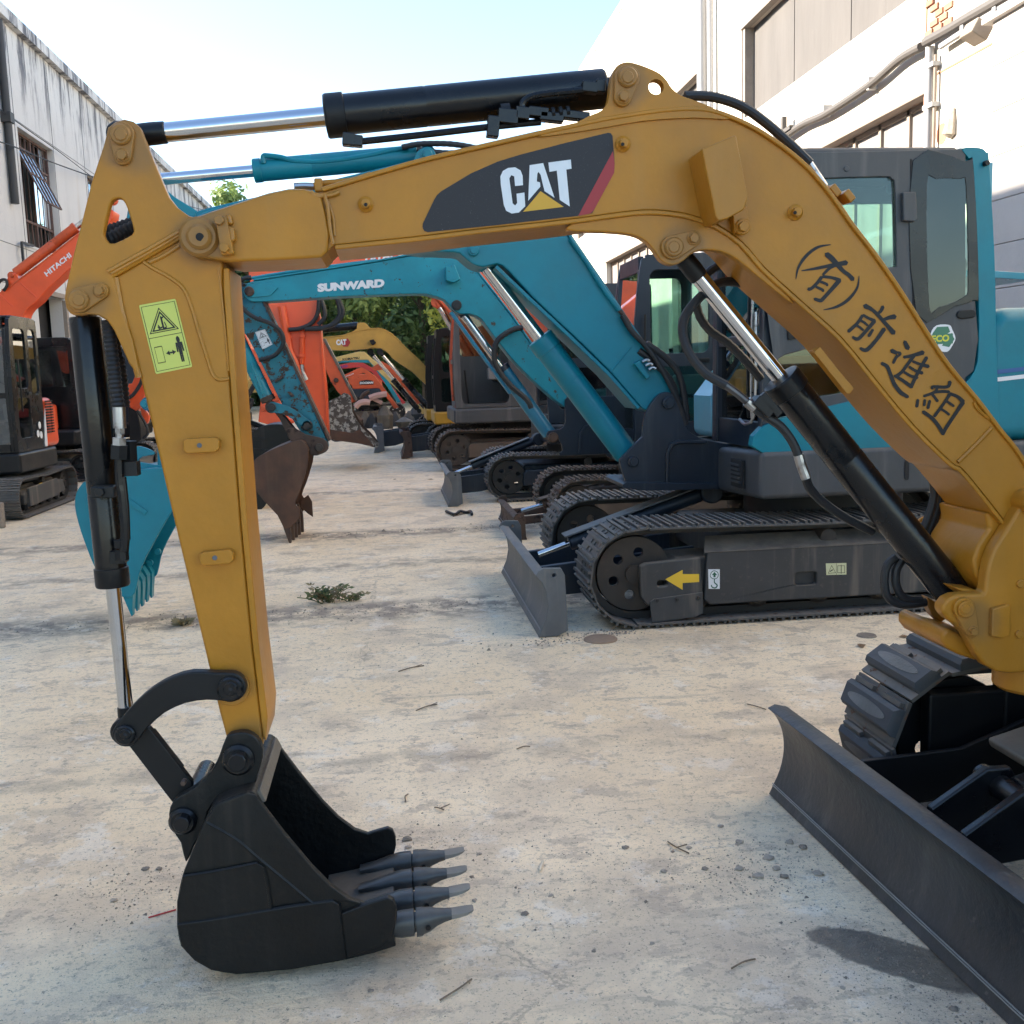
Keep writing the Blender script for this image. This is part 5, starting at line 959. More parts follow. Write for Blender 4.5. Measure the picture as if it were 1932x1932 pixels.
# upper structure
G().prism([(2.13, 5.70, .72), (2.10, 6.42, .70), (2.10, 7.5, .70), (4.7, 7.5, .72), (5.0, 7.0, .72), (5.0, 6.2, .72), (4.7, 5.70, .72)], (0, 0, .285)).build('platform', 'cab_grey', B, .035, seg=3)
frameXZ('access_slot', rrect(3.02, .80, 3.045, .92, .012), [], 5.694, .02, 'dark_inside', B, 0)
for k in range(5): G().box((2.095, 6.02 + .004 * k, .80 + k * .026), (.02, .16, .012)).build('vent_slat', 'cab_grey', B)
G().box((2.105, 6.02, .85), (.02, .2, .17)).build('vent', 'dark_inside', B)
sd = lambda pts, Y=5.72: [P(a, c, Y).xz for a, c in pts]
Yc0, Yc1 = 5.72, 6.66
o_side = sd([(1437, 848), (1443, 557), (1450, 340), (1458, 305), (1475, 292), (1500, 288), (1700, 284), (1815, 281), (1822, 290), (1822, 735), (1680, 742), (1560, 768), (1437, 806)])
w1 = sd([tuple(p) for p in crv([(1472, 505, True), (1478, 352), (1486, 340), (1660, 333), (1682, 338), (1689, 356), (1692, 504, True)], 3, True)]); w2 = sd([tuple(p) for p in crv([(1722, 304), (1822 - 4, 306), (1819, 570), (1790, 584), (1728, 592)], 1, True)])
w3 = sd([tuple(p) for p in crv([(1466, 744), (1467, 690), (1480, 670), (1560, 652), (1615, 648), (1628, 656), (1632, 728), (1625, 736), (1500, 754), (1474, 756)], 2, True)])
cb_ = frameXZ('cab', [tuple(p) for p in o_side], [[tuple(p) for p in h] for h in (w1, w3)], Yc0, .05, 'cab_grey', B, .006)
for h in (w1, w3): paneXZ('pane', [tuple(p) for p in h], Yc0 + .02, 'cab_glass', cb_)
# rear quarter: black border glass with a clear middle
mid = sd([tuple(p) for p in crv([(1748, 350), (1765, 338), (1810, 338), (1822, 352), (1826, 530), (1818, 560), (1770, 580), (1752, 572)], 3, True)])
rq = sd([tuple(p) for p in crv([(1722, 303), (1820, 305), (1836, 318), (1846, 545), (1836, 566), (1800, 578), (1728, 592)], 3, True)])
frameXZ('quarter_glass_border', [tuple(p) for p in rq], [[tuple(p) for p in mid]], Yc0 - .006, .012, 'black_paint', cb_, .002); paneXZ('pane', [tuple(p) for p in mid], Yc0 - .002, 'cab_glass', cb_)
frameXZ('door_seam', [tuple(p) for p in sd([(1717, 300), (1720, 300), (1726, 600), (1722, 600)])], [], Yc0 - .003, .02, 'dark_inside', cb_, 0)
rp = sd([tuple(p) for p in crv([(1815, 280), (1848, 279), (1861, 288), (1866, 305), (1876, 480), (1879, 640), (1880, 835), (1822, 838), (1640, 846), (1438, 854), (1438, 805), (1560, 767), (1680, 741, True), (1795, 735), (1838, 700), (1846, 640), (1845, 540), (1836, 318), (1828, 300)], 3, True)])
frameXZ('rear_pillar', [tuple(p) for p in rp], [], Yc0 - .004, .07, 'teal_paint', cb_, .01)
frameXZ('lower_door', [tuple(p) for p in sd([(1690, 600), (1728, 592), (1800, 579), (1840, 567), (1846, 640), (1837, 700), (1795, 734), (1690, 741)])], [], Yc0 - .001, .04, 'cab_grey', cb_, .004)
X0c, X1c, Zb, Zt = P(1438, 850, Yc0).x, P(1878, 640, Yc0).x, P(1438, 850, Yc0).z, P(1700, 284, Yc0).z
H = Zt - Zb
for yy in (Yc0 + .03, Yc1 - .09): G().prism([(X0c, yy, Zb), (X0c + .02, yy, Zt - .1), (X0c + .09, yy, Zt - .02), (X0c + .12, yy, Zt - .1), (X0c + .08, yy, Zb)], (0, .06, 0)).build('front_pillar', 'navy_paint', cb_, .01)
for za, zb in ((Zb, Zb + .16), (Zb + .62, Zb + .68), (Zt - .16, Zt - .03)): G().box((X0c + .05, (Yc0 + Yc1) / 2, (za + zb) / 2), (.06, Yc1 - Yc0 - .12, zb - za)).build('front_rail', 'navy_paint', cb_, .006)
for za, zb in ((Zb + .16, Zb + .62), (Zb + .68, Zt - .16)): G().box((X0c + .045, (Yc0 + Yc1) / 2, (za + zb) / 2), (.006, Yc1 - Yc0 - .16, zb - za)).build('pane', 'dark_glass', cb_)
for dy in (.10, .16): G().tube([(X0c - .01, Yc0 + dy, Zb + .2), (X0c - .03, Yc0 + dy, Zb + .25), (X0c - .02, Yc0 + dy, Zb + .9), (X0c + .0, Yc0 + dy, Zb + 1.0)], .009, 8, 3).build('grab_rail', 'fitting' if dy < .12 else 'black_satin', cb_)
G().tube([(X0c - .03, Yc0 + .3, Zb + .17), (X0c - .05, Yc0 + .12, Zb + .15), (X0c - .03, Yc0 + .04, Zb + .25), (X0c - .02, Yc0 + .05, Zb + .8)], .010, 8, 4).build('grab_rail', 'fitting', cb_)
frameXZ('cab_side', [(X0c, Zb), (X0c + .02, Zt - .05), (X1c - .1, Zt), (X1c, Zb)], [rrect(X0c + .12, Zb + .55, X0c + .75, Zt - .15, .06), rrect(X0c + .82, Zb + .55, X1c - .14, Zt - .15, .06)], Yc1 - .05, .05, 'navy_paint', cb_)
for a, c in ((X0c + .12, X0c + .75), (X0c + .82, X1c - .14)): paneXZ('pane', rrect(a, Zb + .55, c, Zt - .15, .06), Yc1 - .03, 'cab_glass', cb_)
xr_ = P(1812, 281, Yc0).x; G().box(((X0c + .04 + xr_) / 2, (Yc0 + Yc1) / 2, Zt - .01), (xr_ - X0c - .04, Yc1 - Yc0 - .02, .07)).build('roof', 'cab_grey', cb_, .03, seg=3)
G().prism([(xr_ + .002, Yc0 + .02, Zt - .09), (xr_ + .002, Yc0 + .02, Zt + .022), (xr_ + .08, Yc0 + .02, Zt + .018), (xr_ + .125, Yc0 + .02, Zt - .02), (xr_ + .14, Yc0 + .02, Zt - .09)], (0, Yc1 - Yc0 - .04, 0)).build('rear_roof', 'teal_paint', cb_, .02, seg=3)
G().box((X0c + .35, Yc0 + .3, Zt + .045), (.07, .07, .05)).build('roof_knob', 'blue_print', cb_, .01)
G().prism([(X1c - .06, Yc0 + .05, Zb), (X1c - .06, Yc1 - .05, Zb), (X1c - .06, Yc1 - .05, Zt - .06), (X1c - .06, Yc0 + .05, Zt - .06)], (.04, 0, 0), [[(X1c - .06, Yc0 + .16, Zb + .75), (X1c - .06, Yc1 - .16, Zb + .75), (X1c - .06, Yc1 - .16, Zt - .25), (X1c - .06, Yc0 + .16, Zt - .25)]]).build('rear_wall', 'teal_light', cb_)
sx = P(1740, 600, 6.2).x + .10; s_ = G().box((sx - .25, 6.2, Zb + .42), (.5, .5, .16)).build('seat', 'seat_black', cb_, .05, seg=3)
G().box((sx - .02, 6.2, Zb + .80), (.14, .46, .66), Matrix.Rotation(.1, 3, 'Y')).build('seat_back', 'seat_black', s_, .05, seg=3); G().box((sx + .03, 6.2, Zb + 1.26), (.11, .27, .24)).build('headrest', 'seat_black', s_, .05, seg=3)
g = G(); pinY(g, 1597, 318, Yc0, 5.5, .006, 16); g.build('round_cap', 'cab_grey', cb_)
frameXZ('hinge_post', [tuple(p) for p in sd([(1699, 364), (1724, 363), (1727, 414), (1722, 420), (1700, 418)])], [], Yc0 - .03, .05, 'cab_grey', cb_, .008)
for q_ in ([(1483, 598), (1506, 594), (1508, 638), (1486, 642)],): frameXZ('door_handle', [tuple(p) for p in sd(q_)], [], Yc0 - .012, .02, 'black_satin', cb_, .006)
frameXZ('rear_handle', [tuple(p) for p in sd(capsule((1812, 594), 8, (1832, 592), 8))], [], Yc0 - .012, .02, 'black_satin', cb_, .006)
g = G(); pinY(g, 1858, 309, Yc0 - .004, 5, .03, 14); g.build('rubber_stop', 'black_satin', cb_)
# eco sticker
fs = fXZ(Yc0 - .0045)
printed('eco_sticker', [[tuple(p) for p in sd([tuple(k) for k in crv([(1755, 630), (1766, 614), (1790, 613), (1796, 622), (1802, 638), (1796, 652), (1786, 664), (1768, 660), (1757, 652)], 3, True)])]], fs, 'white_print', cb_)
fs2 = fXZ(Yc0 - .0052)
printed('eco_sticker', [[tuple(p) for p in sd(k)] for k in ([(1758, 630), (1767, 617), (1788, 616), (1792, 626), (1780, 634), (1766, 634)], [(1794, 628), (1800, 640), (1790, 655), (1776, 652), (1786, 640)], [(1758, 636), (1770, 640), (1768, 656), (1760, 650)], [(1757, 631), (1797, 629), (1797, 648), (1757, 650)])], fs2, 'eco_green', cb_, .00002)
lettering('eco_lettering', 'ECO', [P(1758, 646, Yc0 - .0066), P(1791, 644, Yc0 - .0066), P(1791, 631, Yc0 - .0066), P(1758, 633, Yc0 - .0066)], 'eco_yellow', cb_, .04)
# engine hood, counterweight, far-side cover
G().prism([(3.55, 5.74, 1.0), (3.55, 5.74, 1.70), (3.62, 5.74, 1.80), (4.55, 5.74, 1.80), (4.75, 5.74, 1.6), (4.75, 5.74, 1.0)], (0, 1.75, 0)).build('engine_hood', 'teal_paint', B, .09, seg=4)
G().prism([(4.62, 5.74, .74), (4.62, 5.74, 1.25), (4.9, 5.74, 1.3), (5.05, 5.9, 1.25), (5.05, 5.9, .78)], (0, 1.75, 0)).build('counterweight', 'cab_grey', B, .06, seg=3)
for dz, m in ((0, 'white_print'), (.045, 'blue_print')): printed('hood_stripe', [[(3.57, 1.36 + dz), (4.6, 1.44 + dz), (4.6, 1.46 + dz), (3.57, 1.385 + dz)]], fXZ(5.737), m, B)
G().prism([(2.25, 6.95, 1.0), (2.25, 6.95, 1.30), (2.45, 6.95, 1.55), (2.8, 6.95, 1.68), (3.5, 6.95, 1.68), (3.5, 6.95, 1.0)], (0, .5, 0)).build('tool_box', 'teal_light', B, .06, seg=4)
hd = crv([(3.72, 7.2, 1.95), (3.8, 7.2, 2.10), (4.1, 7.2, 2.16), (4.8, 7.2, 2.12)], 5); G().prism(hd + [p - V((0, 0, .05)) for p in hd[::-1]], (0, .7, 0)).build('open_hood_lid', 'teal_light', B, .01)
G().bar((3.9, 7.5, 1.75), (3.95, 7.5, 2.12), .03).build('lid_stay', 'steel_dark', B)
# boom bracket, boom, stick, bucket
Yb0, Yb1 = 6.43, 6.77
br = [tuple(p) for p in crv(Z3([(1050, 1095), (1080, 1080), (1110, 1078), (1150, 1098), (1168, 1140), (1185, 1205), (1235, 1310), (1330, 1352, True), (1560, 1400, True), (1560, 1640, True), (850, 1612, True), (862, 1582, True), (832, 1480), (845, 1448), (960, 1332, True), (972, 1225), (1005, 1150)]), 2, True)]
bk_ = plate('boom_bracket', br, Yb0 - .05, Yb0 - .01, 'navy_paint', B, .006); plate('bracket_plate', br, Yb1 + .01, Yb1 + .05, 'navy_paint', bk_, .006)
plate('bracket_rib', Z3([(1095, 1600), (1098, 1420), (1120, 1370), (1170, 1352), (1335, 1352), (1335, 1372), (1175, 1372), (1140, 1385), (1116, 1430), (1112, 1600)]), Yb0 - .075, Yb0 - .045, 'navy_paint', bk_, .006); plate('bracket_base', Z3([(848, 1605), (870, 1592), (1385, 1600), (1385, 1632), (985, 1640), (855, 1628)]), Yb0 - .10, Yb1 + .10, 'navy_paint', bk_, .004)
through_pin(bk_, *Z3([(1105, 1138)])[0], Yb0 - .05, Yb1 + .05, 11.5, 'navy_paint'); through_pin(bk_, *Z3([(905, 1472)])[0], Yb0 - .05, Yb1 + .05, 10, 'navy_paint')
boomB = [(368, 404), (400, 390), (600, 345), (720, 316), (800, 300), (880, 305), (960, 335), (1020, 375), (1066, 436), (1120, 514), (1190, 615), (1271, 734), (1276, 760), (1262, 776), (1240, 778), (1211, 770), (1152, 702), (1080, 632), (1006, 562), (960, 512), (938, 498), (912, 504), (890, 497), (872, 482), (858, 476), (800, 474), (775, 471), (600, 440), (430, 432), (385, 428)]
bB = arm('boom', boomB, Yb0, Yb1, 'teal_paint', B, .012, 2)
G().strip([(1069, 440), (1190, 618), (1268, 732)], Yb0 - .010, Yb1 + .01, .022, -1).build('flange', 'teal_paint', bB, .004); G().strip([(938, 500), (1006, 565), (1080, 634), (1152, 704), (1208, 768)], Yb0 - .01, Yb1 + .01, .022, 1).build('flange', 'teal_paint', bB, .004)
through_pin(bB, 893, 473, Yb0, Yb1, 10.5, 'teal_paint')
bead('weld', [(1152, 702), (1190, 655)], Yb0, 1.5, bB, 'teal_paint')
plate('valve_block', Z3([(915, 915), (945, 895), (1005, 990), (985, 1005)]), Yb0 - .05, Yb0 + .01, 'teal_paint', bB, .005)
for k in range(3): hose(Z3([(960 + 18 * k, 905 + 22 * k), (985 + 18 * k, 893 + 22 * k), (1000 + 18 * k, 900 + 22 * k)]), .010, Yb0 - .04, bB, 'fitting', name='hose_nut')
for y0, y1 in ((Yb0, Yb0 + .05), (Yb1 - .05, Yb1)): plate('cylinder_bracket', [tuple(p) for p in crv([(786, 310), (784, 292), (792, 282), (806, 277), (818, 282), (826, 295), (850, 312)], 3, True)], y0 - .004, y1 + .004, 'teal_paint', bB, .006)
through_pin(bB, 806, 293, Yb0, Yb1, 10, 'teal_paint')
YB = 6.6
ram('boom_cylinder', P(895, 474, YB), P(1193, 870, YB), .40, .042, .085, B, ('chrome', 'teal_paint', 'teal_paint'), eye0=.07, eye1=.06, capr=1.07, cap_l=.10)
cs = ram('stick_cylinder', P(262, 342, YB), P(806, 293, YB), .39, .036, .068, B, ('chrome', 'teal_paint', 'teal_paint'), eye0=.05, eye1=.06, capr=1.06)
hose([(497, 308), (497, 295), (506, 294), (530, 297), (560, 304), (620, 304), (690, 294), (735, 284), (770, 279)], .016, YB - .06, cs, 'teal_paint', name='hydraulic_pipe')
for q_ in ([(758, 278), (790, 272), (830, 271), (862, 273), (900, 280), (930, 290)], [(786, 282), (820, 287), (850, 289), (890, 287), (930, 292)]): hose(q_, .018, YB - .10, cs, 'hose_rubber', ribs=.04)
hose(Z3([(845, 640), (900, 730), (980, 815), (1060, 930), (1140, 1080), (1190, 1200), (1210, 1265)]), .018, Yb0 - .04, bB, ribs=0); hose(Z3([(980, 800), (1080, 870), (1160, 960), (1195, 1080), (1215, 1260)]), .022, Yb0 - .03, bB, ribs=.05); hose(Z3([(940, 840), (1050, 930), (1130, 1030), (1170, 1160), (1205, 1250)]), .022, Yb0 - .0, bB, ribs=.05)
hose(Z3([(550, 200), (640, 330), (740, 490), (830, 610)]), .016, Yb0 - .02, bB, 'teal_paint', name='hydraulic_pipe'); hose(Z3([(830, 610), (860, 650), (885, 690)]), .014, Yb0 - .02, bB, 'rust_steel', name='hose_nut')
stB = arm('stick', [(252, 344), (262, 330), (282, 332), (330, 372), (372, 398), (392, 424), (380, 470), (372, 600), (345, 790), (322, 880), (300, 886), (296, 850), (300, 720), (262, 520), (240, 460), (236, 420)], 6.45, 6.75, 'teal_paint', B, .012, 2)
hose([(374, 412), (400, 400), (430, 392)], .016, 6.4, bB, 'teal_paint', name='hydraulic_pipe')
bB_ = bucketP(B, [tuple(p) for p in crv([(153, 915), (170, 905), (251, 888), (318, 884), (332, 905), (330, 950), (312, 985), (276, 1050), (262, 1085), (254, 1120), (236, 1128), (204, 1112), (180, 1074), (160, 1025), (147, 985), (141, 955), (143, 932)], 2, True)], [(318, 884), (251, 888), (170, 905), (153, 915), (143, 932), (141, 955), (147, 985), (160, 1025), (180, 1074), (204, 1112), (236, 1126)], 6.30, 6.92, 'teal_paint', [((238, 1112), (247, 1164))], .022, tooth_mat='teal_paint', ns=5)
for y0 in (6.44, 6.72): plate('ear', [tuple(p) for p in crv([(250, 892), (252, 850), (262, 842), (286, 850), (290, 858), (268, 862), (262, 872), (300, 878), (310, 890)], 2, True)], y0, y0 + .03, 'teal_paint', bB_, .004)
for q_ in ((162, 940, 178, 950), (236, 940, 276, 968)): G().bar(P(q_[0], q_[1], 6.296), P(q_[2], q_[3], 6.296), .01, .03).build('wear_strip', 'teal_paint', bB_, .003)
for q_ in ((299, 1040), (284, 1061)): g = G(); c_ = P(q_[0], q_[1], 6.83); g.cyl(c_, c_ - V((0, .03, 0)), .02, 12); g.build('bolt', 'teal_worn', bB_)
through_pin(stB, 274, 762, 6.40, 6.6, 8, 'teal_paint')
# ---------------------------------------------------------------- machines further down the right side
GRP = 'excavators parked down the yard'
def carrier(T, xf, Yn, W, tl, R, sw, mats, plat, hood, cabm, cabz, cabx=None, parts=True, deck=None, gl='cab_glass', door=True, pillar=None, pitch=.13, cabw=.92, cablen=1.25, hoodh=.75, hl=1.15):
    """tracks, platform, cab and hood of a machine facing -X; Yn is the near edge of the near track"""
    Yf = Yn + W; track(T, xf, xf + tl, Yn, Yn + sw, R, pitch, mats, parts); track(T, xf, xf + tl, Yf - sw, Yf, R, pitch, mats, parts)
    ym = (Yn + Yf) / 2; xs = xf + tl * .5; zt = deck or 2 * R + .14
    G().box((xs, ym, R + .05), (tl * .8, W - sw, R * .8)).build('car_body', mats[2], T, .03); G().cyl((xs, ym, 2 * R - .05), (xs, ym, zt + .02), W * .26, 32).build('slew_ring', mats[1], T)
    cx = cabx if cabx is not None else xs - .75; xr = cx + cablen + hl
    G().prism([(cx - .03, Yn + .04, zt), (cx - .03, Yf - .05, zt), (xr - .3, Yf - .05, zt), (xr, ym + .3, zt), (xr, ym - .3, zt), (xr - .3, Yn + .04, zt)], (0, 0, .24)).build('platform', plat, T, .04, seg=3)
    c = cab(T, cx, cx + cablen, Yn + .06, Yn + .06 + cabw, zt + .245, cabz, cabm, gl, door, pillar=pillar)
    h = G().prism([(cx + cablen + .03, Yn + .06, zt + .24), (cx + cablen + .03, Yn + .06, zt + .24 + hoodh), (xr - .3, Yn + .06, zt + .24 + hoodh), (xr - .1, Yn + .06, zt + .1 + hoodh), (xr - .06, Yn + .06, zt + .24)], (0, W - .16, 0)).build('engine_hood', hood, T, .07, seg=3)
    G().box((cx + .85, Yf - .32, zt + .45), (1.0, .42, .42)).build('tool_box', hood, T, .05, seg=3)
    return c, h
Z2 = lambda p: zz(p, 383.4, 383.4, .3634)
ZS = lambda p: zz(p, 415.3, 511, .2315)
ZF = lambda p: zz(p, 607, 562.2, .13227)
Z66 = lambda p: zz(p, 798.7, 607, .16535)
mR = ('shoe_rust', 'link_black', 'frame_brown', 'wheel_brown'); mK = ('shoe_steel', 'link_black', 'navy_paint', 'link_black')
# ---- worn teal machine with a rusty bucket
C_ = thing('excavator', 'worn teal excavator with white lettering on its boom and a rusty bucket on the ground', 'excavator', (2.4, 9.8, 0), GRP)
carrier(C_, 1.70, 9.12, 1.36, 1.75, .245, .36, mR, 'navy_paint', 'teal_worn', 'navy_paint', 2.53, cabx=2.24, deck=.60)
dozer(C_, 1.06, 9.02, 10.42, .20, 1.9, 'rust_steel', 'rust_steel', z0=.005, cylmat='frame_brown')
y0, y1 = 9.70, 9.96; yc = 9.83
bC = arm('boom', [tuple(p) for p in Z2([(222, 430), (255, 405), (600, 352), (900, 305), (1100, 268), (1220, 252), (1310, 264), (1400, 330), (1480, 430), (1600, 585), (1750, 800), (1880, 965), (1915, 1040), (1880, 1060), (1750, 955), (1600, 805), (1480, 650), (1440, 598), (1385, 575), (1335, 575), (1292, 548), (1250, 500), (1180, 478), (1100, 470), (700, 485), (420, 505), (260, 512), (225, 495), (208, 460)])], y0, y1, 'teal_worn', C_, .012, 2)
G().strip(Z2([(260, 402), (600, 350), (900, 303), (1100, 266), (1220, 250), (1310, 262), (1400, 328), (1480, 428), (1600, 583), (1750, 798), (1880, 963)]), y0 - .012, y1 + .012, .016, -1).build('flange', 'teal_worn', bC, .004)
plate('pin_plate', Z2([(222, 440), (250, 420), (350, 420), (388, 440), (350, 480), (250, 490), (225, 475)]), y0 - .015, y0 + .01, 'teal_worn', bC, .004); through_pin(bC, *Z2([(240, 458)])[0], y0 - .015, y1 + .015, 9, 'rust_steel')
through_pin(bC, *Z2([(1315, 530)])[0], y0, y1, 9.5, 'link_black'); plate('lamp_box', Z2([(1258, 330), (1305, 318), (1335, 395), (1300, 412), (1262, 400)]), y0 - .10, y0, 'teal_worn', bC, .006)
lettering('brand_lettering', 'SUNWARD', [P(*q_, y0 - .003) for q_ in Z2([(594, 462), (940, 436), (942, 392), (592, 418)])], 'white_print', bC, .07)
hose(Z2([(205, 400), (300, 380), (480, 352), (640, 330), (900, 297)]), .014, y0 + .03, bC, 'teal_worn', name='hydraulic_pipe'); hose(Z2([(250, 385), (205, 395), (180, 440), (195, 530), (260, 590), (350, 625), (405, 670), (415, 730), (370, 790), (290, 815)]), .020, y0 - .05, bC)
ram('boom_cylinder', P(*Z2([(1318, 533)])[0], yc), P(1043, 828, yc), .45, .036, .070, C_, ('chrome', 'blue_cylinder', 'navy_paint'), eye0=.06, eye1=.06)
plate('cylinder_guard', Z2([(1278, 568), (1296, 562), (1602, 985), (1590, 992)]), y0 - .05, y0 + .06, 'blue_cylinder', C_, .004)
hose(Z2([(1660, 645), (1600, 660), (1530, 710), (1510, 780), (1530, 860), (1600, 950), (1680, 1020), (1705, 1070)]), .026, y0 - .06, C_, ribs=.05)
kb = [tuple(p) for p in crv(Z3([(520, 1120), (560, 1100, True), (960, 1100, True), (1050, 1420, True), (490, 1440, True), (485, 1425, True), (505, 1410), (480, 1340), (420, 1335), (425, 1300), (490, 1290), (520, 1250)]), 2, True)]
kp = plate('boom_bracket', kb, y0 - .05, y0 - .01, 'navy_paint', C_, .006); plate('bracket_plate', kb, y1 + .01, y1 + .05, 'navy_paint', kp, .006); through_pin(kp, *Z3([(450, 1335)])[0], y0 - .05, y1 + .05, 9.5, 'rust_steel')
plate('bracket_rib', Z3([(595, 1430), (600, 1310), (630, 1270), (670, 1258), (760, 1258), (760, 1270), (670, 1272), (635, 1290), (615, 1320), (612, 1430)]), y0 - .07, y0 - .04, 'navy_paint', kp, .004)
stC = arm('stick', [tuple(p) for p in ZS([(95, 20), (150, 90), (260, 110), (300, 170), (350, 260), (440, 400), (640, 860), (870, 1380), (880, 1440), (850, 1475), (790, 1478), (740, 1420), (640, 1290), (545, 1140), (500, 1080), (420, 920), (230, 550), (140, 430), (80, 200)])], 9.73, 9.93, 'teal_rust', C_, .010)
plate('front_edge', ZS([(345, 250), (365, 245), (900, 1380), (880, 1390)]), 9.72, 9.94, 'rust_steel', stC, .003)
for q_ in ([(440, 895), (505, 855), (520, 870), (455, 910)], [(545, 985), (570, 985), (605, 1020), (580, 1030)]): plate('mounting_lug', ZS(q_), 9.69, 9.74, 'rust_steel', stC, .004)
through_pin(stC, *ZS([(710, 1260)])[0], 9.70, 9.96, 10, 'link_black')
Qc = [P(*q_, 9.728) for q_ in ZS([(285, 500), (365, 475), (428, 600), (345, 640)])]; printed('warning_label', [rrect(0, 0, 1, 1, .03)], fq(Qc), 'white_print', stC); warn(stC, Qc, 'label_black')
ram('bucket_cylinder', P(*ZS([(420, 1110)])[0], 9.8), P(*ZS([(40, 330)])[0], 9.8), .06, .03, .062, C_, ('chrome', 'teal_worn', 'rust_steel'), eye0=.03, eye1=.05); hose(ZS([(250, 750), (290, 850), (340, 980)]), .014, 9.70, C_, 'teal_worn', name='hydraulic_pipe')
for ya in (9.67, 9.95): plate('side_link', [tuple(p) for p in crv(ZS([(390, 1100), (410, 1070), (460, 1075), (570, 1110), (700, 1200), (745, 1250), (720, 1300), (660, 1260), (560, 1190), (470, 1160), (400, 1150)]), 2, True)], ya, ya + .03, 'teal_rust', C_, .004)
plate('link_bar', ZS([(430, 1140), (500, 1160), (640, 1330), (620, 1380), (560, 1360), (480, 1200)]), 9.75, 9.9, 'rust_steel', C_, .006); through_pin(C_, *ZS([(420, 1112)])[0], 9.67, 9.98, 8, 'link_black')
kC = bucketP(C_, [tuple(p) for p in crv(Z2([(246, 1410), (262, 1340), (330, 1292), (470, 1236), (520, 1240), (546, 1285), (538, 1380), (500, 1500), (478, 1560), (500, 1590), (495, 1640), (455, 1680), (420, 1690), (385, 1620), (300, 1530), (258, 1460)]), 2, True)], Z2([(546, 1285), (520, 1240), (470, 1236), (330, 1292), (262, 1340), (246, 1410), (258, 1460), (300, 1530), (385, 1620), (425, 1690)]), 9.50, 10.25, 'bucket_rust', [(Z2([(428 + 9 * k_, 1660)])[0], Z2([(455 + 9 * k_, 1788 + 4 * k_)])[0]) for k_ in range(5)], .02, tooth_mat='rust_steel')
for ya in (9.66, 9.96): plate('ear', [tuple(p) for p in crv(Z2([(430, 1180), (470, 1165), (530, 1200), (600, 1215), (640, 1235), (650, 1275), (620, 1300), (560, 1310), (530, 1250), (460, 1240)]), 2, True)], ya, ya + .035, 'rust_steel', kC, .006)
through_pin(kC, *Z2([(602, 1268)])[0], 9.66, 9.99, 8, 'wheel_brown')
plate('side_cutter', Z2([(388, 1580), (455, 1552), (500, 1580), (505, 1640), (440, 1650), (400, 1630)]), 9.54, 9.56, 'bucket_rust', kC, .004)
for q_ in ((402, 1582), (480, 1570), (490, 1612)): g = G(); c_ = P(*Z2([q_])[0], 9.54); g.cyl(c_, c_ - V((0, .012, 0)), .014, 8); g.build('bolt', 'fitting', kC)
plate('far_cutter', Z2([(508, 1540), (545, 1515), (565, 1550), (570, 1630), (540, 1610), (505, 1575)]), 10.13, 10.15, 'bucket_rust', kC, .004)
# ---- orange machine with dark cab, grey blade
D1 = thing('excavator', 'orange excavator with navy blade arms, its black bucket standing behind the rusty bucket', 'excavator', (2.2, 12.5, 0), GRP)
carrier(D1, 1.36, 11.78, 1.5, 1.9, .262, .40, mK, 'navy_paint', 'orange_paint', 'navy_paint', 2.5, cabx=1.85, deck=.66, gl='dark_glass')
dozer(D1, .60, 11.6, 13.3, .36, 1.6, 'blade_light', 'navy_paint', z0=.004)
y0, y1 = 12.38, 12.66
bD = arm('boom', [(468, 512), (520, 492), (640, 474), (780, 460), (870, 468), (930, 498), (1000, 565), (1060, 670), (1080, 740), (1045, 748), (1000, 660), (930, 590), (870, 552), (800, 540), (700, 536), (560, 548), (490, 548)], y0, y1, 'orange_paint', D1, .012, 2)
lettering('brand_lettering', 'HITACHI', [P(689, 493, y0 - .004), P(771, 489, y0 - .004), P(771, 469, y0 - .004), P(689, 474, y0 - .004)], 'white_print', bD, .05)
stD = arm('stick', [tuple(p) for p in ZS([(385, 240), (790, 235), (812, 370), (830, 560), (870, 1000), (886, 1340), (878, 1400), (845, 1395), (760, 1220), (640, 800), (540, 560), (440, 420), (385, 300)])], 12.40, 12.64, 'orange_paint', D1, .010)
plate('front_edge', ZS([(800, 370), (815, 365), (888, 1380), (878, 1390)]), 12.385, 12.655, 'orange_paint', stD, .003)
g = G(); g.tube([P(a, c, 12.36) for a, c in ZS([(500, 290), (530, 450), (560, 640), (610, 750), (640, 860)])], .045, 10, 4); g.build('hydraulic_pipe', 'orange_paint', stD); g = G(); g.tube([P(a, c, 12.38) for a, c in ZS([(670, 470), (668, 600), (665, 760)])], .03, 8, 4); g.build('hydraulic_pipe', 'orange_paint', stD)
for q_ in ((670, 530), (665, 690), (560, 545)): plate('pipe_clip', ZS([(q_[0] - 22, q_[1] - 14), (q_[0] + 22, q_[1] - 14), (q_[0] + 22, q_[1] + 12), (q_[0] - 22, q_[1] + 12)]), 12.34, 12.41, 'orange_paint', stD, .003)
hose(ZS([(668, 765), (672, 820), (690, 860), (705, 890)]), .024, 12.36, stD, 'fitting', name='hose_nut')
for q_ in ([(560, 480), (650, 470), (740, 430), (790, 360), (805, 250), (795, 120)], [(690, 470), (800, 465), (900, 450), (970, 400), (1000, 330), (960, 220)], [(690, 475), (830, 470), (920, 430), (975, 350), (950, 220)], [(800, 440), (850, 380), (845, 300), (810, 200)]): hose(ZS(q_), .026, 12.33, stD)
through_pin(stD, *ZS([(815, 1205)])[0], 12.40, 12.64, 6, 'orange_paint')
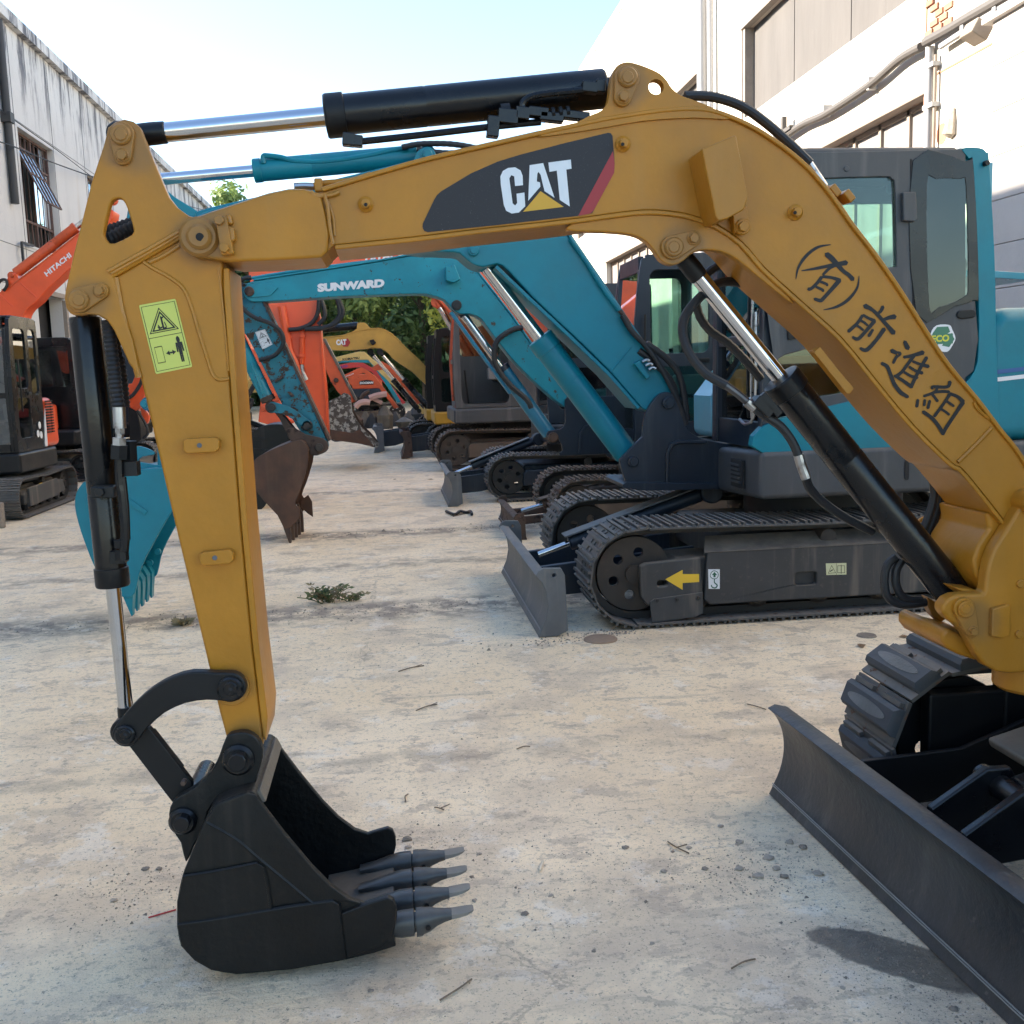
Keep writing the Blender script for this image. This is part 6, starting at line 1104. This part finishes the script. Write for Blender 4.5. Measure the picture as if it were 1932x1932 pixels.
kD = bucketP(D1, [tuple(p) for p in crv(Z2([(236, 1250), (252, 1195), (315, 1155), (400, 1148), (438, 1170), (440, 1240), (400, 1400), (340, 1540), (300, 1592), (268, 1592), (255, 1480), (240, 1350)]), 2, True)], Z2([(438, 1170), (400, 1148), (315, 1155), (252, 1195), (236, 1250), (240, 1350), (255, 1480), (270, 1592)]), 12.2, 12.85, 'black_bucket', [(Z2([(285, 1520)])[0], Z2([(272, 1592)])[0])], .02, tooth_mat='tooth_steel', ns=5)
for k in range(4): a0 = 1220 + k * 62; G().bar(P(*Z2([(252 + k * 6, a0)])[0], 12.19), P(*Z2([(330 + k * 6, a0 + 4)])[0], 12.19), .012, .04).build('wear_strip', 'black_bucket', kD, .003)
# ---- dusty orange machine with an open cab
E1 = thing('excavator', 'dusty orange excavator with an open cab door and a chalk streaked bucket', 'excavator', (2.2, 16.9, 0), GRP)
carrier(E1, 1.00, 15.88, 2.1, 2.4, .31, .48, ('shoe_rust', 'wheel_brown', 'frame_brown', 'wheel_brown'), 'cab_grey', 'orange_dirty', 'cab_grey', 2.72, cabx=1.02, deck=.74, door=False, pillar='orange_dirty', pitch=.16, cablen=1.45)
y0, y1 = 17.2, 17.55
bE = arm('boom', [(545, 560), (600, 530), (720, 500), (820, 500), (880, 540), (930, 640), (960, 750), (935, 760), (890, 660), (840, 582), (800, 554), (700, 548), (600, 560), (570, 590)], y0, y1, 'orange_dirty', E1, .012, 2)
stE = arm('stick', [tuple(p) for p in ZS([(815, 520), (835, 560), (870, 620), (1060, 970), (1110, 1060), (1070, 1075), (1030, 1050), (960, 990), (900, 900), (850, 780), (800, 600)])], y0 + .03, y1 - .03, 'orange_dirty', E1, .01); plate('front_edge', ZS([(835, 555), (855, 550), (1115, 1050), (1100, 1062)]), y0 + .01, y1 - .01, 'greasy_steel', stE, .004)
through_pin(stE, *ZS([(945, 892)])[0], y0, y1, 4.5, 'rust_steel'); ram('boom_cylinder', P(*ZF([(1640, 60)])[0], y0 + .1), P(900, 700, y0 + .1), .5, .05, .085, E1, ('chrome', 'orange_dirty', 'orange_dirty'))
kE = bucketP(E1, [tuple(p) for p in crv(ZS([(878, 1120), (895, 1060), (950, 1035), (1020, 1000), (1066, 1030), (1078, 1150), (1150, 1270), (1220, 1340), (1285, 1420), (1262, 1440), (1150, 1412), (1000, 1390), (888, 1372)]), 2, True)], ZS([(1066, 1030), (1020, 1000), (950, 1035), (895, 1060), (878, 1120), (886, 1240), (888, 1370), (1000, 1390), (1150, 1412), (1262, 1438)]), 16.95, 17.85, 'bucket_chalk', [(ZS([(1200, 1395)])[0], ZS([(1290, 1435)])[0])], .03, inner='rust_steel', tooth_mat='tooth_steel', ns=5)
plate('wear_plate', ZS([(886, 1290), (1000, 1310), (1080, 1320), (1140, 1290), (1180, 1340), (1255, 1430), (1150, 1410), (1000, 1388), (888, 1370)]), 16.93, 16.96, 'bucket_rust', kE, .004); through_pin(kE, *ZS([(1010, 1018)])[0], 17.0, 17.8, 5, 'greasy_steel')
# ---- two more with black cabs, the further one with a bright yellow boom
E2 = thing('excavator', 'yellow skirted excavator with a black cab and rusty blade, in front of the yellow boom', 'excavator', (1.8, 19.6, 0), GRP)
carrier(E2, .95, 18.85, 1.7, 1.9, .26, .4, ('shoe_steel', 'link_black', 'black_satin', 'link_black'), 'skirt_yellow', 'black_satin', 'black_satin', 2.36, cabx=.84, deck=.60)
dozer(E2, .15, 18.75, 20.3, .46, 1.2, 'rust_steel', 'navy_paint', cyl=False)
F1 = thing('excavator', 'far excavator with a bright yellow boom, white logo letters and twin black rams', 'excavator', (1.7, 21.6, 0), GRP)
carrier(F1, .6, 20.75, 1.7, 1.9, .26, .4, ('shoe_steel', 'link_black', 'black_satin', 'link_black'), 'skirt_yellow', 'black_satin', 'black_satin', 2.32, cabx=.76, deck=.60)
dozer(F1, -.38, 20.5, 22.1, .48, .8, 'blade_light', 'navy_paint', cyl=False)
y0, y1 = 21.35, 21.65
bF = arm('boom', [tuple(p) for p in ZF([(-300, 640), (0, 572), (100, 562), (300, 540), (460, 488), (560, 465), (690, 445), (820, 438), (900, 460), (1000, 520), (1080, 590), (1200, 720), (1400, 900), (1560, 1080), (1600, 1180), (1605, 1330), (1560, 1310), (1300, 1060), (1010, 865), (940, 780), (850, 722), (740, 712), (600, 730), (400, 748), (100, 745), (-300, 760)])], y0, y1, 'yellow_far', F1, .012, 1)
G().strip(ZF([(-300, 640), (0, 572), (100, 562), (300, 540), (460, 488), (560, 465), (690, 445), (820, 438), (900, 460), (1000, 520), (1080, 590), (1200, 720), (1400, 900), (1560, 1080)]), y0 - .012, y1 + .012, .02, -1).build('flange', 'yellow_far', bF, .003)
plate('cylinder_bracket', ZF([(440, 480), (498, 440), (505, 365), (530, 350), (610, 352), (645, 375), (690, 425), (740, 445), (600, 480)]), y0, y1, 'yellow_far', bF, .008)
plate('lamp', ZF([(682, 605), (740, 588), (778, 640), (730, 672), (700, 655)]), y0 - .1, y0, 'black_satin', bF, .01)
ram('stick_cylinder', P(*ZF([(-700, 520)])[0], y0 + .1), P(*ZF([(560, 390)])[0], y0 + .1), .45, .04, .075, F1)
for dx, dyy in ((0, -.12), (-170, .12)): ram('boom_cylinder', P(*ZF([(830 + dx * .8, 770)])[0], y0 + .15 + dyy), P(*ZF([(1560 + dx, 1610)])[0], y0 + .15 + dyy), .46, .035, .06, F1)
printed('logo_badge', [ZF([(270, 640), (300, 600), (370, 575), (410, 632), (375, 695), (310, 695)])], lambda a, c, l: P(a, c, y0 - .004 - l), 'red_print', bF)
lettering('brand_lettering', 'CAT', [P(*q_, y0 - .010) for q_ in ZF([(208, 676), (352, 668), (352, 586), (204, 594)])], 'white_print', bF, .06)
# ---- the jumble at the far end: booms of more machines, each on its own carrier
def far_machine(label, poly, Y, mat, cabm='black_satin', word=None, wq=None, wmat='black_print', name='excavator', xf=1.6, extra=None):
    T = thing(name, label, 'excavator', (xf + 1, Y, 0), GRP); b_ = arm('boom', [tuple(p) for p in ZF(poly)], Y, Y + .3, mat, T, .01)
    carrier(T, xf, Y - .8, 1.8, 2.0, .27, .42, ('shoe_rust', 'link_black', 'frame_brown', 'wheel_brown'), mat, mat, cabm, 2.4, cabx=xf + .2, parts=False, pitch=.2)
    if word: lettering('brand_lettering', word, [P(*q_, Y - .008) for q_ in ZF(wq)], wmat, b_, .03)
    return T, b_
far_machine('pale yellow far boom with dark lettering under the bright yellow boom', [(100, 915), (130, 860), (300, 820), (520, 765), (610, 765), (690, 840), (900, 1010), (1500, 1640), (1440, 1660), (820, 1060), (660, 880), (400, 885)], 26, 'yellow_pale', word='KOMATSU', wq=[(296, 893), (538, 868), (538, 836), (296, 860)])
T_, b_ = far_machine('blue far boom beneath the pale yellow boom', [(150, 935), (300, 900), (600, 876), (745, 876), (830, 1000), (960, 1200), (1130, 1480), (1080, 1500), (950, 1290), (780, 1040), (690, 925), (400, 915)], 28, 'teal_worn')
far_machine('red far boom with purple lettering beneath the blue boom', [(150, 1000), (220, 960), (420, 920), (590, 922), (700, 985), (830, 1070), (980, 1240), (1200, 1500), (1150, 1510), (930, 1250), (700, 1050), (560, 985), (300, 1010)], 30, 'red_paint', word='KATO', wq=[(230, 1010), (370, 985), (370, 955), (230, 975)], wmat='purple_print')
T_, b_ = far_machine('small orange far boom sloping down to the left over the red engine cover', [(250, 1130), (300, 1105), (560, 985), (640, 1020), (760, 1120), (1100, 1560), (1040, 1580), (700, 1130), (600, 1070), (330, 1150)], 32, 'orange_dirty', word='HITACHI', wq=[(335, 1135), (455, 1085), (452, 1068), (332, 1118)], wmat='white_print')
far_machine('far orange boom standing between the twin rams of the yellow machine', [(700, 1000), (860, 900), (960, 960), (1100, 1100), (1420, 1500), (1360, 1520), (1050, 1140), (930, 1010), (760, 1040)], 24.2, 'orange_dirty', xf=.9)
far_machine('far yellow boom low beside the rust red engine cover', [(860, 1180), (960, 1100), (1060, 1150), (1260, 1420), (1200, 1440), (1040, 1220), (900, 1220)], 36, 'yellow_far', xf=1.2)
DS = thing('excavator', 'rust red engine cover of a far excavator with white lettering in a black badge', 'excavator', (-.8, 34.5, 0), GRP)
Yd = 34.0; hd_ = plate('engine_hood', [tuple(p) for p in crv(ZF([(378, 1180), (385, 1120), (430, 1096), (620, 1084), (800, 1105), (850, 1190), (865, 1292, True), (440, 1302, True), (425, 1250), (390, 1230)]), 3, True)], Yd, Yd + 1.6, 'orange_dirty', DS, .03)
plate('platform', ZF([(400, 1300), (870, 1290), (880, 1420), (640, 1440), (420, 1400)]), Yd - .05, Yd + 1.7, 'navy_paint', DS, .03); plate('badge', ZF([(532, 1200), (560, 1180), (640, 1168), (715, 1180), (742, 1198), (735, 1232), (540, 1236)]), Yd - .02, Yd + .01, 'black_print', hd_, .004)
lettering('brand_lettering', 'DOOSAN', [P(*q_, Yd - .03) for q_ in ZF([(545, 1230), (733, 1222), (735, 1190), (545, 1197)])], 'white_print', hd_, .05)
track(DS, -1.6, .2, Yd + .1, Yd + .6, .3, .2, ('shoe_rust', 'link_black', 'frame_brown', 'wheel_brown'), False); track(DS, -1.6, .2, Yd + 1.1, Yd + 1.6, .3, .2, ('shoe_rust', 'link_black', 'frame_brown', 'wheel_brown'), False); G().cyl((-.7, Yd + .85, .45), (-.7, Yd + .85, 1.1), .45, 24).build('slew_ring', 'link_black', DS)
# scrap parts and a carton on the far ground
def far_at(p, Y): return P(*ZF([p])[0], Y)
o = G(); c0 = PZ(*ZF([(700, 1775)])[0]); o.box((c0.x, c0.y, .30), (.62, .4, .60)); cx = tag(o.build('carton', 'white_paint', None, .01), 'white printed carton standing on the ground at the far end', 'carton')
printed('carton_print', [[(c0.x - .28, .18), (c0.x - .2, .18), (c0.x - .2, .46), (c0.x - .28, .46)], [(c0.x + .02, .2), (c0.x + .1, .2), (c0.x + .1, .3), (c0.x + .02, .3)], [(c0.x + .12, .36), (c0.x + .2, .36), (c0.x + .2, .44), (c0.x + .12, .44)]], fXZ(c0.y - .202), 'purple_print', cx)
for i, (q_, lb) in enumerate((([(480, 1560), (540, 1500), (620, 1480), (690, 1490)], 'pink curved steel guard lying on the far scrap heap'), ([(680, 1430), (760, 1400), (850, 1380), (930, 1370)], 'pale pink bent rail lying across the far scrap heap'), ([(690, 1420), (760, 1450), (860, 1500)], 'pink straight bar slanting down the far scrap heap'), ([(560, 1440), (590, 1380), (680, 1330)], 'rusty hooked bar sticking up from the far scrap heap'))):
    ps = [far_at(p, 30.0) for p in q_]; g = G(); g.tube([(p.x, 30.0 + .1 * i, p.z) for p in ps], .09 if i < 2 else .06, 6, 4); tag(g.build('scrap_guard', 'pink_paint' if i < 3 else 'rust_steel'), lb, 'scrap')
rnd = random.Random(3)
for i in range(9):
    x = -1.0 + i * .22 + rnd.uniform(-.1, .1); y = 30.6 + rnd.uniform(-.4, 1.2); g = G(); h_ = rnd.uniform(.25, .75); g.lathe((x, y, 0), (x, y, h_), [(0, rnd.uniform(.15, .3)), (h_ * .6, rnd.uniform(.12, .3)), (h_, .05)], 7)
    tag(g.build('scrap_casting', rnd.choice(['rust_steel', 'link_black', 'frame_brown', 'greasy_steel'])), 'rusty machine casting dumped in the far scrap heap', 'scrap', 'castings in the far scrap heap')
# ---------------------------------------------------------------- machines along the left side
def settle(T, loc, rz): T.location = loc; T.rotation_euler = (0, 0, rz)
L1 = thing('mini_excavator', 'dark cab mini excavator with orange vented engine cover, parked on the left', 'excavator', (0, 0, 0), GRP)
mL = ('shoe_steel', 'link_black', 'frame_grey', 'link_black')
c1, h1_ = carrier(L1, -.70, -.74, 1.5, 1.75, .22, .36, mL, 'black_satin', 'orange_paint', 'black_paint', 2.34, cabx=-.62, deck=.52, gl='dark_glass', cablen=.98, hoodh=.62, pitch=.10, hl=.62)
for r_ in range(12): G().box((.47, -.695, .95 + .035 * r_), (.14, .012, .018)).build('vent_slat', 'dark_inside', h1_); G().box((.62, -.695, .95 + .035 * r_), (.08, .012, .018)).build('vent_slat', 'dark_inside', h1_)
G().prism([(.28, -.688, .78), (.38, -.688, .78), (.40, -.688, 1.25), (.34, -.688, 1.1)], (0, .006, 0)).build('silver_stripe', 'white_paint', L1)
for x, z, m in ((-.45, .28, 'white_paint'), (-.05, .30, 'arrow_yellow'), (.35, .30, 'white_paint')): G().box((x, -.70, z), (.09 if m[0] == 'a' else .045, .008, .11)).build('frame_sticker', m, L1)
frameXZ('side_beam', [(-.5, .12), (-.5, .34), (.55, .36), (.55, .14)], [], -.715, .04, 'frame_grey', L1, .01)
for x, z in ((.05, .95), (.13, 1.05), (.16, .93)): g = G(); g.cyl((x, -.69, z), (x, -.694, z), .045, 14); g.build('round_sticker', 'white_paint', c1)
G().prism([(-.55, -.1, .6), (-.7, -.1, 1.1), (-.5, -.1, 1.2), (-.3, -.1, .8)], (0, .3, 0)).build('boom_bracket', 'orange_paint', L1, .02); settle(L1, (-4.97, 12.98, 0), pi / 2)
L2 = thing('excavator', 'dark cab excavator with curved front glass reflecting the sky, behind the vented engine cover', 'excavator', (0, 0, 0), GRP)
carrier(L2, -.9, -.8, 1.6, 1.7, .235, .38, mL, 'black_satin', 'orange_paint', 'black_paint', 2.3, cabx=-.85, deck=.58, gl='dark_glass', cablen=1.2); dozer(L2, -1.75, -.8, .8, .3, -.9, 'blade_light', 'navy_paint', cyl=True, cylmat='cab_grey'); settle(L2, (-5.85, 17.6, 0), pi)
L3 = thing('excavator', 'orange excavator with a raised boom lettered in white, against the white wall on the left', 'excavator', (0, 0, 0), GRP)
carrier(L3, -.75, -.8, 1.6, 1.5, .225, .38, mL, 'black_satin', 'orange_paint', 'cab_grey', 2.3, cabx=-.6, deck=.58, gl='dark_glass', parts=False, cablen=1.0, hoodh=.5); settle(L3, (-6.35, 15.17, 0), pi)
Z9 = lambda p: zz(p, 0, 383.4, .3307)
A3 = L3
y0, y1 = 15.0, 15.34
b3 = arm('boom', [tuple(p) for p in crv(Z9([(-260, 900), (-120, 640), (-30, 540), (10, 495), (60, 470), (250, 330), (450, 170), (620, 30), (640, 90), (520, 250), (380, 390), (270, 490), (215, 555), (160, 600), (135, 640), (128, 680), (110, 712), (80, 712), (-20, 760), (-160, 960)]), 2, True)], y0, y1, 'orange_paint', A3, .014)
plate('cylinder_bracket', Z9([(20, 490), (45, 420), (70, 395), (95, 405), (110, 440), (90, 460)]), y0, y1, 'orange_paint', b3, .01); through_pin(b3, *Z9([(68, 412)])[0], y0, y1, 4, 'orange_dirty'); through_pin(b3, *Z9([(97, 690)])[0], y0, y1, 5, 'orange_dirty')
ram('stick_cylinder', P(*Z9([(640, -20)])[0], 15.17), P(*Z9([(72, 415)])[0], 15.17), .36, .04, .07, A3, ('chrome', 'orange_dirty', 'orange_dirty'))
G().strip(Z9([(10, 500), (60, 476), (250, 336), (450, 176)]), y0 - .01, y1 + .01, .02, -1).build('flange', 'orange_dirty', b3, .004)
lettering('brand_lettering', 'HITACHI', [P(*q_, y0 - .004) for q_ in Z9([(268, 420), (410, 305), (393, 280), (250, 395)])], 'white_print', b3, .03)
bead('weld', Z9([(115, 455), (165, 500), (210, 540)]), y0, 1.2, b3, 'orange_paint'); bead('weld', Z9([(0, 520), (40, 560), (75, 590)]), y0, 1.2, b3, 'orange_paint')
hose(Z9([(-10, 460), (10, 437), (35, 440), (40, 470), (20, 500)]), .02, 14.95, b3)
# orange and black machine glimpsed between the bucket ram and the yellow stick
L4 = thing('excavator', 'black excavator with orange arm links glimpsed beside the ribbed hose', 'excavator', (0, 0, 0), GRP)
carrier(L4, -.95, -.8, 1.6, 1.8, .24, .38, mL, 'black_satin', 'black_satin', 'navy_paint', 2.15, cabx=-.8, deck=.6, gl='dark_glass', parts=False); settle(L4, (-5.3, 19.2, 0), pi)
ZW = lambda p: zz(p, 223.6, 543, .2315)
a4 = L4
arm('boom', [tuple(p) for p in ZW([(-60, 800), (110, 780), (140, 700), (190, 740), (215, 850), (190, 960), (150, 1010), (70, 960), (-60, 900)])], 17.2, 17.5, 'orange_paint', a4, .012); plate('link', [tuple(p) for p in crv(ZW([(180, 980), (220, 1000), (250, 1050), (230, 1110), (200, 1090)]), 2, True)], 17.1, 17.2, 'orange_paint', a4, .008)
plate('cylinder_end', circ(*ZW([(235, 945)])[0], 13, 20), 17.0, 17.1, 'blue_cylinder', a4, .006); hose(ZW([(60, 900), (110, 880), (170, 800), (200, 720)]), .03, 17.05, a4); hose(ZW([(150, 1000), (210, 1090), (240, 1180), (200, 1230)]), .022, 17.05, a4)
plate('counter_link', [tuple(p) for p in crv(ZW([(80, 960), (120, 965), (160, 1040), (185, 1240), (90, 1240)]), 2, True)], 17.25, 17.6, 'black_satin', a4, .02)
a5 = L3
Zm = ZS
arm('stick', [tuple(p) for p in Zm([(150, 480), (200, 500), (260, 640), (330, 640), (420, 880), (470, 1020), (560, 1200), (615, 1230), (560, 1260), (380, 1250), (310, 1230), (330, 1060), (380, 900), (220, 640)])], 14.4, 14.7, 'orange_paint', a5, .012); through_pin(a5, *Zm([(465, 1040)])[0], 14.4, 14.7, 6, 'orange_dirty'); through_pin(a5, *Zm([(350, 1128)])[0], 14.4, 14.7, 5, 'orange_dirty')
L5 = thing('excavator', 'yellow excavator with louvred engine cover, glimpsed between the two sticks', 'excavator', (0, 0, 0), GRP)
carrier(L5, -.95, -.8, 1.6, 1.8, .24, .38, mL, 'black_satin', 'yellow_pale', 'yellow_pale', 2.1, cabx=-.75, deck=.6, parts=False); dozer(L5, -1.7, -.8, .8, .34, -.9, 'blade_light', 'black_satin'); settle(L5, (-3.9, 23.0, 0), pi)
a6 = L5
arm('boom', [tuple(p) for p in Zm([(170, 840), (240, 740), (330, 700), (350, 760), (250, 850), (200, 980), (170, 1000)])], 21.8, 22.1, 'yellow_pale', a6, .01); hose(Zm([(280, 930), (230, 1010), (200, 1080), (230, 1120), (260, 1040)]), .05, 21.7, a6)
for r_ in range(7): G().bar(P(*Zm([(215, 910 + r_ * 14)])[0], 21.9), P(*Zm([(310, 900 + r_ * 14)])[0], 21.9), .02, .03).build('louvre', 'yellow_pale', a6)
# ---------------------------------------------------------------- small things on the ground
def blob(x, y, r, h, seed, name, mat, label, cat, grp=None):
    rnd = random.Random(seed); bm = bmesh.new(); n = rnd.choice((1, 2, 3))
    for q_ in range(n):
        ox, oy = (0, 0) if q_ == 0 else (rnd.uniform(-r, r), rnd.uniform(-r, r)); sc_ = 1 if q_ == 0 else rnd.uniform(.3, .6)
        m_ = bmesh.ops.create_icosphere(bm, subdivisions=2, radius=1)
        for v_ in m_['verts']:
            k = rnd.uniform(.72, 1.22); c0 = v_.co * k; v_.co = V((x + ox + c0.x * r * sc_ * 1.15, y + oy + c0.y * r * sc_, max(-.001, (c0.z * .62 + .35) * h * sc_)))
    me = bpy.data.meshes.new(name); bm.to_mesh(me); bm.free(); me.materials.append(MT[mat]); o = link(bpy.data.objects.new(name, me)); tag(o, label, cat, grp); return o
clods = [(768, 1585, 11), (785, 1588, 9), (770, 1600, 8), (826, 1610, 9), (855, 1558, 8), (905, 1612, 6), (890, 1655, 5), (1320, 1735, 11), (1252, 1645, 9), (1180, 1600, 8), (1100, 1620, 9), (1490, 1590, 10), (1515, 1600, 10), (1430, 1655, 13), (1465, 1640, 10), (1480, 1655, 10), (1450, 1620, 12), (1395, 1640, 10), (1330, 1640, 8), (1545, 1650, 12), (1395, 1590, 10), (990, 1725, 9), (1060, 1640, 8), (1040, 1690, 6), (275, 1640, 8), (235, 1660, 10), (215, 1700, 8), (300, 1640, 7), (1275, 1560, 7), (1360, 1560, 7), (1800, 1905, 11), (1830, 1890, 14), (1590, 1865, 7), (1720, 1862, 6), (960, 1650, 7), (895, 1700, 6), (1560, 1560, 6), (945, 1665, 9), (1300, 1600, 6), (700, 1870, 7), (640, 1905, 6), (1230, 1780, 6), (1120, 1795, 6), (520, 1010, 4), (480, 1022, 4), (560, 1000, 4), (600, 1005, 3)]
for i, (px, py, r) in enumerate(clods):
    if i % 3 == 1 and not 1380 < px < 1560: continue
    p = PZ(px, py); rr = r * .8 * p.y / FPX; blob(p.x, p.y, rr, rr * .8, i, 'dirt_clod', 'clod_pale' if i % 3 else 'clod', 'small clod of dried mud lying on the concrete', 'clod', 'clods of mud on the concrete')
rnd = random.Random(11)
tw = [((752, 1268), (800, 1257)), ((830, 1890), (890, 1850)), ((610, 1405), (880, 1450)), ((785, 1342), (825, 1330)), ((1410, 1330), (1445, 1340)), ((1000, 1410), (975, 1415)), ((1260, 1590), (1300, 1612)), ((770, 1500), (765, 1515)), ((1085, 1080), (1150, 1078)), ((855, 975), (885, 968)), ((1380, 1830), (1425, 1812)), ((1590, 1440), (1600, 1425)), ((820, 1525), (838, 1530)), ((690, 1775), (735, 1768))]
for i, (a, c) in enumerate(tw):
    if i == 2: continue
    pa, pc = PZ(*a), PZ(*c); L = (pc - pa).length; pm = (pa + pc) / 2 + V((rnd.uniform(-.1, .1) * L, rnd.uniform(-.12, .12) * L, 0)); g = G(); g.tube([pa + V((0, 0, .004)), pm + V((0, 0, .008)), pc + V((0, 0, .004))], .0024 * max(1, pa.y / 4), 5, 4)
    if i % 3 == 0: g.tube([pm + V((0, 0, .006)), pm + (pc - pa) * .2 + V((.03, .03, .008))], .002 * max(1, pa.y / 5), 4, 1)
    tag(g.build('twig', 'twig'), 'thin dry twig lying on the concrete', 'twig', 'dry twigs on the concrete')
for i, (px, py) in enumerate(((1706, 1203), (1625, 1220), (812, 905), (745, 905), (1240, 1115))):
    p = PZ(px, py); r = .018 + .006 * (i % 3); a = i * 1.3; o = G(); o.add([p + V((cos(a) * r * 2, sin(a) * r * 2, .004)), p + V((-sin(a) * r, cos(a) * r, .014)), p + V((-cos(a) * r * 2, -sin(a) * r * 2, .006)), p + V((sin(a) * r, -cos(a) * r, .012)), p + V((0, 0, .004))], [(0, 1, 4), (1, 2, 4), (2, 3, 4), (3, 0, 4)]); tag(o.build('dry_leaf', 'dry_leaf', flat=True), 'curled dry leaf lying on the concrete', 'leaf', 'dry leaves on the concrete')
p = PZ(1133, 1207); tag(G().lathe((p.x, p.y, 0), (p.x, p.y, .012), [(0, .095), (.006, .095), (.010, .088), (.012, .02)], 24).build('round_lid', 'rusty_lid'), 'flat rusty round lid lying in front of the grey blade', 'lid')
p = PZ(1635, 1200); tag(G().lathe((p.x, p.y, 0), (p.x, p.y, .010), [(0, .055), (.008, .05)], 14).build('flat_stone', 'clod'), 'flat stone chip lying beside the teal excavator track', 'stone')
tag(G().tube([PZ(a, c) + V((0, 0, .02)) for a, c in [(842, 968), (858, 974), (868, 968), (880, 970), (888, 968), (890, 974)]], .016, 7, 5).build('wire_piece', 'cable_black'), 'short kinked black wire lying near the rusty blade', 'wire')
a, c = PZ(1018, 1645), PZ(1024, 1628); tag(G().cyl(a + V((0, 0, .005)), c + V((0, 0, .005)), .0045, 10).build('cigarette_end', 'cigarette'), 'pale cigarette end on the concrete right of the bucket teeth', 'cigarette')
a, c = PZ(280, 1733), PZ(332, 1718); tag(G().cyl(a + V((0, 0, .003)), c + V((0, 0, .003)), .0022, 6).build('red_thread', 'red_thread'), 'thin red thread on the ground behind the black bucket', 'thread')
p = PZ(2, 996); tag(G().cyl((p.x, p.y, 0), (p.x, p.y, .28), .05, 14, .01).build('short_post', 'clod'), 'short grey post beside the left excavator track', 'post')
# pebbles and grit, too many to count
v = []; f = []; rnd = random.Random(21)
def grit(cx, cy, sx, sy, n, s0, s1):
    for k in range(n):
        x, y = rnd.gauss(cx, sx), rnd.gauss(cy, sy); s = rnd.uniform(s0, s1) * rnd.uniform(.4, 1) * (1 if rnd.random() > .06 else 2); i = len(v); a = rnd.uniform(0, 6.3)
        for j in range(3): q = a + j * 2.1; v.append((x + s * cos(q), y + s * sin(q), 0.0))
        v.append((x + s * .2, y, s * rnd.uniform(.6, 1.1))); f.extend([(i, i + 1, i + 3), (i + 1, i + 2, i + 3), (i + 2, i, i + 3)])
p = PZ(1430, 1640); grit(p.x, p.y, .12, .10, 420, .0015, .005); p = PZ(1150, 1650); grit(p.x, p.y, .28, .2, 500, .0012, .004); p = PZ(820, 1590); grit(p.x, p.y, .10, .08, 160, .0015, .004); p = PZ(250, 1680); grit(p.x, p.y, .10, .12, 300, .0015, .005); p = PZ(1660, 1790); grit(p.x, p.y, .10, .10, 350, .0015, .005)
grit(-.6, 6.55, 1.0, .12, 700, .003, .010); grit(.1, 9.9, 1.1, .10, 400, .004, .012); grit(.3, 5.6, .5, .3, 300, .002, .006); grit(.4, 3.4, .9, .6, 900, .0012, .0035); grit(-.2, 2.6, .7, .5, 600, .001, .003); grit(.9, 5.5, .2, .05, 120, .003, .012); p = PZ(1790, 1900); grit(p.x, p.y, .08, .06, 200, .0015, .005); grit(1.15, 5.62, .12, .05, 120, .004, .012)
me = bpy.data.meshes.new('gravel'); me.from_pydata(v, [], f); me.materials.append(MT['clod']); o = link(bpy.data.objects.new('gravel', me)); tag(o, 'fine grit and crumbs of mud scattered over the concrete', 'gravel', kind='stuff')
# weeds growing out of the slab joint
def weed(px, py, h, n, seed, label, mats=('weed_leaf', 'weed_dry')):
    rnd = random.Random(seed); c = PZ(px, py); t = thing('weed', label, 'weed', c)
    for k in range(n):
        a = rnd.uniform(0, 6.3); L = h * rnd.uniform(.5, 1); sp = rnd.uniform(.5, 1.7) * h; base = c + V((rnd.gauss(0, h * .35), rnd.gauss(0, h * .2), 0)); e = base + V((cos(a) * sp, sin(a) * sp * .6, L)); g = G(); g.tube([base, base.lerp(e, .5) + V((0, 0, L * .2)), e], .0035, 4, 4); m = mats[0] if rnd.random() > .6 else mats[1]
        for j in range(7):
            q_ = base.lerp(e, rnd.uniform(.25, 1)) + V((0, 0, L * .1)); b2 = rnd.uniform(0, 6.3); l = rnd.uniform(.02, .06); d = V((cos(b2), sin(b2), rnd.uniform(-.1, .8))).normalized(); s = d.orthogonal().normalized() * l * .22; g.add([q_, q_ + d * l * .5 + s, q_ + d * l, q_ + d * l * .5 - s], [(0, 1, 2, 3)])
        g.build('stem', m, t, flat=True)
weed(622, 1136, .10, 30, 1, 'green weed with spread stems growing from the slab joint, right of the yellow stick'); weed(345, 1180, .03, 14, 2, 'low dry weed growing in the joint below the teal bucket', ('weed_dry', 'weed_dry')); weed(665, 1134, .05, 10, 4, 'small tuft of dry grass at the end of the weed')
